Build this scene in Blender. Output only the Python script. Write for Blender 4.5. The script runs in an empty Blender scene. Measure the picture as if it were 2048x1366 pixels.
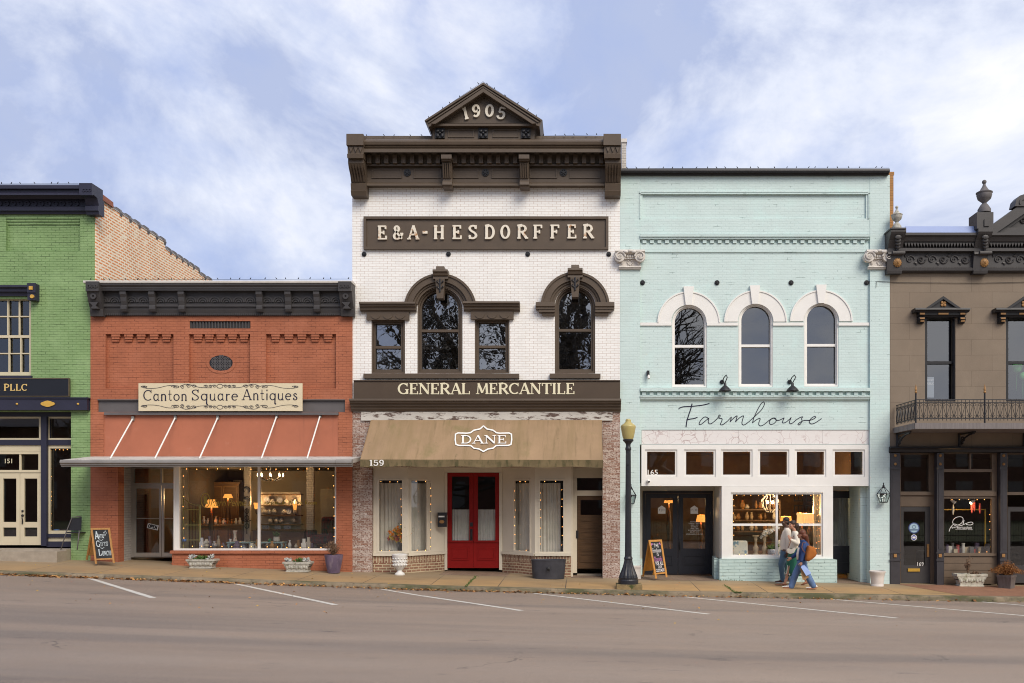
import bpy, bmesh, math, random
from mathutils import Vector, Matrix, noise as mnoise
from mathutils.geometry import tessellate_polygon
random.seed(7)
R = math.radians
SC = bpy.context.scene
COL = SC.collection

# ------------------------------------------------------------------ camera
S = 75.0; D = 24.0; XV = 1160.0; HZ = 1000.0; ZC = 2.0      # survey: px per metre on the facade line, stand-off, eye point
cam = bpy.data.cameras.new('camera'); co = bpy.data.objects.new('camera', cam); COL.objects.link(co)
co.location = (0, -D, ZC); co.rotation_euler = (R(90), 0, 0)
cam.sensor_width = 36; cam.lens = S * D / 2048 * 36
cam.shift_x = -(XV - 1024) / 2048; cam.shift_y = (HZ - 683) / 2048
cam.clip_end = 2000
SC.camera = co

# ------------------------------------------------------------------ sky and sun
SUN_EL, SUN_AZ = R(42), R(32)          # in front of the facades, to the right
w = bpy.data.worlds.new('World'); SC.world = w; w.use_nodes = True
nt = w.node_tree; N = nt.nodes; L = nt.links
for n in list(N): N.remove(n)
def nn(t, **k):
    n = N.new(t)
    for a, b in k.items(): setattr(n, a, b)
    return n
def wm(op, a, b=None):
    n = nn('ShaderNodeMath', operation=op)
    for i, v in enumerate((a, b)):
        if v is None: continue
        if isinstance(v, (int, float)): n.inputs[i].default_value = v
        else: L.new(v, n.inputs[i])
    return n.outputs[0]
sky = nn('ShaderNodeTexSky', sky_type='NISHITA', sun_disc=False)
sky.sun_elevation = SUN_EL; sky.sun_rotation = R(180) + SUN_AZ
tc = nn('ShaderNodeTexCoord'); sep = nn('ShaderNodeSeparateXYZ'); L.new(tc.outputs['Generated'], sep.inputs[0])
def cloud(loc, rot, sc, scale, detail, rough, dist):
    """cloud noise on the sky direction, streaks leaning by rot"""
    m0 = nn('ShaderNodeMapping'); m0.inputs['Rotation'].default_value = (0, R(rot), 0); L.new(tc.outputs['Generated'], m0.inputs[0])
    mp = nn('ShaderNodeMapping'); mp.inputs['Location'].default_value = loc; mp.inputs['Scale'].default_value = sc
    L.new(m0.outputs[0], mp.inputs[0]); n = nn('ShaderNodeTexNoise'); L.new(mp.outputs[0], n.inputs['Vector'])
    for k, v in (('Scale', scale), ('Detail', detail), ('Roughness', rough), ('Distortion', dist)): n.inputs[k].default_value = v
    return n.outputs['Fac']
def ramp(src, *st):
    r = nn('ShaderNodeValToRGB'); L.new(src, r.inputs[0]); e = r.color_ramp.elements; e[0].position, e[0].color = st[0][0], (*st[0][1], 1); e[1].position, e[1].color = st[-1][0], (*st[-1][1], 1)
    for p, c in st[1:-1]: q = e.new(p); q.color = (*c, 1)
    return r.outputs[0]
SKYO = (15.1, 1.2, 3)
big = cloud(SKYO, -16, (1, .6, 1.45), 2.1, 10, .58, .25)
fine = cloud((7.7, 2.2, 0), -10, (1, .7, 1.35), 6.0, 9, .60, .3)
bias = wm('MULTIPLY', sep.outputs[0], .12)                        # thicker cloud towards +x
cov = wm('ADD', wm('ADD', wm('MULTIPLY', big, .68), wm('MULTIPLY', fine, .32)), bias)
mask = ramp(cov, (.345, (0, 0, 0)), (.49, (1, 1, 1)))
und = cloud((-4, 7.3, 0), -14, (1, .6, 1.5), 3.4, 10, .60, .3)
body = ramp(wm('ADD', und, wm('MULTIPLY', sep.outputs[0], .14)), (.38, (3.7, 4.3, 6.1)), (.50, (6.1, 6.5, 7.6)), (.63, (8.1, 8.1, 8.4)))   # violet undersides to bright tops
bl = nn('ShaderNodeMix', data_type='RGBA'); bl.inputs[0].default_value = .78
L.new(sky.outputs[0], bl.inputs[6]); bl.inputs[7].default_value = (3.5, 4.35, 7.1, 1)            # thin veil over the blue
mx = nn('ShaderNodeMix', data_type='RGBA'); L.new(mask, mx.inputs[0]); L.new(bl.outputs[2], mx.inputs[6]); L.new(body, mx.inputs[7])
bg = nn('ShaderNodeBackground'); bg.inputs[1].default_value = .089; L.new(mx.outputs[2], bg.inputs[0])
wo = nn('ShaderNodeOutputWorld'); L.new(bg.outputs[0], wo.inputs[0])
sl = bpy.data.lights.new('sun', 'SUN'); sl.energy = 2.1; sl.angle = R(34); sl.color = (1, .91, .79)
so = bpy.data.objects.new('sun', sl); COL.objects.link(so); so.location = (-10, -30, 30)
sd = Vector((math.sin(SUN_AZ) * math.cos(SUN_EL), -math.cos(SUN_AZ) * math.cos(SUN_EL), math.sin(SUN_EL)))
so.rotation_euler = sd.to_track_quat('Z', 'Y').to_euler()
SC.cycles.filter_width = 1.05
SC.view_settings.view_transform = 'Standard'; SC.view_settings.look = 'None'; SC.view_settings.exposure = 0.56; SC.view_settings.gamma = 1

# ------------------------------------------------------------------ helpers: survey -> metres
def P(px, py, Y=0.0):
    k = (D + Y) / D / S
    return Vector(((px - XV) * k, Y, ZC - (py - HZ) * k))
def pX(px, Y=0.0): return (px - XV) * (D + Y) / D / S
def lerp(a, b, t): return a + (b - a) * t
def pw(x, tab):
    if x <= tab[0][0]: return tab[0][1]
    for (a, b), (c, d) in zip(tab, tab[1:]):
        if x <= c: return lerp(b, d, (x - a) / (c - a))
    return tab[-1][1]
KY = -2.6
BASE = [(-400, 1104), (-100, 1113), (180, 1121), (370, 1131), (710, 1144), (1240, 1157), (1440, 1160), (1780, 1168), (2150, 1174), (2500, 1178)]
KTOP = [(-500, 1126), (0, 1143), (180, 1149), (500, 1160), (860, 1172), (1240, 1181), (1348, 1184), (1700, 1189), (2048, 1195), (2600, 1202)]
KBOT = [(-500, 1133), (0, 1150), (180, 1156.5), (500, 1168), (860, 1181), (1240, 1190), (1348, 1193), (1700, 1199), (2048, 1205), (2600, 1212)]
def kz(X, tab, Y): return ZC - (pw(X * S * D / (D + Y) + XV, tab) - HZ) / S * (D + Y) / D
def zbase(X): return kz(X, BASE, 0)
def ground(X, Y):
    if Y >= 0: return zbase(X)
    if Y >= KY: return lerp(zbase(X), kz(X, KTOP, KY), Y / KY)
    d = KY - Y
    return kz(X, KBOT, KY) + pw(d, [(0, 0), (4.3, .115), (9, .20), (12, .20), (24, -.1)])

# ------------------------------------------------------------------ helpers: materials
def _nodes(name):
    m = bpy.data.materials.new(name); m.use_nodes = True
    return m, m.node_tree.nodes, m.node_tree.links, m.node_tree.nodes['Principled BSDF']
def _n(nd, t, **k):
    n = nd.new(t)
    for a, b in k.items():
        if a in ('Scale', 'Detail', 'Roughness', 'Distortion'): n.inputs[a].default_value = b
        else: setattr(n, a, b)
    return n
def _mix(nd, lk, f, a, b, mode='MIX'):
    n = nd.new('ShaderNodeMix'); n.data_type = 'RGBA'; n.blend_type = mode
    for i, v in ((0, f), (6, a), (7, b)):
        if isinstance(v, (int, float)): n.inputs[i].default_value = v
        elif isinstance(v, tuple): n.inputs[i].default_value = (*v, 1) if len(v) == 3 else v
        else: lk.new(v, n.inputs[i])
    return n.outputs[2]
def _ramp(nd, lk, src, p0, p1, c0=(0, 0, 0), c1=(1, 1, 1)):
    r = nd.new('ShaderNodeValToRGB'); lk.new(src, r.inputs[0])
    r.color_ramp.elements[0].position = p0; r.color_ramp.elements[1].position = p1
    r.color_ramp.elements[0].color = (*c0, 1); r.color_ramp.elements[1].color = (*c1, 1)
    return r.outputs[0]
def _pos(nd, lk, sc=(1, 1, 1)):
    g = nd.new('ShaderNodeNewGeometry'); m = nd.new('ShaderNodeMapping'); m.inputs['Scale'].default_value = sc
    lk.new(g.outputs['Position'], m.inputs[0]); return m.outputs[0]
def M(name, col, rough=.6, var=.12, sc=3.0, bump=.0, bsc=40, metal=0., stain=None, stretch=(1, 1, 1), spec=.4):
    """stain = (colour, scale, lo, hi, stretch)"""
    m, nd, lk, pb = _nodes(name)
    pos = _pos(nd, lk, stretch)
    n = _n(nd, 'ShaderNodeTexNoise', Scale=sc, Detail=6, Roughness=.6); lk.new(pos, n.inputs['Vector'])
    c = _mix(nd, lk, _ramp(nd, lk, n.outputs['Fac'], .3, .7), tuple(v * (1 - var) for v in col), tuple(min(1, v * (1 + var)) for v in col))
    for st in ([stain] if isinstance(stain, tuple) else (stain or [])):
        ps = _pos(nd, lk, st[4] if len(st) > 4 else (1, 1, 1))
        s = _n(nd, 'ShaderNodeTexNoise', Scale=st[1], Detail=5, Roughness=.65); lk.new(ps, s.inputs['Vector'])
        c = _mix(nd, lk, _ramp(nd, lk, s.outputs['Fac'], st[2], st[3]), c, st[0])
    lk.new(c, pb.inputs['Base Color'])
    pb.inputs['Roughness'].default_value = rough; pb.inputs['Metallic'].default_value = metal; pb.inputs['Specular IOR Level'].default_value = spec
    if bump:
        b = _n(nd, 'ShaderNodeTexNoise', Scale=bsc, Detail=4); lk.new(_pos(nd, lk, stretch), b.inputs['Vector'])
        bp = nd.new('ShaderNodeBump'); bp.inputs['Strength'].default_value = bump; bp.inputs['Distance'].default_value = .01
        lk.new(b.outputs['Fac'], bp.inputs['Height']); lk.new(bp.outputs[0], pb.inputs['Normal'])
    return m
def BR(name, c1, c2, mortar, bw=.205, bh=.067, ms=.007, bump=.5, var=.1, rough=.7, stains=(), crack=None, flat=False, rot=False, spec=.3, diag=0):
    """brickwork laid along x(+y) and z; flat=True lays it on the ground"""
    m, nd, lk, pb = _nodes(name)
    g = nd.new('ShaderNodeNewGeometry'); s = nd.new('ShaderNodeSeparateXYZ'); lk.new(g.outputs['Position'], s.inputs[0])
    cb = nd.new('ShaderNodeCombineXYZ')
    if flat:
        lk.new(s.outputs[1 if rot else 0], cb.inputs[0]); lk.new(s.outputs[0 if rot else 1], cb.inputs[1])
    else:
        a = nd.new('ShaderNodeMath'); a.operation = 'SUBTRACT' if diag else 'ADD'; lk.new(s.outputs[0], a.inputs[0]); lk.new(s.outputs[1], a.inputs[1])
        lk.new(a.outputs[0], cb.inputs[1 if rot else 0]); lk.new(s.outputs[2], cb.inputs[0 if rot else 1])
    # hand-laid wobble
    wn = _n(nd, 'ShaderNodeTexNoise', Scale=.9, Detail=3); lk.new(cb.outputs[0], wn.inputs['Vector'])
    va = nd.new('ShaderNodeVectorMath'); va.operation = 'MULTIPLY_ADD'; lk.new(wn.outputs['Color'], va.inputs[0]); va.inputs[1].default_value = (.02, .035, 0); lk.new(cb.outputs[0], va.inputs[2])
    bt = nd.new('ShaderNodeTexBrick'); lk.new(va.outputs[0], bt.inputs['Vector'])
    bt.inputs['Scale'].default_value = 1; bt.inputs['Brick Width'].default_value = bw; bt.inputs['Row Height'].default_value = bh
    bt.inputs['Mortar Size'].default_value = ms; bt.inputs['Mortar Smooth'].default_value = .2; bt.inputs['Bias'].default_value = 0
    bt.inputs['Color1'].default_value = (*c1, 1); bt.inputs['Color2'].default_value = (*c2, 1); bt.inputs['Mortar'].default_value = (*mortar, 1)
    n = _n(nd, 'ShaderNodeTexNoise', Scale=1.3, Detail=8, Roughness=.65); lk.new(g.outputs['Position'], n.inputs['Vector'])
    c = _mix(nd, lk, 1.0, bt.outputs['Color'], _ramp(nd, lk, n.outputs['Fac'], .3, .7, (1 - var,) * 3, (1 + var * .4,) * 3), 'MULTIPLY')
    if crack:      # open joints here and there
        cn = _n(nd, 'ShaderNodeTexNoise', Scale=2.6, Detail=5); lk.new(_pos(nd, lk, (1, 1, 4)), cn.inputs['Vector'])
        f = nd.new('ShaderNodeMath'); f.operation = 'MULTIPLY'; lk.new(_ramp(nd, lk, cn.outputs['Fac'], crack[1], crack[1] + .06), f.inputs[0]); lk.new(bt.outputs['Fac'], f.inputs[1])
        c = _mix(nd, lk, f.outputs[0], c, crack[0])
    for st in stains:
        sn = _n(nd, 'ShaderNodeTexNoise', Scale=st[1], Detail=6, Roughness=.7); lk.new(_pos(nd, lk, st[4] if len(st) > 4 else (1, 1, 1)), sn.inputs['Vector'])
        c = _mix(nd, lk, _ramp(nd, lk, sn.outputs['Fac'], st[2], st[3]), c, st[0])
    lk.new(c, pb.inputs['Base Color']); pb.inputs['Roughness'].default_value = rough; pb.inputs['Specular IOR Level'].default_value = spec
    inv = nd.new('ShaderNodeMath'); inv.operation = 'SUBTRACT'; inv.inputs[0].default_value = 1; lk.new(bt.outputs['Fac'], inv.inputs[1])
    fn = _n(nd, 'ShaderNodeTexNoise', Scale=30, Detail=4); lk.new(g.outputs['Position'], fn.inputs['Vector'])
    ad = nd.new('ShaderNodeMath'); ad.operation = 'MULTIPLY_ADD'; lk.new(fn.outputs['Fac'], ad.inputs[0]); ad.inputs[1].default_value = .5; lk.new(inv.outputs[0], ad.inputs[2])
    bp = nd.new('ShaderNodeBump'); bp.inputs['Strength'].default_value = bump; bp.inputs['Distance'].default_value = .012
    lk.new(ad.outputs[0], bp.inputs['Height']); lk.new(bp.outputs[0], pb.inputs['Normal'])
    return m
def GLASS(name, tint=(.9, .92, .9), wave=.0, r0=.08):
    m, nd, lk, pb = _nodes(name); nd.remove(pb)
    out = [n for n in nd if n.type == 'OUTPUT_MATERIAL'][0]
    tr = nd.new('ShaderNodeBsdfTransparent'); tr.inputs[0].default_value = (*tint, 1)
    gl = nd.new('ShaderNodeBsdfGlossy'); gl.inputs['Roughness'].default_value = .01; gl.inputs[0].default_value = (.95, .97, 1, 1)
    # two-sided Schlick reflectance of a double-faced pane, r0 at normal view
    gg = nd.new('ShaderNodeNewGeometry'); dt = nd.new('ShaderNodeVectorMath'); dt.operation = 'DOT_PRODUCT'; lk.new(gg.outputs['Normal'], dt.inputs[0]); lk.new(gg.outputs['Incoming'], dt.inputs[1])
    def mm(op, x, y=None):
        n = nd.new('ShaderNodeMath'); n.operation = op
        for i, v in enumerate((x, y)):
            if v is None: continue
            if isinstance(v, (int, float)): n.inputs[i].default_value = v
            else: lk.new(v, n.inputs[i])
        return n.outputs[0]
    fr = mm('ADD', mm('MULTIPLY', mm('POWER', mm('SUBTRACT', 1.0, mm('ABSOLUTE', dt.outputs['Value'])), 5.0), 1 - r0), r0)
    if wave:
        b = _n(nd, 'ShaderNodeTexNoise', Scale=2.6, Detail=2); lk.new(_pos(nd, lk), b.inputs['Vector'])
        bp = nd.new('ShaderNodeBump'); bp.inputs['Strength'].default_value = wave; bp.inputs['Distance'].default_value = .02
        lk.new(b.outputs['Fac'], bp.inputs['Height']); lk.new(bp.outputs[0], gl.inputs['Normal'])
    ms = nd.new('ShaderNodeMixShader'); lk.new(fr, ms.inputs[0]); lk.new(tr.outputs[0], ms.inputs[1]); lk.new(gl.outputs[0], ms.inputs[2])
    lk.new(ms.outputs[0], out.inputs[0]); return m
def EM(name, col, st):
    m, nd, lk, pb = _nodes(name); pb.inputs['Base Color'].default_value = (*col, 1)
    pb.inputs['Emission Color'].default_value = (*col, 1); pb.inputs['Emission Strength'].default_value = st; return m

# ------------------------------------------------------------------ helpers: mesh building
ORG = {}
class B:
    def __init__(s): s.v = []; s.f = []; s.mi = []; s.m = 0
    def add(s, vs, fs):
        o = len(s.v); s.v += [tuple(v) for v in vs]
        for f in fs: s.f.append(tuple(i + o for i in f)); s.mi.append(s.m)
        return s
    def box(s, x0, x1, y0, y1, z0, z1):
        if x0 > x1: x0, x1 = x1, x0
        if y0 > y1: y0, y1 = y1, y0
        if z0 > z1: z0, z1 = z1, z0
        return s.add([(x, y, z) for z in (z0, z1) for y in (y0, y1) for x in (x0, x1)],
                     [(0, 2, 3, 1), (4, 5, 7, 6), (0, 1, 5, 4), (2, 6, 7, 3), (0, 4, 6, 2), (1, 3, 7, 5)])
    def pb(s, x0, y0, x1, y1, Yf=0., Yb=.1):
        a = P(x0, y0, Yf); b = P(x1, y1, Yf); return s.box(a.x, b.x, Yf, Yb, b.z, a.z)
    def plate3(s, outer, holes, y0, y1):
        """outer/holes: lists of (x, z); solid between y0 (front) and y1"""
        loops = [[Vector((a, b, 0)) for a, b in l] for l in [outer] + list(holes)]
        tri = tessellate_polygon(loops); flat = [p for l in loops for p in l]
        n = len(flat); vs = [(p.x, y0, p.y) for p in flat] + [(p.x, y1, p.y) for p in flat]; fs = []
        for a, b, c in tri:
            u = flat[b] - flat[a]; w_ = flat[c] - flat[a]
            if abs(u.x * w_.y - u.y * w_.x) < 1e-12: continue
            if u.x * w_.y - u.y * w_.x < 0: b, c = c, b
            fs.append((a, b, c)); fs.append((a + n, c + n, b + n))
        o = 0
        for k, l in enumerate(loops):
            ar = sum(l[i].x * l[(i + 1) % len(l)].y - l[(i + 1) % len(l)].x * l[i].y for i in range(len(l)))
            flip = (ar > 0) != (k == 0)
            for i in range(len(l)):
                a, b = o + i, o + (i + 1) % len(l)
                fs.append((a, b, b + n, a + n) if flip else (b, a, a + n, b + n))
            o += len(l)
        return s.add(vs, fs)
    def plate(s, outer, holes=(), Yf=0., Yb=.1):
        c = lambda l: [(p.x, p.z) for p in (P(a, b, Yf) for a, b in l)]
        return s.plate3(c(outer), [c(h) for h in holes], Yf, Yb)
    def mould(s, x0, x1, prof, Yb=.02, Yx=None):
        """cornice: profile [(py, Y)...] top to bottom, run along x"""
        Yx = min(y for _, y in prof) if Yx is None else Yx
        a, b = pX(x0, Yx), pX(x1, Yx)
        pr = [(Y, P(0, py, Y).z) for py, Y in prof]
        pr = pr + [(Yb, pr[-1][1]), (Yb, pr[0][1])]
        n = len(pr); vs = [(a, y, z) for y, z in pr] + [(b, y, z) for y, z in pr]
        fs = [(i, i + n, (i + 1) % n + n, (i + 1) % n)[::-1] for i in range(n)]
        s.add(vs, fs)
        t = tessellate_polygon([[Vector((y, z, 0)) for y, z in pr]])
        o = len(s.v) - 2 * n
        for q in t: s.f.append(tuple(i + o for i in q)); s.mi.append(s.m); s.f.append(tuple(i + o + n for i in q[::-1])); s.mi.append(s.m)
        return s
    def tube(s, pts, r, n=8, cap=True):
        pts = [Vector(p) for p in pts]; rs = r if isinstance(r, (list, tuple)) else [r] * len(pts)
        vs = []; fs = []; up = None
        for i, p in enumerate(pts):
            t = (pts[min(i + 1, len(pts) - 1)] - pts[max(i - 1, 0)]).normalized()
            if up is None: up = Vector((0, 0, 1)) if abs(t.z) < .9 else Vector((1, 0, 0))
            a = t.cross(up);
            if a.length < 1e-5: a = t.orthogonal()
            a.normalize(); up = a.cross(t).normalized()
            for k in range(n):
                q = 2 * math.pi * k / n; vs.append(p + rs[i] * (math.cos(q) * a + math.sin(q) * up))
        for i in range(len(pts) - 1):
            for k in range(n):
                j = (k + 1) % n; fs.append((i * n + k, (i + 1) * n + k, (i + 1) * n + j, i * n + j))
        if cap: fs.append(tuple(range(n))); fs.append(tuple(range((len(pts) - 1) * n, len(pts) * n))[::-1])
        return s.add(vs, fs)
    def lathe(s, x, y, prof, n=24, sx=1., sy=1., z0=0.):
        vs = []; fs = []
        for r, z in prof:
            for k in range(n):
                q = 2 * math.pi * k / n; vs.append((x + sx * r * math.cos(q), y + sy * r * math.sin(q), z0 + z))
        for i in range(len(prof) - 1):
            for k in range(n):
                j = (k + 1) % n; fs.append((i * n + k, i * n + j, (i + 1) * n + j, (i + 1) * n + k))
        fs.append(tuple(range(n))[::-1]); fs.append(tuple(range((len(prof) - 1) * n, len(prof) * n)))
        return s.add(vs, fs)
    def ell(s, c, r, nu=12, nv=8, mat=None):
        c = Vector(c); r = (r, r, r) if isinstance(r, (int, float)) else r; vs = []; fs = []
        for i in range(nv + 1):
            t = math.pi * i / nv
            for k in range(nu):
                q = 2 * math.pi * k / nu
                p = Vector((r[0] * math.sin(t) * math.cos(q), r[1] * math.sin(t) * math.sin(q), r[2] * math.cos(t)))
                vs.append(c + (mat @ p if mat else p))
        for i in range(nv):
            for k in range(nu):
                j = (k + 1) % nu; fs.append((i * nu + k, (i + 1) * nu + k, (i + 1) * nu + j, i * nu + j))
        return s.add(vs, fs)
    def strip(s, pts, wd, Y=0., th=.006, px=True, dy=[0]):
        """ribbon in the x-z plane; pts survey px (or metres), widths in the same unit"""
        dy[0] = (dy[0] + 1) % 23; Yf = Y - th - dy[0] * .00015
        k = (D + Y) / D / S if px else 1
        q = [Vector((P(a, b, Y).x, P(a, b, Y).z)) if px else Vector((a, b)) for a, b in pts]
        ws = [x * k for x in wd] if isinstance(wd, (list, tuple)) else [wd * k] * len(q)
        Ls = []; Rs = []
        for i, p in enumerate(q):
            d0 = (q[i] - q[i - 1]).normalized() if i else None
            d1 = (q[i + 1] - q[i]).normalized() if i < len(q) - 1 else None
            t = (d0 + d1) if d0 and d1 else (d0 or d1)
            if t.length < 1e-4: t = d1
            t.normalize(); nrm = Vector((-t.y, t.x)); m_ = 1.0
            if d0 and d1: m_ = 1 / max(.5, abs(nrm.dot(Vector((-d1.y, d1.x)))))
            Ls.append(p + nrm * ws[i] / 2 * m_); Rs.append(p - nrm * ws[i] / 2 * m_)
        n = len(q); vs = [(p.x, Yf, p.y) for p in Ls + Rs] + [(p.x, Y, p.y) for p in Ls + Rs]; fs = []
        for i in range(n - 1):
            fs += [(i, n + i, n + i + 1, i + 1), (i + 1, 2 * n + i + 1, 2 * n + i, i)[::-1], (n + i, 3 * n + i, 3 * n + i + 1, n + i + 1)]
        fs += [(0, 2 * n, 3 * n, n), (n - 1, 2 * n - 1, 4 * n - 1, 3 * n - 1)]
        return s.add(vs, fs)
    def build(s, name, mat, parent=None, smooth=False, org=None):
        me = bpy.data.meshes.new(name)
        o0 = ORG[parent.name] if parent else (Vector(org) if org is not None else Vector((0, 0, 0)))
        me.from_pydata([(v[0] - o0.x, v[1] - o0.y, v[2] - o0.z) for v in s.v], [], s.f)
        mats = mat if isinstance(mat, (list, tuple)) else [mat]
        for m in mats: me.materials.append(m)
        me.polygons.foreach_set('material_index', s.mi)
        if smooth: me.polygons.foreach_set('use_smooth', [True] * len(s.f))
        me.update()
        bm = bmesh.new(); bm.from_mesh(me); bmesh.ops.recalc_face_normals(bm, faces=bm.faces) if smooth is not None else None; bm.to_mesh(me); bm.free()
        o = bpy.data.objects.new(name, me); COL.objects.link(o)
        if parent: o.parent = parent
        elif org is not None: o.location = o0
        ORG[o.name] = o0
        return o
def smoothang(o, deg=40):
    me = o.data; me.polygons.foreach_set('use_smooth', [True] * len(me.polygons)); me.set_sharp_from_angle(angle=R(deg)); return o
def tag(o, label, cat, group=None):
    o['label'] = label; o['category'] = cat
    if group: o['group'] = group
    return o
def thing(name, label, cat, loc, group=None):
    o = bpy.data.objects.new(name, None); COL.objects.link(o); o.location = loc; o.empty_display_size = .1
    ORG[o.name] = Vector(loc); return tag(o, label, cat, group)
def struct(o): o['kind'] = 'structure'; return o
def dup(o, parent=None, delta=None):
    c = o.copy(); COL.objects.link(c)
    if parent: c.parent = parent
    if delta is not None: c.location = Vector(o.location) + Vector(delta)
    ORG[c.name] = ORG[o.name] + Vector(delta) if delta is not None else ORG[o.name]
    for ch in list(o.children): dup(ch, c)
    return c
def rect(x0, y0, x1, y1): return [(x0, y0), (x1, y0), (x1, y1), (x0, y1)]
def arc(cx, cy, rx, ry, a0, a1, n=14): return [(cx + rx * math.cos(R(lerp(a0, a1, i / n))), cy + ry * math.sin(R(lerp(a0, a1, i / n)))) for i in range(n + 1)]
def archpoly(x0, x1, ytop, ybot, n=20):
    r = (x1 - x0) / 2; c = (x0 + x1) / 2; cy = ytop + r
    return [(x0, ybot)] + [(c - r * math.cos(math.pi * i / n), cy - r * math.sin(math.pi * i / n)) for i in range(n + 1)] + [(x1, ybot)]
def ringpoly(cx, cy, r0, r1, a0=180, a1=360, n=24):
    o = [(cx + r1 * math.cos(R(lerp(a0, a1, i / n))), cy + r1 * math.sin(R(lerp(a0, a1, i / n)))) for i in range(n + 1)]
    i_ = [(cx + r0 * math.cos(R(lerp(a1, a0, i / n))), cy + r0 * math.sin(R(lerp(a1, a0, i / n)))) for i in range(n + 1)]
    return o + i_
def spline(pts, k=6):
    out = []; n = len(pts)
    for i in range(n - 1):
        p0, p1, p2, p3 = pts[max(i - 1, 0)], pts[i], pts[i + 1], pts[min(i + 2, n - 1)]
        for j in range(k):
            t = j / k
            out.append(tuple(.5 * (2 * b + (c - a) * t + (2 * a - 5 * b + 4 * c - d) * t * t + (3 * b - a - 3 * c + d) * t ** 3) for a, b, c, d in zip(p0, p1, p2, p3)))
    return out + [tuple(pts[-1])]

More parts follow.
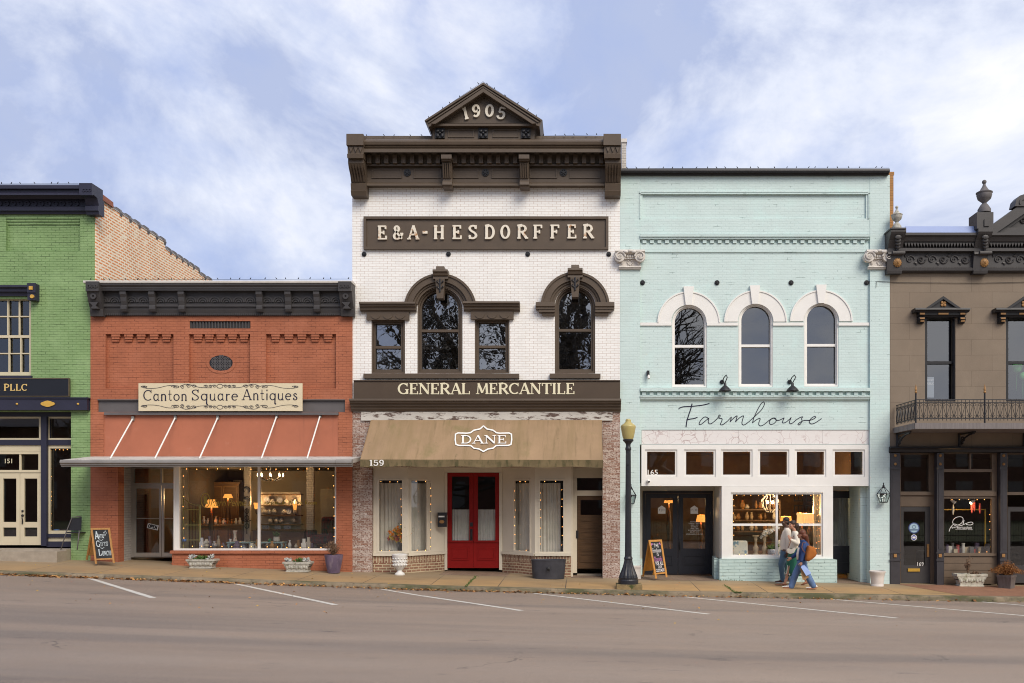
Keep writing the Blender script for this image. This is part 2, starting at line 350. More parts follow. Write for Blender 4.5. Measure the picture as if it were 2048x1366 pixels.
# ------------------------------------------------------------------ lettering: a small stroke alphabet (cap height 1)
def _s(x, y, h=.13): return ([(x - h, y), (x + h, y)], 's')
def _st(x, y0=0, y1=1): return ([(x, y0), (x, y1)], 'T')
GL = {
 'A': (.82, [([(.1, .03), (.41, 1)], 't'), ([(.41, 1), (.72, .03)], 'T'), ([(.22, .34), (.6, .34)], 't'), _s(.1, .03), _s(.72, .03)]),
 'C': (.80, [(arc(.44, .5, .36, .45, 48, 312, 20), 'c'), ([(.70, 1), (.70, .7)], 't')]),
 'D': (.82, [_st(.18), ([(.05, .96), (.38, .96)] + arc(.38, .5, .34, .46, 90, -90, 14) + [(.05, .04)], 'c')]),
 'E': (.72, [_st(.18), ([(.05, .96), (.62, .96)], 's'), ([(.05, .04), (.66, .04)], 's'), ([(.18, .5), (.46, .5)], 't'), ([(.6, 1), (.6, .76)], 't'), ([(.64, 0), (.64, .26)], 't'), ([(.46, .63), (.46, .37)], 't')]),
 'F': (.70, [_st(.18), ([(.05, .96), (.62, .96)], 's'), _s(.18, .04), ([(.18, .5), (.46, .5)], 't'), ([(.6, 1), (.6, .76)], 't'), ([(.46, .63), (.46, .37)], 't')]),
 'G': (.86, [(arc(.44, .5, .36, .45, 48, 318, 20), 'c'), ([(.70, 1), (.70, .7)], 't'), ([(.70, .02), (.70, .42)], 'T'), _s(.68, .42)]),
 'H': (.88, [_st(.18), _st(.70), ([(.18, .5), (.7, .5)], 't'), _s(.18, .04), _s(.18, .96), _s(.7, .04), _s(.7, .96)]),
 'I': (.38, [_st(.19), _s(.19, .04), _s(.19, .96)]),
 'L': (.70, [_st(.18), _s(.18, .96), ([(.05, .04), (.62, .04)], 's'), ([(.62, 0), (.62, .28)], 't')]),
 'M': (1.0, [([(.14, .03), (.2, .97)], 't'), ([(.2, .97), (.5, .12)], 'T'), ([(.5, .12), (.8, .97)], 't'), ([(.8, .97), (.86, .03)], 'T'), _s(.14, .04), _s(.86, .04)]),
 'N': (.90, [([(.16, 0), (.16, 1)], 't'), ([(.16, .97), (.74, .06)], 'T'), ([(.74, 0), (.74, 1)], 't'), _s(.16, .04), _s(.74, .96), ([(.03, .96), (.2, .96)], 's')]),
 'O': (.88, [(arc(.44, .5, .35, .45, 0, 360, 28), 'c')]),
 'P': (.74, [_st(.18), ([(.05, .96), (.4, .96)] + arc(.4, .72, .26, .24, 90, -90, 12) + [(.18, .48)], 'c'), _s(.18, .04)]),
 'Q': (.90, [(arc(.44, .5, .35, .45, 0, 360, 28), 'c'), ([(.46, .2), (.8, -.08)], 'T')]),
 'R': (.84, [_st(.18), ([(.05, .96), (.4, .96)] + arc(.4, .73, .25, .23, 90, -90, 12) + [(.18, .5)], 'c'), _s(.18, .04), ([(.4, .5), (.72, .03)], 'T'), _s(.74, .04, .1)]),
 'S': (.70, [(spline([(.57, .76), (.52, .91), (.35, .96), (.16, .88), (.13, .72), (.25, .58), (.45, .46), (.58, .30), (.54, .13), (.36, .04), (.18, .08), (.11, .24)], 4), 'c'), ([(.58, 1), (.58, .72)], 't'), ([(.11, 0), (.11, .28)], 't')]),
 'T': (.80, [_st(.4), ([(.06, .96), (.74, .96)], 's'), ([(.07, 1), (.07, .74)], 't'), ([(.73, 1), (.73, .74)], 't'), _s(.4, .04)]),
 'U': (.86, [([(.18, 1), (.18, .35)] + arc(.44, .32, .26, .28, 180, 360, 12) + [(.7, 1)], 'c'), _s(.18, .96), _s(.7, .96)]),
 'V': (.8, [([(.1, 1), (.4, 0)], 'T'), ([(.4, 0), (.7, 1)], 't'), _s(.1, .96), _s(.7, .96)]),
 'K': (.84, [_st(.18), ([(.7, 1), (.2, .45)], 't'), ([(.34, .58), (.72, 0)], 'T'), _s(.18, .04), _s(.18, .96)]),
 'Y': (.8, [([(.1, 1), (.4, .48)], 'T'), ([(.7, 1), (.4, .48)], 't'), _st(.4, 0, .5)]),
 '&': (.86, [(spline([(.78, .42), (.66, .2), (.45, .04), (.2, .06), (.12, .25), (.25, .46), (.48, .66), (.48, .86), (.34, .96), (.2, .86), (.22, .68), (.45, .36), (.76, .04)], 4), 'c'), ([(.62, .42), (.86, .42)], 's')]),
 '-': (.5, [([(.05, .5), (.45, .5)], 'T')]), '!': (.3, [_st(.15, .3, 1), ([(.15, .0), (.15, .12)], 'T')]), ',': (.3, [([(.15, .1), (.08, -.15)], 'T')]), "'": (.2, [([(.1, 1), (.08, .75)], 't')]), ' ': (.42, []),
 '0': (.78, [(arc(.39, .5, .29, .45, 0, 360, 24), 'c')]),
 '1': (.52, [_st(.28), _s(.28, .04, .18), ([(.28, .96), (.08, .86)], 't')]),
 '5': (.74, [([(.62, .94), (.18, .94)], 's'), ([(.18, .96), (.15, .52)], 't'), (spline([(.15, .52), (.36, .6), (.56, .52), (.62, .32), (.54, .12), (.34, .04), (.16, .1), (.1, .22)], 4), 'c')]),
 '6': (.76, [(spline([(.6, .86), (.42, .96), (.2, .8), (.12, .45), (.2, .12), (.4, .04), (.6, .16), (.62, .4), (.46, .56), (.26, .5), (.15, .34)], 4), 'c')]),
 '9': (.76, [(spline([(.14, .14), (.34, .04), (.54, .2), (.62, .55), (.56, .86), (.38, .96), (.18, .84), (.12, .64), (.24, .45), (.46, .46), (.6, .62)], 4), 'c')]),
 'a': (.56, [(spline([(.42, .5), (.3, .6), (.16, .56), (.07, .32), (.14, .08), (.28, .03), (.42, .16)], 3), 'c'), ([(.44, .62), (.44, .06), (.54, .02)], 't')]),
 'c': (.52, [(arc(.28, .31, .22, .28, 50, 310, 12), 'c')]),
 'e': (.58, [([(.08, .34), (.5, .34)], 't'), (arc(.29, .31, .22, .28, 8, 310, 16), 'c')]),
 'h': (.58, [_st(.13), ([(.13, .42)] + arc(.29, .40, .16, .2, 180, 0, 8) + [(.45, 0)], 'c')]),
 'i': (.26, [_st(.13, 0, .6), ([(.13, .82), (.13, .95)], 'T')]),
 'l': (.26, [_st(.13, 0, 1.02)]),
 'm': (.92, [_st(.13, 0, .6), ([(.13, .42)] + arc(.28, .40, .15, .2, 180, 0, 8) + [(.43, 0)], 'c'), ([(.43, .42)] + arc(.6, .40, .16, .2, 180, 0, 8) + [(.76, 0)], 'c')]),
 'n': (.58, [_st(.13, 0, .6), ([(.13, .42)] + arc(.29, .40, .16, .2, 180, 0, 8) + [(.45, 0)], 'c'), _s(.13, .02, .07), _s(.45, .02, .07)]),
 'o': (.58, [(arc(.29, .31, .22, .28, 0, 360, 18), 'c')]),
 'q': (.60, [(arc(.29, .31, .22, .28, 0, 360, 18), 'c'), ([(.5, .6), (.48, -.3), (.58, -.38)], 'T')]),
 'r': (.42, [_st(.13, 0, .6), ([(.13, .4), (.24, .57), (.38, .55)], 't'), _s(.13, .02, .07)]),
 's': (.46, [(spline([(.36, .5), (.24, .6), (.11, .5), (.2, .36), (.34, .26), (.36, .1), (.22, .02), (.08, .1), (.14, .2)], 3), 'c')]),
 't': (.40, [([(.17, .95), (.17, .12), (.24, .03), (.36, .08)], 't'), ([(.04, .6), (.32, .6)], 's')]),
 'u': (.60, [([(.12, .6), (.12, .2)] + arc(.28, .18, .16, .16, 180, 330, 8) + [(.46, .2)], 'c'), ([(.46, .62), (.46, .03), (.56, .02)], 't')]),
}
def text(b, s, x0, x1, ybot, ytop, Y, th=.01, T=.17, t=.09, sf=.08, gap=.06, jit=0., shear=0., rotf=None):
    """sets the string so that it fills x0..x1 (px) with capitals ybot..ytop"""
    H_ = ybot - ytop; tot = sum(GL[c][0] + gap for c in s) - gap; k = (x1 - x0) / tot; x = 0
    for c in s:
        wd, st = GL[c]; jy = random.uniform(-jit, jit)
        for pts, kd in st:
            if kd == 's' and sf == 0 and c not in 'EFLTDPR5': continue
            q = [(x0 + (x + a + shear * b_) * k, ybot - (b_ + jy) * H_) for a, b_ in pts]
            if rotf: q = [rotf(a, b_) for a, b_ in q]
            base = {'T': T, 't': t, 's': sf or t, 'c': None}[kd]
            if base is not None: wd_ = [base * H_] * len(q)
            else:
                wd_ = []
                for i in range(len(q)):
                    a, b_ = q[max(i - 1, 0)], q[min(i + 1, len(q) - 1)]
                    dx, dy = abs(a[0] - b_[0]), abs(a[1] - b_[1]); wd_.append(H_ * lerp(t, T, dy / (dx + dy + 1e-6)))
            b.strip(q, wd_, Y, th)
        x += wd + gap
    return b
def sans(b, s, xc, yc, hpx, Y, th=.004, wpx=None, shear=0., rot=0.):
    """built-in sans letters, centred"""
    cu = bpy.data.curves.new('t', 'FONT'); cu.body = s; cu.align_x = 'CENTER'; cu.shear = shear; cu.resolution_u = 3
    o = bpy.data.objects.new('t', cu); COL.objects.link(o)
    me = bpy.data.meshes.new_from_object(o.evaluated_get(bpy.context.evaluated_depsgraph_get()))
    bpy.data.objects.remove(o)
    if not me.vertices: return b
    xs = [v.co.x for v in me.vertices]; ys = [v.co.y for v in me.vertices]
    k = hpx / (max(ys) - min(ys)); kx = wpx / (max(xs) - min(xs)) if wpx else k
    cx, cy = (max(xs) + min(xs)) / 2, (max(ys) + min(ys)) / 2
    c, sn = math.cos(rot), math.sin(rot); out = []
    for v in me.vertices:
        a, d = (v.co.x - cx) * kx, -(v.co.y - cy) * k
        out.append(P(xc + a * c - d * sn, yc + a * sn + d * c, Y - th))
    b.add(out, [tuple(p.vertices) for p in me.polygons]); bpy.data.meshes.remove(me)
    return b
# ------------------------------------------------------------------ materials
WHITE_ST = ((.50, .30, .16), 1.6, .66, .80, (1, 1, .35))
m_green = BR('green_painted_brick', (.235, .355, .155), (.22, .335, .145), (.16, .275, .10), bump=.8, var=.16, crack=((.075, .13, .05), .53), stains=[((.28, .41, .19), 1.1, .5, .75), ((.14, .22, .085), 1.3, .64, .80, (3, 1, .25))])
m_sidebrick = BR('weathered_side_brick', (.70, .23, .07), (.62, .27, .11), (.80, .70, .54), bw=.23, bh=.082, ms=.024, bump=.6, var=.18, stains=[((.76, .66, .50), 2.4, .54, .66, (1, 1, 2)), ((.10, .07, .05), 9, .72, .76, (1, 1, 2))])
m_red = BR('terracotta_painted_brick', (.405, .138, .070), (.38, .128, .065), (.31, .10, .052), bump=.6, var=.18, crack=((.15, .046, .027), .56), stains=[((.44, .165, .095), .8, .5, .8), ((.22, .07, .04), 1.5, .63, .80, (3, 1, .25)), ((.50, .30, .20), 4, .73, .78, (1, 1, 2))])
m_redflat = M('terracotta_painted_board', (.40, .135, .074), .65, .10, 1.2, stain=[((.30, .105, .06), 1.6, .58, .8, (3, 1, .2)), ((.46, .20, .13), 2.5, .62, .8)])
m_white = BR('white_glazed_brick', (.855, .845, .815), (.81, .80, .77), (.52, .40, .34), bh=.0665, ms=.0042, bump=.35, var=.05, rough=.42, stains=[((.62, .46, .28), .9, .68, .82, (1, 1, .5)), ((.70, .66, .58), 3.0, .62, .8)], spec=.5)
m_worn = BR('worn_painted_brick', (.56, .47, .41), (.30, .17, .12), (.58, .50, .44), bump=.9, var=.25, stains=[((.185, .085, .06), 20, .50, .57, (1, 1, 1.6)), ((.70, .64, .60), 6, .58, .68, (1, 1, 2)), ((.15, .08, .065), 5, .70, .74, (.6, 1, 4))])
m_bulk = BR('brown_mixed_brick', (.22, .10, .065), (.33, .19, .12), (.52, .43, .29), bw=.215, bh=.074, ms=.014, bump=.7, var=.25, stains=[((.10, .055, .05), 4, .60, .68, (1, 1, 2))])
m_bulk2 = BR('brown_mixed_brick', (.22, .10, .065), (.33, .19, .12), (.52, .43, .29), bw=.215, bh=.074, ms=.014, bump=.7, var=.25, stains=[((.10, .055, .05), 4, .60, .68, (1, 1, 2))], diag=1)
m_soldier2 = BR('brown_soldier_brick', (.20, .09, .06), (.36, .22, .14), (.52, .43, .29), bw=.2, bh=.076, ms=.014, bump=.7, var=.25, rot=True, diag=1)
m_soldier = BR('brown_soldier_brick', (.20, .09, .06), (.36, .22, .14), (.52, .43, .29), bw=.2, bh=.076, ms=.014, bump=.7, var=.25, rot=True)
m_mint = BR('mint_painted_brick', (.575, .690, .67), (.56, .675, .655), (.52, .635, .618), bump=.36, var=.06, crack=((.26, .34, .33), .61), stains=[((.56, .73, .70), 1.2, .5, .8), ((.50, .38, .33), 2.6, .745, .80, (1, 1, 2.5))])
m_mintrough = BR('mint_rough_brick', (.52, .655, .63), (.49, .63, .605), (.44, .58, .555), bw=.30, bh=.085, ms=.011, bump=1.0, var=.12, crack=((.22, .29, .28), .56))
m_whitepaint = M('white_paint', (.76, .745, .71), .45, .04, 2.0)
m_whitebrick2 = BR('whitewashed_entry_brick', (.50, .47, .43), (.44, .41, .38), (.32, .29, .27), bump=.6, var=.12)
m_cream = M('cream_paint', (.62, .56, .45), .5, .05, 2.0)
m_cream2 = M('warm_cream_paint', (.56, .49, .345), .5, .05, 2.0)
m_brown = M('brown_trim_paint', (.088, .063, .043), .5, .10, 2.5, stain=((.30, .15, .08), 3.0, .74, .80, (.4, 1, 3)))
m_navy = M('navy_trim_paint', (.022, .022, .042), .5, .1, 2.5)
m_char = M('charcoal_trim_paint', (.047, .043, .043), .5, .12, 2.5)
m_char2 = M('black_iron_paint', (.016, .016, .019), .45, .15, 5)
m_steel = M('grey_steel_paint', (.115, .105, .105), .5, .1, 3)
m_tan = BR('scored_taupe_stucco', (.228, .180, .134), (.218, .170, .126), (.165, .128, .095), bw=1.1, bh=.42, ms=.006, bump=.3, var=.12, rough=.8, stains=[((.28, .22, .16), .8, .55, .8, (1, 1, .5)), ((.16, .12, .085), 1.4, .62, .78, (2.5, 1, .25))])
m_tanwood = M('taupe_wood_paint', (.145, .103, .070), .5, .1, 3)
m_gold = M('gold_paint', (.55, .33, .06), .45, .15, 8)
m_bronze = M('bronze_ornament', (.30, .155, .05), .5, .25, 12)
m_letter = M('weathered_letters', (.72, .66, .55), .55, .05, 3, stain=((.42, .20, .07), 5, .58, .68))
m_creamletter = M('cream_letters', (.74, .68, .48), .5, .02)
m_whiteletter = M('white_letters', (.80, .78, .74), .5, .02)
m_inkletter = M('dark_letters', (.012, .012, .035), .4, .1)
m_goldletter = M('gold_leaf_letters', (.30, .21, .03), .4, .1)
m_glass = GLASS('window_glass', (.88, .90, .89), 0, .085)
m_upglass = GLASS('upper_window_glass', (.80, .82, .84), .015, .175)
m_oldglass = GLASS('old_window_glass', (.80, .82, .82), .085, .26)
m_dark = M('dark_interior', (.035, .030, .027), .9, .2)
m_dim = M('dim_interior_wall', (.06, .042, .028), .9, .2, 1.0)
m_timber = M('peeling_timber', (.56, .53, .48), .8, .10, 4, bump=.5, bsc=20, stretch=(.6, 1, 1), stain=[((.12, .08, .065), 5.5, .52, .58, (.55, 1, 2.2)), ((.30, .25, .21), 9, .60, .66, (.5, 1, 3))])
m_awn = M('tan_awning_canvas', (.30, .20, .115), .85, .12, 1.2, bump=.12, bsc=120, stain=[((.24, .165, .085), 2.2, .42, .72, (1.6, .2, .2)), ((.165, .115, .058), 3.2, .55, .78, (2.0, .18, .18)), ((.17, .145, .055), 1.1, .58, .78, (1, .6, .6)), ((.10, .085, .035), 2.3, .66, .78, (1, .5, .5))])
m_awnv = M('soiled_awning_canvas', (.155, .115, .058), .9, .2, 3, stain=[((.075, .065, .028), 6, .48, .66, (1.6, 1, .5))])
m_marble = M('white_marble', (.72, .66, .62), .3, .05, 2, stain=((.74, .73, .71), 1.5, .5, .6))
m_reddoor = M('red_door_paint', (.23, .006, .005), .5, .08, 3, spec=.2)
m_blackdoor = M('blue_black_door_paint', (.012, .014, .022), .4, .1, 3)
m_wood = M('dark_stained_wood', (.085, .044, .018), .5, .25, 3, stretch=(1, 1, 7))
m_alu = M('aluminium_frame', (.36, .335, .31), .35, .06, 3, metal=.5)
m_galv = M('galvanised_metal', (.23, .215, .20), .5, .12, 3, metal=.2, stain=((.20, .17, .14), 5, .60, .75))
m_zinc = M('light_metal_coping', (.55, .52, .48), .5, .1, 4)
m_blueflash = M('pale_blue_metal_sheet', (.33, .40, .62), .7, .04, 1, spec=.1)
m_copper = M('rusty_coping', (.22, .07, .035), .6, .3, 5)
m_limestone = M('carved_limestone', (.62, .58, .53), .75, .12, 6, bump=.3, bsc=30)
m_stoneurn = M('lichened_stone', (.40, .38, .33), .85, .25, 14, bump=.6, bsc=40, stain=((.16, .15, .09), 12, .55, .68))
m_conc = M('old_concrete', (.33, .28, .22), .85, .18, 4, bump=.4, bsc=50)
def pave_mat():
    m, nd, lk, pb = _nodes('sidewalk_concrete')
    g = nd.new('ShaderNodeNewGeometry'); mp = nd.new('ShaderNodeMapping'); mp.inputs['Location'].default_value = (.35, .9, 0); lk.new(g.outputs['Position'], mp.inputs[0])
    bt = nd.new('ShaderNodeTexBrick'); lk.new(mp.outputs[0], bt.inputs['Vector']); bt.offset = 0
    for k, v in (('Scale', 1), ('Brick Width', 1.62), ('Row Height', 9.0), ('Mortar Size', .011), ('Mortar Smooth', .1), ('Bias', 0)): bt.inputs[k].default_value = v
    bt.inputs['Color1'].default_value = (.47, .29, .125, 1); bt.inputs['Color2'].default_value = (.40, .26, .125, 1); bt.inputs['Mortar'].default_value = (.075, .055, .038, 1)
    a = _n(nd, 'ShaderNodeTexNoise', Scale=.7, Detail=7, Roughness=.65); lk.new(_pos(nd, lk, (1, 1.8, 1)), a.inputs['Vector'])
    c = _mix(nd, lk, 1., bt.outputs['Color'], _ramp(nd, lk, a.outputs['Fac'], .3, .72, (.62, .66, .72), (1.12, 1.08, 1.0)), 'MULTIPLY')
    f = _n(nd, 'ShaderNodeTexNoise', Scale=70, Detail=3); lk.new(g.outputs['Position'], f.inputs['Vector'])
    c = _mix(nd, lk, .35, c, _ramp(nd, lk, f.outputs['Fac'], .3, .7, (.6, .6, .6), (1.2, 1.2, 1.2)), 'MULTIPLY')
    # greyer where the shops on the left are
    s = nd.new('ShaderNodeSeparateXYZ'); lk.new(g.outputs['Position'], s.inputs[0])
    mr = nd.new('ShaderNodeMapRange'); mr.inputs[1].default_value = -16; mr.inputs[2].default_value = 4; mr.inputs[3].default_value = .42; mr.inputs[4].default_value = 0; lk.new(s.outputs[0], mr.inputs[0])
    c = _mix(nd, lk, mr.outputs[0], c, (.225, .165, .105))
    # greyer weathered strip along the shopfronts, rusty tan towards the kerb
    wv = nd.new('ShaderNodeMath'); wv.operation = 'MULTIPLY_ADD'; lk.new(a.outputs['Fac'], wv.inputs[0]); wv.inputs[1].default_value = 1.4; lk.new(s.outputs[1], wv.inputs[2])
    mr2 = nd.new('ShaderNodeMapRange'); mr2.inputs[1].default_value = -.75; mr2.inputs[2].default_value = .35; mr2.inputs[3].default_value = 0; mr2.inputs[4].default_value = .75; lk.new(wv.outputs[0], mr2.inputs[0])
    c = _mix(nd, lk, mr2.outputs[0], c, (.26, .205, .135))
    lk.new(c, pb.inputs['Base Color']); pb.inputs['Roughness'].default_value = .8
    bp = nd.new('ShaderNodeBump'); bp.inputs['Strength'].default_value = .25; bp.inputs['Distance'].default_value = .01; lk.new(f.outputs['Fac'], bp.inputs['Height']); lk.new(bp.outputs[0], pb.inputs['Normal'])
    return m
def road_mat():
    m, nd, lk, pb = _nodes('aged_asphalt')
    g = nd.new('ShaderNodeNewGeometry')
    def nz(sc, st, d=6, r=.6):
        n = _n(nd, 'ShaderNodeTexNoise', Scale=sc, Detail=d, Roughness=r); lk.new(_pos(nd, lk, st), n.inputs['Vector']); return n.outputs['Fac']
    c = _mix(nd, lk, _ramp(nd, lk, nz(.5, (.12, 1, 1)), .30, .70), (.195, .158, .134), (.300, .248, .208))      # long tyre-worn bands
    c = _mix(nd, lk, _ramp(nd, lk, nz(1.3, (.5, 1, 1), 8, .7), .3, .7), c, _mix(nd, lk, .45, c, (.30, .225, .17)))
    sp = nz(160, (1, 1, 1), 2, .6)
    c = _mix(nd, lk, .85, c, _ramp(nd, lk, sp, .34, .68, (.42, .42, .42), (1.62, 1.56, 1.50)), 'MULTIPLY')
    c = _mix(nd, lk, _ramp(nd, lk, nz(.35, (.10, 1.6, 1), 4, .5), .52, .62), c, _mix(nd, lk, .42, c, (.12, .105, .098)))   # rubbered wheel paths
    c = _mix(nd, lk, _ramp(nd, lk, nz(1.5, (.6, 1.6, 1), 8, .75), .60, .72), c, (.10, .085, .078))   # oil and patching
    c = _mix(nd, lk, _ramp(nd, lk, nz(38, (1, 1, 1), 3, .6), .66, .70), c, (.40, .35, .30))   # pale stones
    vo = nd.new('ShaderNodeTexVoronoi'); vo.feature = 'DISTANCE_TO_EDGE'; vo.inputs['Scale'].default_value = .33
    wn = _n(nd, 'ShaderNodeTexNoise', Scale=1.5, Detail=6, Roughness=.7); lk.new(g.outputs['Position'], wn.inputs['Vector'])
    va = nd.new('ShaderNodeVectorMath'); va.operation = 'MULTIPLY_ADD'; lk.new(wn.outputs['Color'], va.inputs[0]); va.inputs[1].default_value = (1.6, 1.6, 0); lk.new(g.outputs['Position'], va.inputs[2]); lk.new(va.outputs[0], vo.inputs['Vector'])
    cr = nd.new('ShaderNodeMath'); cr.operation = 'MULTIPLY'; lk.new(_ramp(nd, lk, vo.outputs['Distance'], .0015, .006, (1, 1, 1), (0, 0, 0)), cr.inputs[0]); lk.new(_ramp(nd, lk, nz(.45, (1, 1, 1), 2), .60, .66), cr.inputs[1])
    c = _mix(nd, lk, cr.outputs[0], c, (.05, .045, .042))
    lk.new(c, pb.inputs['Base Color']); pb.inputs['Roughness'].default_value = .78; pb.inputs['Specular IOR Level'].default_value = .35
    bp = nd.new('ShaderNodeBump'); bp.inputs['Strength'].default_value = .35; bp.inputs['Distance'].default_value = .01; lk.new(sp, bp.inputs['Height']); lk.new(bp.outputs[0], pb.inputs['Normal'])
    return m
m_pave = pave_mat(); m_road = road_mat()
m_kerb = M('mossy_kerb', (.21, .165, .11), .9, .25, 3, bump=.5, bsc=40, stain=[((.075, .075, .034), 2.0, .44, .60, (.4, 1, 1)), ((.09, .075, .055), 7, .52, .68)])
m_paver = BR('worn_clay_pavers', (.23, .16, .115), (.31, .22, .16), (.16, .125, .09), bw=.2, bh=.1, ms=.008, flat=True, bump=.6, var=.25)
m_redpaver = BR('red_clay_pavers', (.31, .155, .095), (.27, .135, .085), (.19, .12, .075), bw=.2, bh=.1, ms=.006, flat=True, rot=True, bump=.4, var=.15)
m_mark = M('worn_road_paint', (.58, .56, .51), .7, .10, 6, stain=[((.26, .22, .19), 14, .56, .66), ((.26, .22, .19), 3, .66, .74)])
m_grass = M('lawn', (.07, .085, .03), .9, .3, .6)

# ------------------------------------------------------------------ ground
b = B(); b.add([(-600, -600, -3), (600, -600, -3), (600, 600, -3), (-600, 600, -3)], [(0, 1, 2, 3)]); struct(b.build('ground', m_grass))
def sheet(name, mat, xs, ys, zf, off=0.):
    b = B(); vs = [(x, y, zf(x, y) + off) for y in ys for x in xs]; n = len(xs)
    b.add(vs, [(j * n + i, j * n + i + 1, (j + 1) * n + i + 1, (j + 1) * n + i) for j in range(len(ys) - 1) for i in range(n - 1)])
    return struct(smoothang(b.build(name, mat)))
XS = [-30 + i * .5 for i in range(121)]
sheet('sidewalk', m_pave, XS, [KY + .16, -1.7, -.8, 0, .8, 3.0], ground)
sheet('road', m_road, [-70 + i * 1. for i in range(141)], [KY - .001, -3.4, -4.5, -6.9, -9, -11.6, -14.6, -20, -26.5], ground)
sheet('lawn', m_grass, [-70 + i * 5 for i in range(29)], [-28.6, -45, -90], lambda x, y: 0.0 if y < -29 else -.45)
b = B()
for i in range(len(XS) - 1):
    a, c = XS[i], XS[i + 1]; q = lambda x: (kz(x, KTOP, KY), kz(x, KBOT, KY) - .06)
    (t0, g0), (t1, g1) = q(a), q(c); yo = KY + .17
    za, zc_ = ground(a, yo) + .004, ground(c, yo) + .004
    b.add([(a, yo, za), (c, yo, zc_), (a, KY + .03, t0 + .003), (c, KY + .03, t1 + .003), (a, KY, t0 - .025), (c, KY, t1 - .025), (a, KY - .015, g0), (c, KY - .015, g1)],
          [(0, 2, 3, 1), (2, 4, 5, 3), (4, 6, 7, 5)])
struct(smoothang(b.build('kerb', m_kerb), 60))
# entries and clay pavement
sheet('entry_paving', m_paver, [pX(880) + i * .3 for i in range(7)], [-.18, .2, .6, 1.3], ground, .004)
sheet('entry_paving', m_paver, [pX(1143) + i * .21 for i in range(5)], [-.12, .2, .6, 1.0], ground, .005)
sheet('entry_paving', m_paver, [pX(1272) + i * .45 for i in range(6)], [-.25, .3, .9, 1.6], ground, .004)
sheet('entry_paving', m_paver, [pX(1674) + i * .3 for i in range(4)], [-.12, .3, .9, 1.6], ground, .004)
b = B(); y0 = -.05; xs = [pX(1795) + i * .25 for i in range(40)]
vs = []
for y in (y0, -.9, -1.7, KY + .18):
    for x in xs: xx = x + (y0 - y) * .30; vs.append((xx, y, ground(xx, y) + .005))
n = len(xs); b.add(vs, [(j * n + i, j * n + i + 1, (j + 1) * n + i + 1, (j + 1) * n + i) for j in range(3) for i in range(n - 1)])
struct(b.build('brick_pavement', m_redpaver))
# parking stripes, painted at an angle
def onroad(px, py):
    Y = -3.0
    for _ in range(40):
        z = ground(pX(px, Y), Y); k = (ZC - z) * S / (py - HZ); Y = min(KY - .06, lerp(Y, k * D - D, .7))
    return Vector((pX(px, Y), Y, ground(pX(px, Y), Y)))
for k_, (a0, a1, wpx) in enumerate((((180, 1157), (306, 1196), 1), ((472, 1168), (671, 1210), 1), ((765, 1179), (1043, 1221.5), 1), ((1069, 1187), (1418, 1228.5), 1), ((1367, 1192.5), (1795, 1236.5), 1), ((1664, 1198.5), (2125, 1238), 1), ((1963, 1204), (2440, 1243), 1), ((-115, 1148), (-40, 1182), 1))):
    p, q = onroad(*a0), onroad(*a1); d = (q - p); b = B(); vs = []; nseg = 14
    nr = Vector((-d.y, d.x, 0)).normalized()
    for i in range(nseg + 1):
        c = p + d * (i / nseg)
        for sgn in (-1, 1):
            wob = .064 + .006 * mnoise.noise(Vector((c.x * 2, c.y * 2, sgn)))
            e = c + nr * sgn * wob; vs.append((e.x, e.y, ground(e.x, e.y) + .004))
    b.add(vs, [(2 * i, 2 * i + 1, 2 * i + 3, 2 * i + 2) for i in range(nseg)])
    struct(b.build('parking_line', m_mark))

# ------------------------------------------------------------------ small builders for the facades
def window(par, px0, ytop, px1, ybot, mat, gmat, Y, arch=False, fr=8, rail=None, ft=.07, mull=(), name='window', frb=None):
    """frame in the opening at depth Y (front), pane behind; frame is a part, pane a sub-part"""
    b = B(); frb = frb or fr
    if arch: o = archpoly(px0, px1, ytop, ybot); i_ = archpoly(px0 + fr, px1 - fr, ytop + fr, ybot - frb)
    else: o = rect(px0, ytop, px1, ybot); i_ = rect(px0 + fr, ytop + fr, px1 - fr, ybot - frb)
    b.plate(o, [i_], Y, Y + ft)
    if rail: b.pb(px0 + fr - 1, rail - 2.6, px1 - fr + 1, rail + 2.6, Y + .006, Y + ft + .02)
    for mx_ in mull:
        if mx_[0] == 'v': b.pb(mx_[1] - mx_[2] / 2, mx_[3], mx_[1] + mx_[2] / 2, mx_[4], Y + .012, Y + ft + .012)
        else: b.pb(mx_[3], mx_[1] - mx_[2] / 2, mx_[4], mx_[1] + mx_[2] / 2, Y + .014, Y + ft + .01)
    w_ = b.build(name, mat, par)
    g = B(); c = [(p.x, p.z) for p in (P(u, v, Y + ft + .03) for u, v in i_)]
    # pane is one sheet a little larger than the sight line
    cx = sum(p[0] for p in c) / len(c); cz = sum(p[1] for p in c) / len(c)
    c = [(cx + (x - cx) * 1.04, cz + (z - cz) * 1.03) for x, z in c]
    g.add([(x, Y + ft + .03, z) for x, z in c], [tuple(range(len(c)))]).build('pane', gmat, w_, smooth=None)
    return w_
def room(par, x0, y0, x1, y1, Ya, Yb, mat, name='room_wall', floor=True):
    a = P(x0, y0); c = P(x1, y1); b = B(); v = [(x, y, z) for z in (c.z, a.z) for y in (Ya, Yb) for x in (a.x, c.x)]
    f = [(2, 3, 7, 6), (0, 2, 6, 4), (1, 3, 7, 5), (4, 5, 7, 6)] + ([(0, 1, 3, 2)] if floor else [])
    return b.add(v, f).build(name, mat, par, smooth=None)
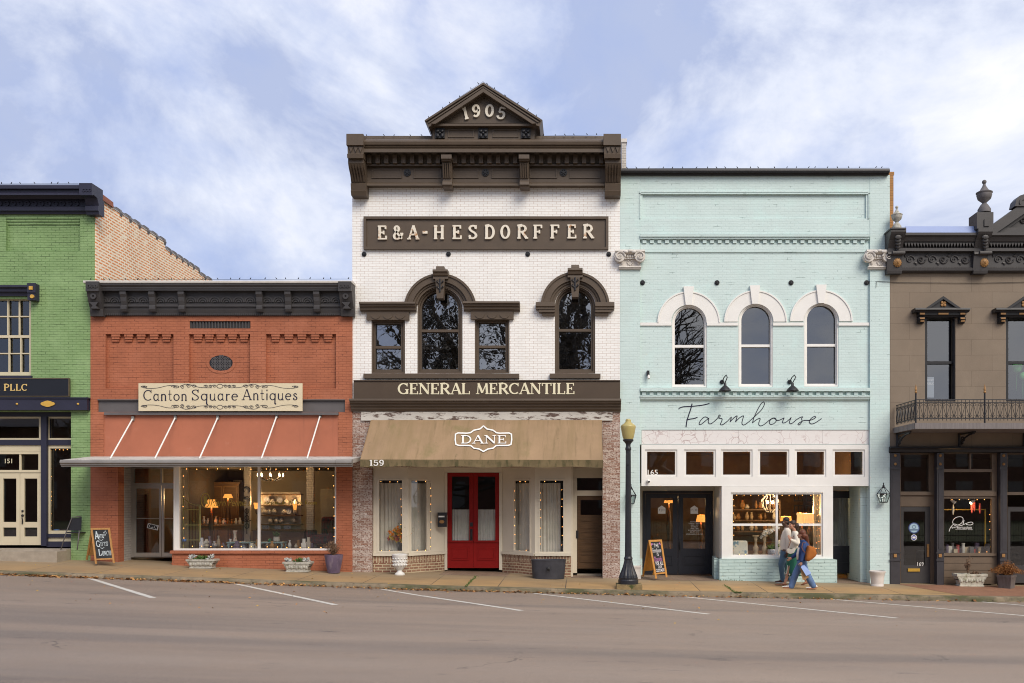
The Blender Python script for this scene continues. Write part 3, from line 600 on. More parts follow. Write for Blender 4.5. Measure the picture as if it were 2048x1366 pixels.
def shell(par, x0, x1, ytop, mat, depth=9., yroof=None, thick=.24, y0=.31):
    """side walls, back wall and roof behind a facade"""
    a, c = pX(x0), pX(x1); zt = P(0, ytop).z; b = B()
    b.box(a, a + thick, y0, depth, -1.2, zt - .25); b.box(c - thick, c, y0, depth, -1.2, zt - .25); b.box(a + thick, c - thick, depth - .25, depth, -1.2, zt - .3)
    b.build('side_wall', mat, par)
    B().box(a + thick + .004, c - thick - .004, y0, depth - .26, zt - .75, zt - .55).build('roof', m_steel, par)
def dentils(b, xs, w_, y0, y1, Yf, Yb):
    for x in xs: b.pb(x - w_ / 2, y0, x + w_ / 2, y1, Yf, Yb)
def framebox(b, x0, y0, x1, y1, t, Yf, Yb): b.plate(rect(x0, y0, x1, y1), [rect(x0 + t, y0 + t, x1 - t, y1 - t)], Yf, Yb)
def anchor(par, x, y, r, Y=0.):
    b = B(); p = P(x, y, Y); k = 1 / S
    for q, (rr, h) in enumerate(((r, .02), (r * .72, .04), (r * .3, .06))):
        b.plate3([(p.x + rr * k * math.cos(t * math.pi / 8), p.z + rr * k * math.sin(t * math.pi / 8)) for t in range(16)], [], Y - h, Y + .005 if q == 0 else Y - .021)
    for t in range(6): c, s_ = math.cos(t * math.pi / 3), math.sin(t * math.pi / 3); b.ell((p.x + r * .55 * k * c, Y - .04, p.z + r * .55 * k * s_), r * .16 * k, 6, 4)
    return b.build('wall_anchor', m_char2, par)
GB = 1206   # facade plates run down below the pavement

# ================================================================== GREEN BUILDING
g = thing('green_brick_building', 'green painted brick building with navy cornice, cut by the left edge', 'building', P(30, 1118))
b = B(); b.plate(rect(-260, 420, 189, GB), [rect(-70, 597, 62, 751), rect(-230, 822, 142, GB - 2), rect(12, 437, 160, 502), rect(-200, 437, -52, 502)], 0, .3)
b.build('front_wall', m_green, g)
b = B(); b.pb(11, 436, 161, 503, .09, .2); b.pb(-201, 436, -51, 503, .09, .2)
for x0, x1 in ((12.5, 159.5), (-199.5, -52.5)):
    b.pb(x0, 437.3, x1, 443, .03, .089); b.pb(x0, 443.2, x1, 449, .06, .089)
b.build('recessed_panel', m_green, g)
b = B()      # stepped parapet of bare brick on the far side, runs back from the street
x_ = P(190.5, 0).x; t = .3
def prow(Y): return D / (D + Y)
def zat(px, py):  # point on the side wall seen at (px, py)
    Y = D * (XV - 190.5) / (XV - px) - D; return Y, P(px, py, Y).z
pts = [zat(191, 388)] + [zat(*p) for p in ((223, 409), (223.5, 414), (331, 484), (330, 496), (399, 541), (398.5, 547), (424, 562), (440, 590))]
poly = [(max(Y, .02), z) for Y, z in pts] + [(pts[-1][0] + 1, -1.2), (.02, -1.2)]
n = len(poly); vs = [(x_, y, z) for y, z in poly] + [(x_ - t, y, z) for y, z in poly]; tr = tessellate_polygon([[Vector((y, z, 0)) for y, z in poly]])
b.add(vs, [tuple(q) for q in tr] + [tuple(i + n for i in q[::-1]) for q in tr] + [(i, (i + 1) % n, (i + 1) % n + n, i + n) for i in range(n)])
sw = b.build('side_wall', m_sidebrick, g)
b = B()
for r5 in range(7):
    z = 3.55 + r5 * .47; Y = .12
    while Y < 8.4:
        top = pw(Y, [(q[0], q[1]) for q in pts]); 
        if z < top - .15 and mnoise.noise(Vector((Y * .8, z * 3, 0))) > -.25: b.box(x_ - .01, x_ + .004, Y, Y + .062, z, z + .058)
        Y += .118
b.build('header_course', M('burnt_header_brick', (.075, .045, .035), .85, .4, 20), sw)
b = B()
for (p, q) in ((0, 1),):
    b.add([(x_ + .05, pts[0][0] + .02, pts[0][1] + .10), (x_ + .05, pts[1][0], pts[1][1] + .06), (x_ - .36, pts[1][0], pts[1][1] + .06), (x_ - .36, pts[0][0] + .02, pts[0][1] + .10),
           (x_ + .06, pts[0][0] + .02, pts[0][1] - .06), (x_ + .06, pts[1][0], pts[1][1] - .09), (x_ - .36, pts[1][0], pts[1][1] - .09), (x_ - .36, pts[0][0] + .02, pts[0][1] - .06)],
          [(0, 1, 2, 3), (0, 4, 5, 1), (1, 5, 6, 2), (3, 7, 4, 0)])
b.build('coping', m_copper, sw)
for a_, c_ in ((2, 3), (4, 5), (6, 7)):      # clay tiles along the steps
    for q in range(int(6 if a_ < 6 else 2)):
        u = (q + .5) / (6 if a_ < 6 else 2); Y = lerp(pts[a_][0], pts[c_][0], u); z = lerp(pts[a_][1], pts[c_][1], u); ln = (pts[c_][0] - pts[a_][0]) / (6 if a_ < 6 else 2)
        bb = B(); bb.tube([(x_ - .15, Y - ln * .42, z - .02), (x_ - .15, Y + ln * .5, z - .03)], .155, 10); bb.tube([(x_ - .15, Y + ln * .30, z - .02), (x_ - .15, Y + ln * .52, z - .02)], .18, 10); bb.build('coping_tile', m_steel, sw)
b = B(); b.box(pX(-260), pX(-245), .31, 9, -1.2, 6.6); b.box(pX(-245), x_ - .35, 8.7, 9, -1.2, 5); b.build('rear_wall', m_green, g)
B().box(pX(-244), x_ - .31, .31, 8.6, 5.2, 5.35).build('roof', m_steel, g)
b = B()
b.mould(-260, 160, [(369, -.42), (372, -.44), (377, -.44), (379, -.36), (384, -.36), (387, -.42), (390, -.42), (391, -.2), (398, -.16), (399, -.06), (412, -.06), (413, -.14), (421, -.14), (423, -.08), (428, -.06), (429, 0)], .05)
b.pb(158, 366, 183.5, 390, -.5, .05); b.mould(162, 188, [(390, -.46), (396, -.30), (411, -.22), (412, -.26), (421, -.26), (423, -.22), (429, -.2)], .05)
for i in range(14): b.plate(ringpoly(152 - i * 14, 407, 3.4, 5.6, 200, 520, 10), [], -.085, -.055)
for i in range(3): b.plate(ringpoly(167 + i * 6, 380, 2, 3.4, 0, 340, 8), [], -.515, -.49)
b.build('cornice', m_navy, g)
w_ = window(g, -70, 597, 62, 751, m_cream2, m_glass, .09, False, 3.5, 673, .05, [('v', x, 2.6, 600, 670) for x in (-43, -19, 15.5, 38.5)] + [('v', x, 2.6, 676, 745) for x in (-41, -17, 18, 41.5)] + [('h', 633, 2.4, -67, 59), ('h', 707, 2.4, -67, 59)], frb=7)
b = B(); b.mould(-80, 62, [(570, -.20), (574, -.20), (577, -.14), (583, -.13), (585, -.07), (592, -.05)], .02); b.pb(55, 566.5, 70, 600, -.20, .02); b.pb(54, 566, 71, 585, -.23, -.201); b.build('lintel', m_navy, w_)
b = B(); b.pb(57.5, 572, 64.5, 579, -.26, -.231); b.plate([(63.5 + 4 * math.cos(t * .5236), 592.5 + 3.8 * math.sin(t * .5236)) for t in range(12)], [], -.235, -.201); b.build('gold_boss', m_gold, w_)
B().pb(-72, 751, 63, 757, -.05, .12).build('sill', m_navy, w_)
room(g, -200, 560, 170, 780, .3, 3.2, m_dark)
# shopfront, set back under the beam
b = B(); b.pb(-240, 796, 174, 820, -.16, -.004); b.mould(-240, 175, [(794.6, -.19), (797, -.19)], -.004); b.build('beam', m_navy, g)
b = B(); b.plate([(95 + 14 * math.cos(t * .314), 807.5 + (5.6 + .8 * math.cos(4 * t * .314)) * math.sin(t * .314)) for t in range(20)], [], -.185, -.161); b.build('plaque', m_gold, g)
b = B()
for x in (34, 156): b.ell(P(x, 808, -.165), .03, 10, 6)
b.build('gold_boss', m_gold, g)
Yg = .38
b = B(); b.pb(-230, 822, 160, 833, Yg - .05, Yg + .1); b.pb(82, 833, 93, 1092, Yg - .09, Yg + .12); b.pb(93.2, 880, 175, 890, Yg - .04, Yg + .1); b.pb(-230, 880, 81.8, 890, Yg - .04, Yg + .1); b.pb(93.2, 1068, 175, 1075, Yg - .05, Yg + .1); b.pb(93.2, 1083, 175, 1094, Yg - .05, Yg + .1)
b.build('shopfront_frame', m_navy, g)
for x0, x1 in ((-60, 81.5), (93.5, 178)): window(g, x0, 833.3, x1, 879.7, m_cream2, m_glass, Yg, False, 3.6, None, .05, name='transom')
sw_ = window(g, 93.5, 890.3, 178, 1067.7, m_cream2, m_glass, Yg, False, 6.5, None, .06, name='display_window')
B().pb(93.3, 1075.2, 178, 1082.8, Yg, Yg + .08).build('kickboard', m_cream2, g)
b = B(); b.pb(-60, 890.3, 81.7, 903, Yg, Yg + .08); b.build('door_header', m_cream2, g)
window(g, -60, 903.2, 81.7, 945, m_cream2, m_glass, Yg, False, 5, None, .06, [('v', 40, 3, 906, 942)], name='transom')
b = B(); sans(b, '151', 17, 922, 9, Yg + .02); b.build('street_number', m_creamletter, g)
for x0, x1, hx in ((-2, 39.6, 36), (40.4, 81.6, 45)):
    bb = B(); bb.plate(rect(x0, 946, x1, 1090), [rect(x0 + 8, 957, x1 - 7, 1044), rect(x0 + 8, 1055, x1 - 7, 1073)], Yg + .02, Yg + .07); d_ = bb.build('door', m_cream2, g)
    B().add([P(x0 + 7, 956, Yg + .05), P(x1 - 6, 956, Yg + .05), P(x1 - 6, 1074, Yg + .05), P(x0 + 7, 1074, Yg + .05)], [(0, 1, 2, 3)]).build('pane', m_glass, d_, smooth=None)
    if hx == 45:
        bb = B(); bb.ell(P(45, 1022, Yg), .03); bb.ell(P(45, 1031, Yg), .035); bb.tube([P(44, 1036, Yg + .01), P(45, 1040, Yg - .05), P(44.5, 1048, Yg + .01)], .015); bb.build('handle', m_char2, d_)
struct_y = zbase(pX(80))
b = B(); a, c = pX(16), pX(141); b.box(pX(-240), c, -.20, 1.4, -.3, P(0, 1098).z - .0); b.box(a, c - .003, -.62, -.2, -.3, P(0, 1103, -.62).z); b.build('step', m_conc, g)
room(g, -200, 826, 186, 1094, Yg + .12, 5, m_dim)

# ================================================================== TERRACOTTA SHOP
r_ = thing('terracotta_brick_shop', 'low terracotta painted brick shop with charcoal bracketed cornice', 'building', P(443, 1133))
YR = -.035
b = B(); b.plate(rect(181, 626, 704.4, GB), [rect(211, 668, 347, 777), rect(378, 668, 500, 777), rect(532, 668, 672, 777), rect(195, 799, 690, 824), rect(208, 830, 676, 915), rect(236, 930, 672.5, GB - 2), rect(379, 642, 501, 657)], YR, .28)
b.build('front_wall', m_red, r_)
b = B()
for x0, x1, cs in ((211, 347, (231, 257, 282, 308, 333)), (378, 500, (396, 418.5, 441.5, 465, 488)), (532, 672, (551, 577.5, 603.5, 630, 656))):
    b.pb(x0 - 1, 667, x1 + 1, 778, YR + .10, YR + .2)
    for cx in cs:
        b.pb(cx - 8.5, 668.4, cx + 8.5, 673, YR + .01, YR + .099); b.pb(cx - 7.6, 673.3, cx + 7.6, 678, YR + .03, YR + .099); b.pb(cx - 7, 678.3, cx + 7, 683, YR + .055, YR + .099)
pn = b.build('recessed_panel', m_red, r_)
b = B(); o = [(442 + 29.5 * math.cos(t * .2618), 726 + 21.5 * math.sin(t * .2618)) for t in range(24)]; i_ = [(442 + 23.5 * math.cos(t * .2618), 726 + 15.5 * math.sin(t * .2618)) for t in range(24)]
b.plate(o, [i_], YR + .088, YR + .099); b.build('vent_surround', m_red, r_)
b = B(); b.plate(i_, [], YR + .094, YR + .0985)
vt = b.build('oval_vent', m_char2, r_)
b = B()
for x in range(420, 466, 5):
    for y in range(712, 742, 5):
        if ((x - 442) / 22) ** 2 + ((y - 726) / 14.5) ** 2 < 1: b.plate(ringpoly(x, y, 1.2, 2.4, 0, 350, 6), [], YR + .083, YR + .093)
b.build('grille', m_steel, vt)
b = B(); b.pb(378, 641, 502, 658, YR + .06, YR + .12)
for i in range(20): b.tube([P(382 + i * 6.1, 642, YR + .05), P(382 + i * 6.1, 657, YR + .05)], .027, 8)
b.build('louvre_vent', m_char, r_)
b = B()
b.mould(166, 704.5, [(561, -.36), (563, -.37), (566, -.36)], .0); zc = b.build('roof_edge', m_zinc, r_)
b = B()
b.mould(171, 703.9, [(566.2, -.34), (570, -.34), (574, -.30), (577, -.30), (578, -.28), (581, -.28), (582, -.12), (608, -.10), (609, -.16), (613, -.16), (614.5, -.12), (620, -.11), (626, -.09), (630, -.085), (632, -.045)], .02)
cb_ = b.build('cornice', m_char, r_)
for xx in (171, 676):                                       # end consoles
    b = B(); x1 = xx + 26; b.pb(xx, 562.5, x1, 582, -.42, -.05); b.mould(xx + 2, x1 + 2, [(582.2, -.37), (600, -.30), (602, -.29), (618, -.20), (619, -.21), (632, -.18)], -.01)
    b.plate(ringpoly(xx + 15, 592, 2, 6, 0, 360, 16), [], -.365, -.2)
    for dx in (6, 13, 20): b.plate(ringpoly(xx + dx, 572, 1.5, 4, 90, 420, 8), [], -.44, -.41)
    b.plate([(xx + 7, 604), (xx + 25, 604), (xx + 20, 611), (xx + 25, 617), (xx + 9, 617), (xx + 14, 611)], [], -.32, -.1)
    b.build('console', m_char, cb_)
for cx in (245, 302, 361, 517, 574.5, 632):                 # brackets
    b = B(); b.mould(cx - 6, cx + 6, [(583, -.27), (588, -.27), (594, -.23), (602, -.22), (610, -.19), (613, -.22), (618, -.22), (623, -.19), (624, -.11)], -.05); b.build('bracket', m_char, cb_)
for xs in ((206, 229), (263, 286), (321, 343), (381, 405, 429, 453, 477, 500), (534, 557), (591, 615), (650, 672)):
    b = B()
    for x in xs:
        for r0, r1 in ((9, 11.5), (5, 7.2), (0.5, 3)): b.plate(ringpoly(x, 604, r0, r1, 180, 360, 12), [], -.135 - .006 * (r1 < 8), -.09)
    b.build('frieze_ornament', m_char, cb_)
b = B()
for i in range(118): b.pb(206 + i * 3.95, 627, 208.2 + i * 3.95, 630.5, -.11, -.07)
b.build('bead_course', m_char, cb_)
b = B(); b.pb(194.5, 798.6, 690.5, 824.4, YR + .05, YR + .15); b.pb(208, 824.5, 676, 829.8, -.12, .1); b.pb(195, 798.7, 690, 800.5, YR - .02, YR + .049); bt_ = b.build('steel_lintel', m_steel, r_)
b = B(); b.pb(207.5, 829.9, 676.5, 915.5, YR + .012, YR + .1); b.build('infill_panel', m_redflat, r_)
# piers and entry side
b = B(); b.pb(212, 930, 218.5, GB, YR - .004, YR + .05); b.build('pier_groove', m_red, r_)
b = B(); a0, a1 = P(236, 0), P(262.5, 0, .85); zt = 3.1
b.add([(a0.x, .02, -1), (a1.x, .85, -1), (a1.x, .85, zt), (a0.x, .02, zt)], [(0, 1, 2, 3)]); b.build('entry_side_wall', m_whitebrick2, r_)
YD = .85
b = B(); b.plate(rect(261, 930, 372, 1114.5), [rect(267.5, 937, 321, 966), rect(324, 937, 370, 966), rect(267.5, 971, 370, 1113.5)], YD, YD + .08); b.build('door_frame', m_alu, r_)
B().add([P(264, 934, YD + .04), P(371, 934, YD + .04), P(371, 968, YD + .04), P(264, 968, YD + .04)], [(0, 1, 2, 3)]).build('transom_pane', m_glass, r_, smooth=None)
for x0, x1 in ((267.8, 322.5), (323.5, 369)):
    bb = B(); bb.plate(rect(x0, 971.3, x1, 1113), [rect(x0 + 4, 977, x1 - 4, 1105.5)], YD + .015, YD + .06); d_ = bb.build('door', m_alu, r_)
    B().add([P(x0 + 3, 976, YD + .045), P(x1 - 3, 976, YD + .045), P(x1 - 3, 1106, YD + .045), P(x0 + 3, 1106, YD + .045)], [(0, 1, 2, 3)]).build('pane', m_glass, d_, smooth=None)
    bb = B(); bb.tube([P(x0 + 2, 1037, YD - .02), P(x1 - 2, 1037, YD - .02)], .014); bb.build('push_bar', m_alu, d_)
YW = .02
dw = window(r_, 347, 928, 673.5, 1101, m_whitepaint, m_glass, YW, False, 4.0, None, .07, [('v', 517.5, 4.5, 930, 1098), ('v', 354, 9, 930, 1098)], name='display_window')
b = B(); b.pb(340, 1101.2, 674, 1107.5, -.10, .12); b.build('window_ledge', m_red, r_)
b = B(); b.pb(344, 1107.7, 672.4, GB - 4, -.05, .12); b.box(pX(344), pX(344) + .12, .121, .84, -1, P(0, 1107.7).z); b.build('bulkhead', m_red, r_)
b = B(); b.box(pX(346), pX(346) + .05, .1, .84, P(0, 1100).z, P(0, 928).z); b.build('window_return', m_alu, r_)
room(r_, 264, 926, 690, 1116, YD + .07, 6.5, m_dim)
B().pb(486, 930, 680, 1104, 6.42, 6.48).build('plaster_panel', M('cream_plaster', (.34, .29, .22), .8, .1, 2), r_)
b = B(); b.box(pX(352), pX(686), .13, 2.9, P(0, 1113).z, P(0, 1100).z); b.build('display_platform', m_dim, r_)
room(r_, 210, 640, 690, 800, .3, 1.0, m_dark)
shell(r_, 182, 704, 590, m_red)
b = B(); b.box(pX(182.5), pX(704), .25, .9, P(0, 930).z, P(0, 915).z); b.build('entry_ceiling', m_dim, r_)
# gold lettering on the display glass
yt = YW + .085
gl_t = B(); sans(gl_t, 'Merri Pennie\'s', 461, 1005, 15, yt, .003, 80, .35); gl_t.build('window_lettering', m_goldletter, dw, smooth=None); gl_t = B()
o = [(411 + 9.5 * math.cos(t * .3307), 1000.5 + 14.5 * math.sin(t * .3307)) for t in range(19)]; i_ = [(411 + 8 * math.cos(t * .3307), 1000.5 + 13 * math.sin(t * .3307)) for t in range(19)]
gl_t.plate(o, [i_], yt - .003, yt); gl_t.plate([(411 + 3.6 * math.cos(t * .52) , 996 + 4.6 * math.sin(t * .52)) for t in range(12)], [], yt - .003, yt); gl_t.plate([(408, 999), (413, 999), (416, 1008), (408, 1007)], [], yt - .0035, yt)
gl_t.build('cameo_emblem', m_goldletter, dw, smooth=None); gl_t = B()
text(gl_t, 'Mercantile & Tea Room', 528, 634, 1009, 1001, yt, .003, .2, .08, .06)
gl_t.build('window_lettering', m_goldletter, dw, smooth=None)
# ================================================================== WHITE GLAZED-BRICK BUILDING
h = thing('white_brick_building', 'tall white glazed brick building with brown pedimented cornice dated 1905', 'building', P(972, 1150))
w1 = rect(743, 640, 810, 747); w3 = rect(949.5, 638, 1019, 747)
w2 = archpoly(834.7, 925, 575, 747); w4 = archpoly(1109.7, 1190.4, 573, 747)
b = B(); b.plate(rect(704.6, 290, 1240, 824), [w1, w2, w3, w4], 0, .3); b.build('front_wall', m_white, h)
b = B(); b.plate([(704.8, 824.2), (1240, 824.2), (1240, GB), (1205.3, GB), (1205.3, 934), (743.6, 934), (743.6, GB), (704.8, GB)], [], .0, .3); b.build('worn_piers', m_worn, h)
shell(h, 705.5, 1239.5, 300, m_white)
B().pb(1243.5, 284, 1252.5, 352, .36, 1.1).build('chimney', m_whitebrick2, h); B().pb(1242.5, 277, 1254, 283.8, .34, 1.15).build('chimney_cap', m_limestone, h)
b = B(); b.pb(722, 823.5, 1225, 841, -.05, -.004); b.build('timber_beam', m_timber, h)
# main cornice
b = B()
b.mould(716, 1216, [(272, -.30), (278, -.32), (279.5, -.60), (283, -.64), (289, -.62), (292, -.57), (293, -.60), (297, -.56), (298, -.62), (304.5, -.62), (305, -.30), (309, -.26), (327, -.22), (328, -.28), (331.5, -.28), (332.5, -.16), (365, -.16), (367, -.22), (371, -.24), (373, -.1)], .02)
cr = b.build('cornice', m_brown, h)
for i in range(28):
    x = 738 + i * 17.2
    if all(abs(x - c) > 14 for c in (892.5, 1048.5)): B().pb(x - 4.2, 309, x + 4.2, 326, -.36, -.2).build('dentil', m_brown, cr)
b = B()
for x0, x1 in ((743, 803), (827, 882), (905, 957), (983, 1038), (1060, 1114), (1139, 1200)): framebox(b, x0, 337, x1, 356, 2.2, -.185, -.15)
b.build('frieze_panel', m_brown, cr)
for cx in (815, 971, 1127): anchor(cr, cx, 345.5, 7.2, -.165)
for x0, x1 in ((883, 902), (1038.5, 1057.5)):
    b = B(); b.pb(x0 - 1, 309, x1 + 1, 317, -.62, -.2); b.mould(x0, x1, [(317.2, -.56), (322, -.54), (324, -.46), (358, -.34), (362, -.34), (363, -.40), (369, -.42), (371, -.38), (375, -.36)], -.1)
    for q in range(4): b.mould(x0 + 2 + q * 4.2, x0 + 4.4 + q * 4.2, [(326, -.50), (356, -.38)], -.3)
    b.build('bracket', m_brown, cr)
for x0, x1, sg in ((692.6, 726.5, 1), (1207, 1242, -1)):
    b = B(); b.pb(x0, 267.5, x1, 290, -.74, .02)
    b.mould(x0 + 1.5, x1 - .5, [(290.2, -.68), (307, -.66), (308, -.72), (316, -.70), (317, -.62)], .02)
    for q in range(3): b.plate([(x0 + 5 + q * 9.5, 294), (x0 + 13.5 + q * 9.5, 294), (x0 + 9.2 + q * 9.5, 304)], [], -.695, -.67)
    b.mould(x0 + 3.5, x1 + .5, [(317.2, -.60), (326, -.60), (335, -.54), (350, -.38), (366, -.28), (367, -.34), (380, -.30), (381, -.33), (391, -.28)], .0)
    for q in range(5): b.mould(x0 + 6 + q * 5.6, x0 + 8.6 + q * 5.6, [(328, -.635), (336, -.575), (351, -.41), (364, -.31)], -.25)
    b.build('console', m_brown, cr)
# pediment
b = B(); Yp = -.42; b.pb(865, 248, 1069, 279.5, Yp, .5); pd = b.build('pediment', m_brown, h)
b = B(); b.plate([(876, 246.5), (966.5, 184), (1057, 246.5)], [], Yp - .02, .45); b.build('tympanum', m_brown, pd)
b = B()
o = [(849, 241), (966.5, 164.5), (1085, 240), (1079, 253), (1064, 246.8), (966.5, 183.5), (870, 247), (857, 254)]
b.plate(o, [], Yp - .22, .5)
o2 = [(862, 247), (966.5, 176), (1072, 246.5), (1064, 247.2), (966.5, 184), (871, 247.4)]; b.plate(o2, [], Yp - .28, Yp - .221)
b.plate([(872, 248.5), (966.5, 188), (1061, 248.5), (1052, 248.5), (966.5, 193), (881, 248.5)], [], Yp - .06, Yp - .021)
b.plate(rect(860, 247.2, 1074, 251.5), [], Yp - .16, .4)
b.strip([(852, 242.5), (966.5, 168.5), (1082, 241.5)], 3.4, Yp - .221, .05); b.strip([(857, 246), (966.5, 174.3), (1077, 245)], 2.2, Yp - .221, .03)
b.build('raking_cornice', m_brown, pd)
b = B()
for x0, x1 in ((896, 948), (985, 1037)): framebox(b, x0, 258.5, x1, 274.5, 2, Yp - .02, Yp + .01)
b.build('panel', m_brown, pd)
for x0 in (870.5, 957, 1042.5):
    b = B(); b.pb(x0, 256.5, x0 + 18.5, 275.5, Yp - .05, Yp + .01)
    for u in (4.6, 13.8):
        for v in (4.6, 13.8): b.ell(P(x0 + u, 257 + v, Yp - .06), (.05, .03, .05), 8, 5)
    b.ell(P(x0 + 9.2, 266, Yp - .07), (.035, .04, .035), 8, 5); b.build('square_ornament', m_char2, pd)
b = B()
for ch, cx, cy, rt in (('1', 931, 227.5, -13), ('9', 952.8, 223, -4), ('0', 979.5, 222.5, 4), ('5', 1003.5, 227.5, 14)):
    c, s_ = math.cos(R(rt)), math.sin(R(rt))
    text(b, ch, cx - 8.5 + (3 if ch == '1' else 0), cx + 8.5 - (3 if ch == '1' else 0), cy + 12, cy - 12, Yp - .02, .05, .22, .13, .13, rotf=lambda a, d: (cx + (a - cx) * c - (d - cy) * s_, cy + (a - cx) * s_ + (d - cy) * c))
b.build('date_numeral', m_letter, pd)
# name panel
b = B(); b.pb(731, 436.5, 1213, 494.5, -.035, .02); framebox(b, 727, 432.5, 1217, 498.5, 5, -.085, .01); nm = b.build('name_panel', m_brown, h)
b = B()
for ch, x0, x1 in (('E', 755, 775), ('&', 786, 807), ('A', 816, 838), ('-', 844.5, 856.5), ('H', 867, 889.5), ('E', 904, 924.5), ('S', 936.5, 955.5), ('D', 969, 990), ('O', 1001.5, 1020), ('R', 1033.5, 1056.5), ('F', 1065.5, 1086), ('F', 1099.5, 1120), ('E', 1133.5, 1153.5), ('R', 1165, 1188.5)):
    b = B(); dz = -2.2 * (x0 - 755) / 410; text(b, ch, x0, x1, 479.6 + dz, 452.4 + dz, -.035, .05, .19, .115 if ch != '&' else .10, .10); b.build('raised_letter', m_letter, nm)
for x in (728.5, 897, 1055.5, 1217.5): anchor(h, x, 508.5, 4.8, 0)
# windows
YV = .10
def lintel(par, x0, x1, yt):
    b = B(); b.mould(x0, x1, [(yt, -.26), (yt + 3.5, -.27), (yt + 5, -.22), (yt + 9, -.21), (yt + 11, -.16), (yt + 16, -.15), (yt + 17.5, -.11), (yt + 19.5, -.10)], .01, Yx=-.27)
    xa, xb = x0 + 15.5, x1 - 12; b.pb(xa, yt + 19.7, xb, yt + 36, -.09, .02)
    for q in range(3):
        cx = lerp(xa + 18, xb - 18, q / 2); b.plate(ringpoly(cx, yt + 24, 8, 10.2, 20, 160, 10), [], -.108, -.085)
    return b.build('lintel', m_brown, par)
w_ = window(h, 743, 640, 810, 747, m_brown, m_oldglass, YV, False, 8, 694.5, .07); lintel(w_, 717.5, 830, 603.5); framebox(bb := B(), 743.3, 640.3, 809.7, 746.7, 3, .02, .098); bb.build('casing', m_brown, w_)
w_ = window(h, 949.5, 638, 1019, 747, m_brown, m_oldglass, YV, False, 8, 693.5, .07); lintel(w_, 926, 1039, 602.5); framebox(bb := B(), 949.8, 638.3, 1018.7, 746.7, 3, .02, .098); bb.build('casing', m_brown, w_)
for x0, x1, yt, rl, cx, cy, ro, ri in ((834.7, 925, 575, 661.5, 880, 619.5, 72.5, 47.5), (1109.7, 1190.4, 573, 660.5, 1150.3, 612.5, 68.5, 43)):
    w_ = window(h, x0, yt, x1, 747, m_brown, m_oldglass, YV, True, 8.5, rl, .07)
    bb = B(); bb.plate(archpoly(x0 + .3, x1 - .3, yt + .3, 746.7), [archpoly(x0 + 4, x1 - 4, yt + 4, 743)], .03, .098); bb.build('casing', m_brown, w_)
    b = B(); a0 = 180 + (13 if ro > 70 else 0); a1 = 360 - (13 if ro > 70 else 0)
    b.plate(ringpoly(cx, cy, ri + 9, ro, a0, a1), [], -.17, .01); b.plate(ringpoly(cx, cy, ri + 4, ri + 8.9, a0, a1), [], -.11, .01); b.plate(ringpoly(cx, cy, ri - 1.5, ri + 3.9, a0, a1), [], -.07, .02)
    b.plate(ringpoly(cx, cy, ro - 4, ro + .6, a0, a1), [], -.20, -.171)
    if ro < 70:
        for sg in (-1, 1):
            xa, xb = (1071.5, 1109.5) if sg < 0 else (1190.6, 1229)
            b.mould(xa, xb, [(604, -.20), (612, -.205), (614, -.17), (618, -.17)], .01); b.mould(xa + (6 if sg < 0 else 0), xb - (6 if sg > 0 else 0), [(618.2, -.15), (624, -.15)], .01); b.mould(xa + (12 if sg < 0 else 0), xb - (12 if sg > 0 else 0), [(624.2, -.11), (631, -.10)], .01)
    hd = b.build('arch_hood', m_brown, w_)
    b = B(); yk = cy - ro - 1.5; b.plate([(cx - 9.5, yk + 12), (cx + 9.5, yk + 12), (cx + 6.5, yk + 26 + ro - ri), (cx - 6.5, yk + 26 + ro - ri)], [], -.25, .01)
    b.mould(cx - 15, cx + 15, [(yk - 7, -.33), (yk - 3, -.34), (yk + 0, -.30), (yk + 5, -.28), (yk + 7, -.24), (yk + 12, -.25)], .01); b.mould(cx - 8, cx + 8, [(yk - 13, -.26), (yk - 7.2, -.28)], .01)
    b.build('keystone', m_brown, w_)
    b = B(); p = P(cx, yk + 25, -.27); b.tube([(p.x, p.y, p.z + .17), (p.x, p.y, p.z - .17)], .022, 6)
    for s2 in (-1, 1):
        for zz_ in (.08, -.06): b.tube([(p.x, p.y, p.z + zz_ - .05), (p.x + s2 * .05, p.y, p.z + zz_), (p.x + s2 * .085, p.y, p.z + zz_ + .02), (p.x + s2 * .07, p.y, p.z + zz_ + .05)], .016, 6)
    b.build('iron_cross', m_char2, w_)
b = B(); b.mould(726.7, 1038, [(747.2, -.12), (756.4, -.12)], .09); b.build('sill', m_brown, h)
b = B(); b.mould(1099.5, 1201, [(747.2, -.12), (756, -.12)], .09); b.build('sill', m_brown, h)
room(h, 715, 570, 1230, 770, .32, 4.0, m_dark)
# storefront cornice
b = B(); b.mould(698, 1242.5, [(797, -.30), (801, -.31), (803, -.26), (806, -.25), (808, -.19), (812, -.18), (814, -.13), (818, -.12), (821, -.08), (823, -.06)], -.003); b.build('storefront_cornice', m_brown, h)
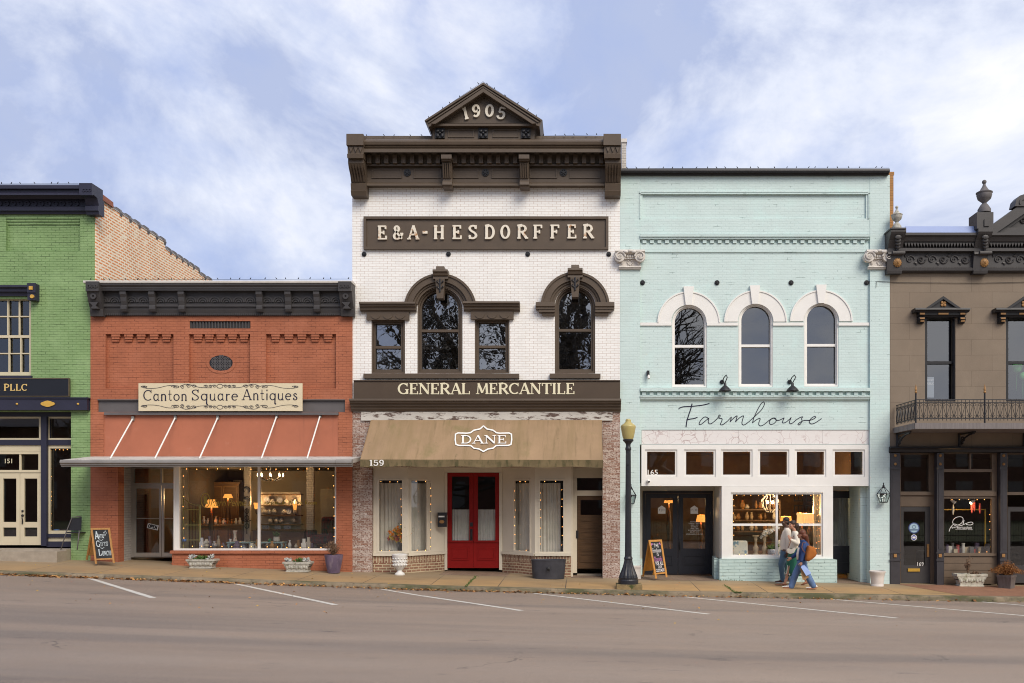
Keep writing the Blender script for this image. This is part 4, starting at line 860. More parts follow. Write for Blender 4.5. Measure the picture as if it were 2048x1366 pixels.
# shopfront: two splayed bays and a recessed red double door
def quad(b, p0, p1, z0, z1, t=.06):
    """upright panel from plan point p0 to p1 with thickness t behind it"""
    a = Vector(p0); c = Vector(p1); d = (c - a).normalized(); n = Vector((-d.y, d.x)); n = n if n.y > 0 else -n
    v = [(q.x, q.y, z) for z in (z0, z1) for q in (a, c, c + n * t, a + n * t)]
    return b.add(v, [(0, 1, 5, 4), (1, 2, 6, 5), (2, 3, 7, 6), (3, 0, 4, 7), (4, 5, 6, 7), (3, 2, 1, 0)])
YB = 1.05
zt = P(0, 934).z + .12; zs = P(0, 1106, .15).z; zg = zbase(pX(800)) - .4
def splay(par, pts, wins, zt, zs, mat, sgn):
    """pts: plan corners; wins: (segment, u0, u1, z0, z1) openings"""
    for k in range(len(pts) - 1):
        a, c = Vector(pts[k]), Vector(pts[k + 1]); d = c - a; Ln = d.length; d.normalize(); n = Vector((-d.y, d.x)); n = n if n.y > 0 else -n
        hs = [(u0 * Ln, u1 * Ln, z0, z1) for q, u0, u1, z0, z1 in wins if q == k]
        b = B(); b.plate3([(0, zs), (Ln, zs), (Ln, zt), (0, zt)], [[(u0, z0), (u1, z0), (u1, z1), (u0, z1)] for u0, u1, z0, z1 in hs], 0, .07)
        tr = lambda v: (a.x + d.x * v[0] + n.x * v[1], a.y + d.y * v[0] + n.y * v[1], v[2])
        b.v = [tr(v) for v in b.v]; pnl = b.build('bay_panel', mat, par)
        for u0, u1, z0, z1 in hs:
            b = B(); b.plate3([(u0 - .03, z0 - .03), (u1 + .03, z0 - .03), (u1 + .03, z1 + .03), (u0 - .03, z1 + .03)], [[(u0 + .015, z0 + .015), (u1 - .015, z0 + .015), (u1 - .015, z1 - .015), (u0 + .015, z1 - .015)]], -.018, .05); b.v = [tr(v) for v in b.v]; b.build('window_frame', mat, pnl)
            b = B(); b.v = [tr((u, .058, z)) for u, z in ((u0 - .01, z0 - .01), (u1 + .01, z0 - .01), (u1 + .01, z1 + .01), (u0 - .01, z1 + .01))]; b.f = [(0, 1, 2, 3)]; b.mi = [0]; b.build('pane', m_glass, pnl, smooth=None)
        b = B(); q = -n * .05; quad(b, (a + q).to_tuple(), (c + q).to_tuple(), zs - .075, zs - .002, .14); b.build('bay_sill', mat, pnl)
        b = B(); quad(b, a.to_tuple(), c.to_tuple(), zs - .26, zs - .077, .12); b.build('soldier_course', m_soldier if d.y >= 0 else m_soldier2, pnl)
        b = B(); quad(b, (a + n * .004).to_tuple(), (c + n * .004).to_tuple(), zs - 1.6, zs - .262, .12); b.build('bulkhead', m_bulk if d.y >= 0 else m_bulk2, pnl)
zw0, zw1 = P(0, 1103, .3).z, P(0, 960, .3).z
splay(h, [(pX(744.5), .12), (pX(815, .12), .12), (pX(889.5, YB), YB)], [(0, .15, .86, P(0, 1103, .14).z, P(0, 959.5, .14).z), (1, .08, .52, zw0, zw1)], zt, zs, m_cream, 1)
splay(h, [(pX(1004.5, YB), YB), (pX(1070, .12), .12), (pX(1142, .12), .12)], [(0, .36, .86, zw0, P(0, 960, .4).z), (1, .125, .80, P(0, 1104.5, .14).z, P(0, 960, .14).z)], zt, zs, m_cream, 1)
b = B(); b.pb(889, 930, 1004.5, 945, YB, YB + .1); b.pb(889, 945.2, 894.3, 1140, YB - .02, YB + .1); b.pb(998.3, 945.2, 1004.5, 1140, YB - .02, YB + .1); b.build('door_frame', m_cream, h)
for x0, x1, hx in ((894.6, 946, 0), (946.6, 998, 1)):
    bb = B(); bb.plate(rect(x0, 945.4, x1, 1136), [rect(x0 + 9, 953, x1 - 7.5, 1081)], YB + .02, YB + .075); bb.pb(x0 + 1, 1081.5, x1 - 1, 1084.5, YB - .02, YB + .019)
    framebox(bb, x0 + 8, 1095, x1 - 8, 1120, 3, YB - .0, YB + .019); bb.pb(x0 + 11.5, 1098.5, x1 - 11.5, 1116.5, YB + .004, YB + .0195)
    d_ = bb.build('door', m_reddoor, h)
    B().add([P(x0 + 8, 952, YB + .055), P(x1 - 6.5, 952, YB + .055), P(x1 - 6.5, 1082, YB + .055), P(x0 + 8, 1082, YB + .055)], [(0, 1, 2, 3)]).build('pane', m_glass, d_, smooth=None)
    if not hx: bb = B(); bb.pb(940, 1045, 945.5, 1053, YB - .01, YB + .019); bb.pb(940.5, 1058, 945, 1081, YB - .008, YB + .019); bb.tube([P(942.5, 1060, YB - .01), P(942.5, 1065, YB - .06), P(942.5, 1074, YB - .06), P(942.5, 1079, YB - .01)], .014); bb.build('handle', m_char2, d_)
# side door on the right, recessed
Ys = .62
b = B(); b.pb(1139, 930, 1215, 956, Ys, Ys + .1); b.pb(1139, 956.2, 1154, 1146, Ys - .02, Ys + .1); b.pb(1154.2, 981, 1215, 991.5, Ys, Ys + .1); b.build('side_door_frame', m_cream, h)
B().add([P(1154, 955, Ys + .05), P(1214, 955, Ys + .05), P(1214, 982, Ys + .05), P(1154, 982, Ys + .05)], [(0, 1, 2, 3)]).build('transom_pane', m_glass, h, smooth=None)
bb = B(); bb.plate(rect(1154.5, 992, 1212, 1137), [rect(1161, 1000, 1205, 1030)], Ys + .02, Ys + .07)
for q in range(4): y = 1040 + q * 22.5; framebox(bb, 1160, y, 1206, y + 17, 2.5, Ys + .004, Ys + .019)
d_ = bb.build('side_door', m_wood, h)
B().add([P(1160, 999, Ys + .05), P(1206, 999, Ys + .05), P(1206, 1031, Ys + .05), P(1160, 1031, Ys + .05)], [(0, 1, 2, 3)]).build('pane', m_glass, d_, smooth=None)
bb = B(); bb.pb(1152, 1061, 1157, 1077, Ys - .03, Ys + .019); bb.build('handle', m_char2, d_)
b = B(); b.box(pX(1142), pX(1142) + .05, .19, Ys, -1, zt); b.build('side_reveal', m_cream, h)
b = B(); b.box(pX(1154), pX(1204), Ys - .02, Ys + .2, -.5, ground(pX(1180), Ys) + .05); b.build('threshold', m_conc, h)
b = B(); b.box(pX(744), pX(1205), .302, 1.3, zt, zt + .1); b.build('entry_soffit', m_cream, h)
room(h, 746, 928, 1236, 1150, YB + .14, 5, m_dark, floor=False)
for pl in ([(pX(746), .26), (pX(815, .12), .26), (pX(886, YB), YB + .14), (pX(886, YB), 1.9), (pX(746), 1.9)], [(pX(1008, YB), YB + .14), (pX(1070, .12), .26), (pX(1140), .26), (pX(1140), 1.9), (pX(1008, YB), 1.9)]):
    b = B(); k5 = len(pl); b.add([(x, y, z) for z in (-1, zs - .08) for x, y in pl], [tuple(range(k5))[::-1], tuple(range(k5, 2 * k5))] + [(i, (i + 1) % k5, (i + 1) % k5 + k5, i + k5) for i in range(k5)]); b.build('display_platform', m_dark, h)
# curtains in the bays and door
m_curt = M('linen_curtain', (.66, .61, .54), .9, .1, 4)
m_curtw = M('white_lace_curtain', (.55, .53, .50), .9, .08, 6)
def curtain(name, pa, pb_, z0, z1, mat, par, amp=.022, waves=9):
    b = B(); n = waves * 8; vs = []; a, c = Vector(pa), Vector(pb_); d = (c - a); nn_ = Vector((-d.y, d.x)).normalized()
    for z in (z0, lerp(z0, z1, .5), z1):
        for i in range(n + 1):
            u = i / n; o = amp * math.sin(u * waves * 2 * math.pi + 1.3 * math.sin(u * 11) + z * .4) * (1.15 if z == z0 else .8); q = a + d * u + nn_ * o; vs.append((q.x, q.y, z))
    b.add(vs, [(j * (n + 1) + i, j * (n + 1) + i + 1, (j + 1) * (n + 1) + i + 1, (j + 1) * (n + 1) + i) for j in range(2) for i in range(n)])
    return b.build(name, mat, par, smooth=True)
zc0, zc1 = zs - .05, P(0, 966, .3).z
def cur(lab, pa, pb_, z0, z1, mat, grp, **k):
    o = curtain('curtain', pa, pb_, z0, z1, mat, None, **k); return tag(o, lab, 'curtain', grp)
cur('grey linen curtain in the leftmost narrow window of the white brick shop', (pX(742, .5), .45), (pX(812, .5), .45), zc0, zc1, m_curt, 'shop curtains')
cur('grey linen curtain in the splayed window left of the mailbox', (pX(822, .6), .55), (pX(880, 1.1), 1.25), zc0, zc1, m_curt, 'shop curtains', waves=6)
cur('grey linen curtain in the splayed window just right of the red doors', (pX(1018, 1.1), 1.2), (pX(1064, .6), .55), zc0, zc1, m_curt, 'shop curtains', waves=6)
cur('grey linen curtain in the narrow window above the metal tub', (pX(1078, .4), .40), (pX(1121, .4), .40), zc0, zc1, m_curt, 'shop curtains', waves=7)
for x0, x1, lab in ((902, 940, 'white half curtain in the left red door'), (953.5, 992, 'white half curtain in the right red door')):
    cur(lab, (pX(x0, YB), YB + .11), (pX(x1, YB), YB + .11), P(0, 1083, YB + .1).z, P(0, 1019, YB + .1).z, m_curtw, 'half curtains', waves=8, amp=.014)

# ================================================================== MINT BUILDING
t = thing('mint_brick_building', 'pale mint painted brick building with three white arched upper windows', 'building', P(1510, 1162))
ws = [archpoly(1343.6, 1413.7, 610, 775), archpoly(1476.7, 1546, 607, 774), archpoly(1608, 1677, 605, 773.5)]
YM = .075
b = B(); b.plate(rect(1280.2, 468, 1740, 889), ws + [rect(1283, 859.5, 1739, 888.6)], YM, .32); b.plate(rect(1280.2, 350, 1740, 467.8), [rect(1285, 388, 1732, 437)], 0.012, .32)
b.build('front_wall', m_mint, t)
B().pb(1240.3, 350, 1280, GB, 0, .33).build('pilaster', m_mint, t); B().pb(1740.2, 350, 1779.6, GB, 0, .33).build('pilaster', m_mint, t)
B().box(pX(1728.5), pX(1739.9), .331, 1.5, -1, P(0, 972).z).build('entry_reveal', m_mint, t)
b = B(); b.pb(1284, 387, 1733, 438, .06, .2); framebox(b, 1279, 382, 1739, 388, 2.5, -.02, .012); b.pb(1279, 386, 1281, 437, -.02, .011); b.pb(1737, 386, 1739, 437, -.02, .011); b.build('frieze_panel', m_mint, t)
b = B(); b.mould(1280.5, 1739.5, [(468.5, -.06), (473, -.06), (473.5, -.02), (478, -.02), (479, .03)], YM - .001); dentils(b, [1289 + i * 15.05 for i in range(30)], 7.6, 480, 486, .01, YM - .001); b.pb(1280.5, 487, 1739.5, 504.5, YM - .03, YM - .001)
b.build('dentil_course', m_mint, t)
b = B(); b.mould(1241, 1780, [(337, -.16), (341, -.18), (345, -.16), (346, -.10), (350, -.08), (351, -.02)], .33); b.build('coping', m_char2, t)
shell(t, 1241, 1779, 345, m_mint, y0=.335)
b = B(); b.pb(1777.5, 350, 1787, 470, .34, 8.0); b.pb(1776, 343.5, 1788.5, 349.8, .34, 8.0); b.build('side_parapet', BR('ochre_brick', (.40, .20, .07), (.36, .17, .06), (.28, .15, .06), bump=.6, var=.2), t)
for x in (1285, 1434, 1582, 1733): anchor(t, x, 565.5, 5, YM - .001)
for (x0, x1, yt, yb, rl, cx, cyh, r1, kx0, kx1, ky) in ((1343.6, 1413.7, 610, 775, 692.5, 1377.6, 645, 62.2, 1368, 1387, 572.5), (1476.7, 1546, 607, 774, 691.5, 1511.4, 643, 62.3, 1501, 1519.5, 570.5), (1608, 1677, 605, 773.5, 690.5, 1643, 642, 62, 1633.6, 1652.4, 569)):
    w_ = window(t, x0, yt, x1, yb, m_whitepaint, m_upglass, YM + .08, True, 6, rl, .06)
    bb = B(); bb.plate(archpoly(x0 + .3, x1 - .3, yt + .3, yb - .3), [archpoly(x0 + 3, x1 - 3, yt + 3, yb - 3)], YM + .02, YM + .079); bb.build('casing', m_whitepaint, w_)
    b = B(); b.plate(ringpoly(cx, cyh, 35.5, r1 - 2.2, 180, 360, 30), [], YM - .035, YM + .02); b.plate(ringpoly(cx, cyh, r1 - 2.1, r1 + .6, 180, 360, 30), [], YM - .055, YM + .02)
    b.build('arch_hood', m_whitepaint, w_)
    B().plate([(kx0 - 1, ky), (kx1 + 1, ky), (kx1 - 3.5, ky + 37), (kx0 + 3.5, ky + 37)], [], YM - .09, YM + .03).build('keystone', m_whitepaint, w_)
b = B()
for x0, x1 in ((1280.5, 1343.3), (1414, 1476.4), (1546.3, 1607.7), (1677.3, 1739.5)): b.pb(x0, 645, x1, 651, YM - .04, YM - .001)
b.build('string_course', m_whitepaint, t)
b = B(); b.mould(1281, 1741, [(775.5, -.05), (782, -.05), (783, .02)], YM - .001); dentils(b, [1288 + i * 15.15 for i in range(30)], 7.6, 784, 790, .01, YM - .001); b.mould(1280.5, 1740, [(791, -.03), (793, -.04), (796, -.01), (798, 0), (801, .04)], YM - .001); b.build('dentil_course', m_mint, t)
# capitals
for x0, x1, lab in ((1229, 1291, 0), (1732, 1782, 1)):
    cx = 1260 if not lab else 1759.5; b = B(); Yc = -.05
    b.mould(x0 + 2, x1 - 1, [(499, -.20), (502, -.21), (505, -.17), (508, -.14)], .0); b.plate([(cx - 20, 518), (cx + 20, 518), (cx + 21.5, 532), (cx - 21.5, 532)], [], -.055, .0); b.mould(cx - 22.5, cx + 22.5, [(532.2, -.09), (534, -.10), (536, -.07), (538, -.06)], .0)
    b.pb(cx - 20, 508.2, cx + 20, 518, -.11, .0)
    for sg in (-1, 1):
        px_ = cx + sg * 20.5
        if lab and sg > 0: px_ = cx + 17
        p = P(px_, 512.5, -.17)
        bb = [Vector((p.x + .145 * math.exp(-.16 * q) * math.cos(q) * -sg, -.18 - .004 * q, p.z + .145 * math.exp(-.16 * q) * math.sin(q))) for q in [k * .45 for k in range(28)]]
        b.tube(bb, [max(.008, .028 * math.exp(-.05 * k)) for k in range(28)], 6); b.lathe(0, 0, [(.14, 0), (.14, .16)], 16); o = len(b.v) - 32
        for k in range(32): v = b.v[o + k]; b.v[o + k] = (p.x + v[0], -.17 + v[2], p.z + v[1])
    for q in range(7): b.ell(P(cx - 15 + q * 5, 513, -.12), (.03, .03, .04), 8, 5)
    for q in range(8): b.ell(P(cx + 5 * math.cos(q * .785), 525 + 5 * math.sin(q * .785), -.06), (.025, .025, .025), 8, 5)
    for q in (-16, 16): b.ell(P(cx + q, 525, -.06), (.04, .03, .07), 8, 5)
    for q in (-8, 0, 8): b.ell(P(cx + q, 503.5 - (2 if q == 0 else 0), -.2), (.07, .04, .04), 8, 5)
    o = smoothang(b.build('capital', m_limestone, t), 50)
# painted shop name
b = B()
q = lambda pts, k=5: [(1340 + a / 6.4, 790 + c / 6.4) for a, c in spline(pts, k)]
for pts, wd in (([(112, 182), (125, 165), (180, 150), (280, 145), (400, 132), (470, 118), (505, 107)], 2.0), ([(283, 110), (265, 180), (235, 270), (215, 340), (205, 412)], 2.2), ([(210, 320), (260, 308), (310, 300), (352, 284)], 2.0),
    ([(490, 300), (470, 285), (440, 282), (405, 310), (378, 350), (375, 375), (395, 378), (430, 350), (480, 310), (497, 300), (490, 340), (500, 366), (530, 365), (570, 335), (610, 295), (625, 262), (640, 256), (642, 272), (625, 295), (658, 300), (668, 312), (655, 350), (645, 372), (660, 383), (690, 370), (740, 330), (785, 285), (768, 345)], 1.5),
    ([(768, 345), (810, 300), (850, 269), (858, 277), (838, 346)], 1.6), ([(838, 346), (880, 300), (930, 268), (940, 277), (923, 340), (925, 374), (950, 382), (1000, 350), (1050, 305), (1110, 250), (1170, 190), (1205, 130), (1205, 95), (1188, 92), (1160, 120), (1110, 210), (1075, 290), (1055, 358)], 1.5),
    ([(1055, 358), (1100, 320), (1140, 300), (1155, 307), (1140, 345), (1137, 380), (1160, 395), (1200, 380), (1250, 340), (1285, 312), (1320, 295), (1350, 300), (1360, 330), (1330, 365), (1290, 376), (1272, 355), (1285, 320), (1320, 297), (1345, 305), (1367, 325), (1400, 322), (1450, 297), (1462, 290)], 1.4),
    ([(1462, 290), (1440, 345), (1452, 358), (1485, 347), (1530, 310), (1550, 290), (1530, 340), (1537, 366), (1568, 358), (1620, 315), (1670, 286), (1697, 280), (1685, 302), (1690, 332), (1670, 370), (1645, 382), (1640, 370), (1665, 350), (1720, 325), (1780, 325), (1830, 310), (1865, 287), (1855, 275), (1825, 285), (1790, 320), (1785, 355), (1812, 370), (1850, 360), (1900, 330), (1940, 300)], 1.5)):
    b.strip(q(pts), wd, YM - .001, .004)
b.build('painted_script', m_inkletter, t)
b = B()
for i, (x0, x1) in enumerate(((1283.3, 1338), (1338.3, 1410), (1410.3, 1477), (1477.3, 1560), (1560.3, 1645), (1645.3, 1738.6))): b.pb(x0, 860, x1, 888, YM + .02 + .003 * (i % 2), .3)
def marble_mat():
    m, nd, lk, pb = _nodes('veined_marble'); pos = _pos(nd, lk)
    wn = _n(nd, 'ShaderNodeTexNoise', Scale=2, Detail=5); lk.new(pos, wn.inputs['Vector'])
    va = nd.new('ShaderNodeVectorMath'); va.operation = 'MULTIPLY_ADD'; lk.new(wn.outputs['Color'], va.inputs[0]); va.inputs[1].default_value = (.5, .5, .5); lk.new(pos, va.inputs[2])
    vo = nd.new('ShaderNodeTexVoronoi'); vo.feature = 'DISTANCE_TO_EDGE'; vo.inputs['Scale'].default_value = 4.6; lk.new(va.outputs[0], vo.inputs['Vector'])
    f = _ramp(nd, lk, vo.outputs['Distance'], .0, .05, (1, 1, 1), (0, 0, 0)); n2_ = _n(nd, 'ShaderNodeTexNoise', Scale=3, Detail=4); lk.new(pos, n2_.inputs['Vector'])
    mu = nd.new('ShaderNodeMath'); mu.operation = 'MULTIPLY'; lk.new(f, mu.inputs[0]); lk.new(_ramp(nd, lk, n2_.outputs['Fac'], .38, .62), mu.inputs[1])
    c = _mix(nd, lk, mu.outputs[0], (.74, .71, .69), (.45, .34, .33)); lk.new(c, pb.inputs['Base Color']); pb.inputs['Roughness'].default_value = .25; return m
b.build('marble_band', marble_mat(), t)
# white transom band
gl = [(1294, 1350.5), (1372, 1427.5), (1446, 1501), (1520, 1574.5), (1593.5, 1648.5), (1669.5, 1725.5)]
YT = .06
b = B(); b.plate(rect(1283, 889.2, 1738.7, 972), [rect(x0 - 4, 899, x1 + 4, 953.5) for x0, x1 in gl], YT, YT + .1); tb = b.build('transom_band', m_whitepaint, t)
for x0, x1 in gl: window(t, x0 - 3.8, 899.3, x1 + 3.8, 953.3, m_whitepaint, m_upglass, YT + .03, False, 4, None, .05, name='transom_window')
b = B(); sans(b, '165', 1305.5, 944.5, 10, YT + .1, .004, 20); b.build('street_number', m_whiteletter, tb)
# bay window
YY = .04
b = B(); b.plate(rect(1443.5, 972.3, 1666, 1118), [rect(1462, 985, 1646, 1113)], YY, YY + .12); b.build('bay_frame', m_whitepaint, t)
bw = window(t, 1462.3, 985.3, 1645.7, 1112.7, m_whitepaint, m_glass, YY + .04, False, 3.2, None, .06, [('v', 1553.8, 4.2, 988, 1110), ('h', 1049.5, 4.6, 1465, 1643)], name='bay_window')
b = B(); b.plate([(1439, 1119), (1445, 1117.6), (1666, 1117.6), (1674, 1119.5), (1674.5, GB), (1439, GB)], [], -.06, .2); a0, a1 = P(1439, 0, -.06), P(1425.5, 0, YD_ := 1.35)
zt2 = P(0, 1118, -.06).z
quad(b, (a0.x, .2), (pX(1446), 1.3), -1, zt2, .1); b.build('bulkhead', m_mintrough, t)
m_cream3 = M('off_white_boarding', (.52, .49, .43), .5, .04, 2)
b = B(); quad(b, (pX(1445.), .17), (pX(1447), 1.36), zt2, P(0, 972).z, .05); b.box(pX(1664), pX(1666), .17, 1.36, -1, P(0, 972).z); b.build('bay_return', m_cream3, t)
# entries
for x0, x1, lab in ((1280.5, 1446, 0), (1666, 1739, 1)):
    Ye = 1.35
    b = B(); b.box(pX(x0), pX(x1), YT + .1, Ye + .1, P(0, 972).z, P(0, 966).z); b.build('entry_ceiling', m_cream3, t)
    xa, xb = (pX(1285, Ye), pX(1427, Ye)) if not lab else (pX(1655, Ye), pX(1727, Ye))
    zt3 = P(0, 981.5, Ye).z
    b = B(); b.box(pX(x0 - 12), xa, Ye, Ye + .1, -1, P(0, 969).z); b.box(xa, xb, Ye, Ye + .1, zt3, P(0, 969).z); b.box(xb, pX(x1 + 9), Ye, Ye + .1, -1, P(0, 969).z); b.build('entry_wall', m_cream3, t)
    b = B(); b.box(pX(x0 - 12), xa - .01, Ye - .03, Ye - .002, -1, P(0, 1117, Ye).z); b.box(xb + .01, pX(x1 + 9), Ye - .03, Ye - .002, -1, P(0, 1117, Ye).z); b.build('entry_base', m_mint, t)
b = B(); Ye = 1.35; b.plate(rect(1286, 982, 1426, 1150), [rect(1291, 987, 1421, 1152 - 3)], Ye - .04, Ye + .06); fr_ = b.build('door_frame', m_blackdoor, t)
for x0, x1, k_ in ((1291.3, 1355.6, 0), (1356.4, 1420.7, 1)):
    bb = B(); bb.plate(rect(x0, 987.3, x1, 1148), [rect(x0 + 10, 996, x1 - 10, 1097)], Ye - .02, Ye + .03); framebox(bb, x0 + 10, 1110, x1 - 10, 1131, 2, Ye - .035, Ye - .0205); bb.pb(x0 + 14, 1113.5, x1 - 14, 1127.5, Ye - .032, Ye - .0205); d_ = bb.build('door', m_blackdoor, t)
    B().add([P(x0 + 9, 995, Ye + .01), P(x1 - 9, 995, Ye + .01), P(x1 - 9, 1098, Ye + .01), P(x0 + 9, 1098, Ye + .01)], [(0, 1, 2, 3)]).build('pane', m_glass, d_, smooth=None)
    bb = B(); cx = (x0 + x1) / 2; bb.plate([(cx - 7.5, 1027.5), (cx - 7.5, 1016), (cx, 1011), (cx + 7.5, 1016), (cx + 7.5, 1027.5)], [], Ye - .004, Ye + .004); bb.build('house_decal', m_whiteletter, d_)
    bb = B(); sans(bb, 'F | H', cx, 1020.5, 5, Ye - .0045, .001); bb.build('decal_lettering', m_steel, d_)
    if k_:
        bb = B()
        for i, (tx, wd) in enumerate((('SHOP HOURS', 17), ('TUESDAY - FRIDAY', 24), ('10AM - 5PM', 15), ('SATURDAY', 14), ('10AM - 4PM', 15), ('& BY APPOINTMENT', 25), ('601.391.3333', 18), ('WWW.FARMHOUSE.COM', 34))): sans(bb, tx, cx + .5, 1043.5 + i * 3.4 + (1 if i == 7 else 0), 2.1, Ye + .006, .002, wd)
        bb.build('hours_lettering', m_whiteletter, d_)
        bb = B(); bb.pb(1357.5, 1072, 1362, 1078, Ye - .04, Ye - .0205); bb.pb(1358, 1082, 1361.5, 1104, Ye - .035, Ye - .0205); bb.tube([P(1360, 1083, Ye - .03), P(1360, 1087, Ye - .08), P(1360, 1095, Ye - .08), P(1360, 1100, Ye - .03)], .013); bb.build('handle', m_char2, d_)
b = B(); b.plate(rect(1655, 982, 1727, 1146), [rect(1660, 996, 1711, 1092)], Ye - .03, Ye + .04); framebox(b, 1662, 1106, 1712, 1127, 2, -.046 + Ye, Ye - .0305); d_ = b.build('side_door', m_blackdoor, t)
B().add([P(1659, 995, Ye + .01), P(1712, 995, Ye + .01), P(1712, 1093, Ye + .01), P(1659, 1093, Ye + .01)], [(0, 1, 2, 3)]).build('pane', m_glass, d_, smooth=None)
cur('grey sheer curtain behind the glass of the narrow black door', (pX(1660, Ye), Ye + .12), (pX(1711, Ye), Ye + .12), P(0, 1094, Ye).z, P(0, 995, Ye).z, M('grey_sheer', (.22, .22, .22), .9, .1, 4), 'shop curtains', waves=8)
b = B(); b.box(pX(1266), pX(1281.5), -.03, .2, -1, P(0, 1135).z); b.box(pX(1264.5), pX(1283), -.05, .2, P(0, 1135).z, P(0, 1131).z); b.build('pilaster_base', m_limestone, t)
m_warm = M('warm_interior_wall', (.17, .105, .055), .9, .3, 1.6)
room(t, 1290, 885, 1735, 1150, Ye + .12, 7, m_warm, floor=False)
b = B(); b.box(pX(1449), pX(1662), .16, 3.6, -1, P(0, 1116).z); b.build('display_platform', M('shop_wood', (.13, .075, .035), .6, .2, 2), t)
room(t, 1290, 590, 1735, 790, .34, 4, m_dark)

# ================================================================== TAUPE BUILDING
u = thing('taupe_stucco_building', 'taupe building with charcoal cornice, iron balcony and dark shopfront, cut by the right edge', 'building', P(1915, 1168))
b = B(); b.plate(rect(1780.4, 505, 2330, 898), [rect(1850, 632, 1911, 803), rect(2012, 632, 2074, 803), rect(2180, 632, 2240, 803)], 0, .3); b.build('front_wall', m_tan, u)
shell(u, 1781, 2330, 520, m_tan)
b = B()
b.mould(1781, 2330, [(465, -.42), (470, -.42), (474, -.36), (483, -.30), (484, -.18), (494, -.16), (496, -.24), (502, -.24), (504, -.10), (534, -.10), (536, -.17), (541, -.16), (546, -.05)], .02); cr = b.build('cornice', m_char, u)
b = B()
for i in range(62):
    x = 1812 + i * 6.1; b.add([P(x - 3, 485, -.27), P(x + 3, 485, -.27), P(x, 494, -.27), P(x - 3, 485, -.15), P(x + 3, 485, -.15), P(x, 494, -.15)], [(0, 1, 2), (0, 2, 5, 3), (1, 4, 5, 2), (0, 3, 4, 1)])
b.build('pendant_course', m_char, cr)
b = B()
for i in range(19):
    x = 1820 + i * 22
    if abs(x - 1968) < 22: b.build('scroll_frieze', m_char, cr); b = B(); continue
    up = 1 if i % 2 else -1
    pts = [P(x + 9.5 * math.exp(-.17 * k) * math.cos(k) , 519 + up * 9.5 * math.exp(-.17 * k) * math.sin(k), -.115) for k in [j * .5 for j in range(22)]]
    b.tube(pts, [max(.008, .022 - .0006 * j) for j in range(22)], 5); b.ell(P(x + 11, 519 - up * 7, -.11), (.05, .025, .025), 6, 4); b.ell(P(x - 9, 519 + up * 8, -.11), (.03, .025, .05), 6, 4)
b.build('scroll_frieze', m_char, cr)
for x0, fin in ((1780.5, 0), (1955, 1)):
    b = B(); w0 = 28 if fin else 29
    b.mould(x0 + 2, x0 + w0 + 3, [(457, -.50), (463, -.50), (468, -.46), (480, -.34), (500, -.22), (504, -.26), (508, -.27), (511, -.22), (540, -.17), (541, -.21), (547, -.19)], .02)
    for q in range(5): b.ell(P(x0 + 16, 474 + q * 6.5, -.46 + q * .05), (.09 - .008 * q, .03, .06), 8, 5)
    b.tube([P(x0 + 4, 506, -.27), P(x0 + w0, 506, -.27)], .05, 8)
    if fin: b.pb(x0 - 1, 424, x0 + w0 + 4, 457, -.50, .0); b.pb(x0 + 14, 438, x0 + 24, 452, -.53, -.501)
    else: b.pb(x0 + 1, 455, x0 + w0 + 3, 457.5, -.53, .0)
    bk = b.build('console', m_char, cr)
    b = B(); cx = x0 + 14 if fin else x0 + 14.5; p = P(cx, 525, -.2); b.ell(p, (.095, .06, .105), 12, 8)
    for q in range(12): a_ = q * math.pi / 6; b.ell((p.x + .085 * math.cos(a_), p.y + .01, p.z + .09 * math.sin(a_)), (.035, .035, .035), 6, 4)
    b.ell((p.x, p.y - .055, p.z - .01), (.025, .03, .04), 8, 5); b.ell((p.x - .04, p.y - .045, p.z + .03), .018, 6, 4); b.ell((p.x + .04, p.y - .045, p.z + .03), .018, 6, 4); b.build('lion_mask', m_bronze, bk)
for cx, yb, k in ((1793.6, 457, .80), (1968.5, 424, 1.13)):
    p = P(cx, yb, -.22); b = B()
    b.lathe(p.x, p.y, [(r * k * .86, z * k) for r, z in ((.17, -.02), (.17, .06), (.10, .16), (.055, .20), (.065, .22), (.17, .30), (.20, .39), (.195, .42), (.215, .435), (.215, .455), (.12, .50), (.05, .60), (.03, .66))], 16, z0=p.z); b.ell((p.x, p.y, p.z + .70 * k), .052 * k, 10, 8); smoothang(b.build('urn_finial', m_stoneurn if cx < 1800 else M('dark_stone', (.13, .12, .12), .8, .2, 9), cr), 50)
b = B(); b.mould(1812, 1956, [(452.5, -.30), (465.5, -.36)], -.28); b.build('roof_flashing', m_blueflash, u)
b = B(); b.pb(1986, 455, 2330, 465, -.3, .3); b.plate([(1986, 466), (2110, 378), (2234, 466)], [], -.18, .3); b.plate([(1984, 472), (2110, 384), (2236, 472), (2236, 450), (2110, 359), (1984, 450)][::-1], [], -.40, .3)
b.plate([(1986, 468), (2110, 382), (2234, 468), (2220, 468), (2110, 391), (2000, 468)], [], -.24, -.179)
b.plate([(2030 + 0, 412), (2033, 399), (2040, 391), (2049, 388), (2058, 392), (2064, 400), (2066, 412)], [], -.44, -.1); b.plate(ringpoly(2048, 404, 5, 9, 150, 400, 14), [], -.46, -.43)
for q in range(6): b.tube([P(2046 + 7 * math.cos(k) * math.exp(-.15 * k) + q * 18, 440 + 7 * math.sin(k) * math.exp(-.15 * k), -.2) for k in [j * .6 for j in range(14)]], .02, 5)
b.build('pediment', m_char, u)
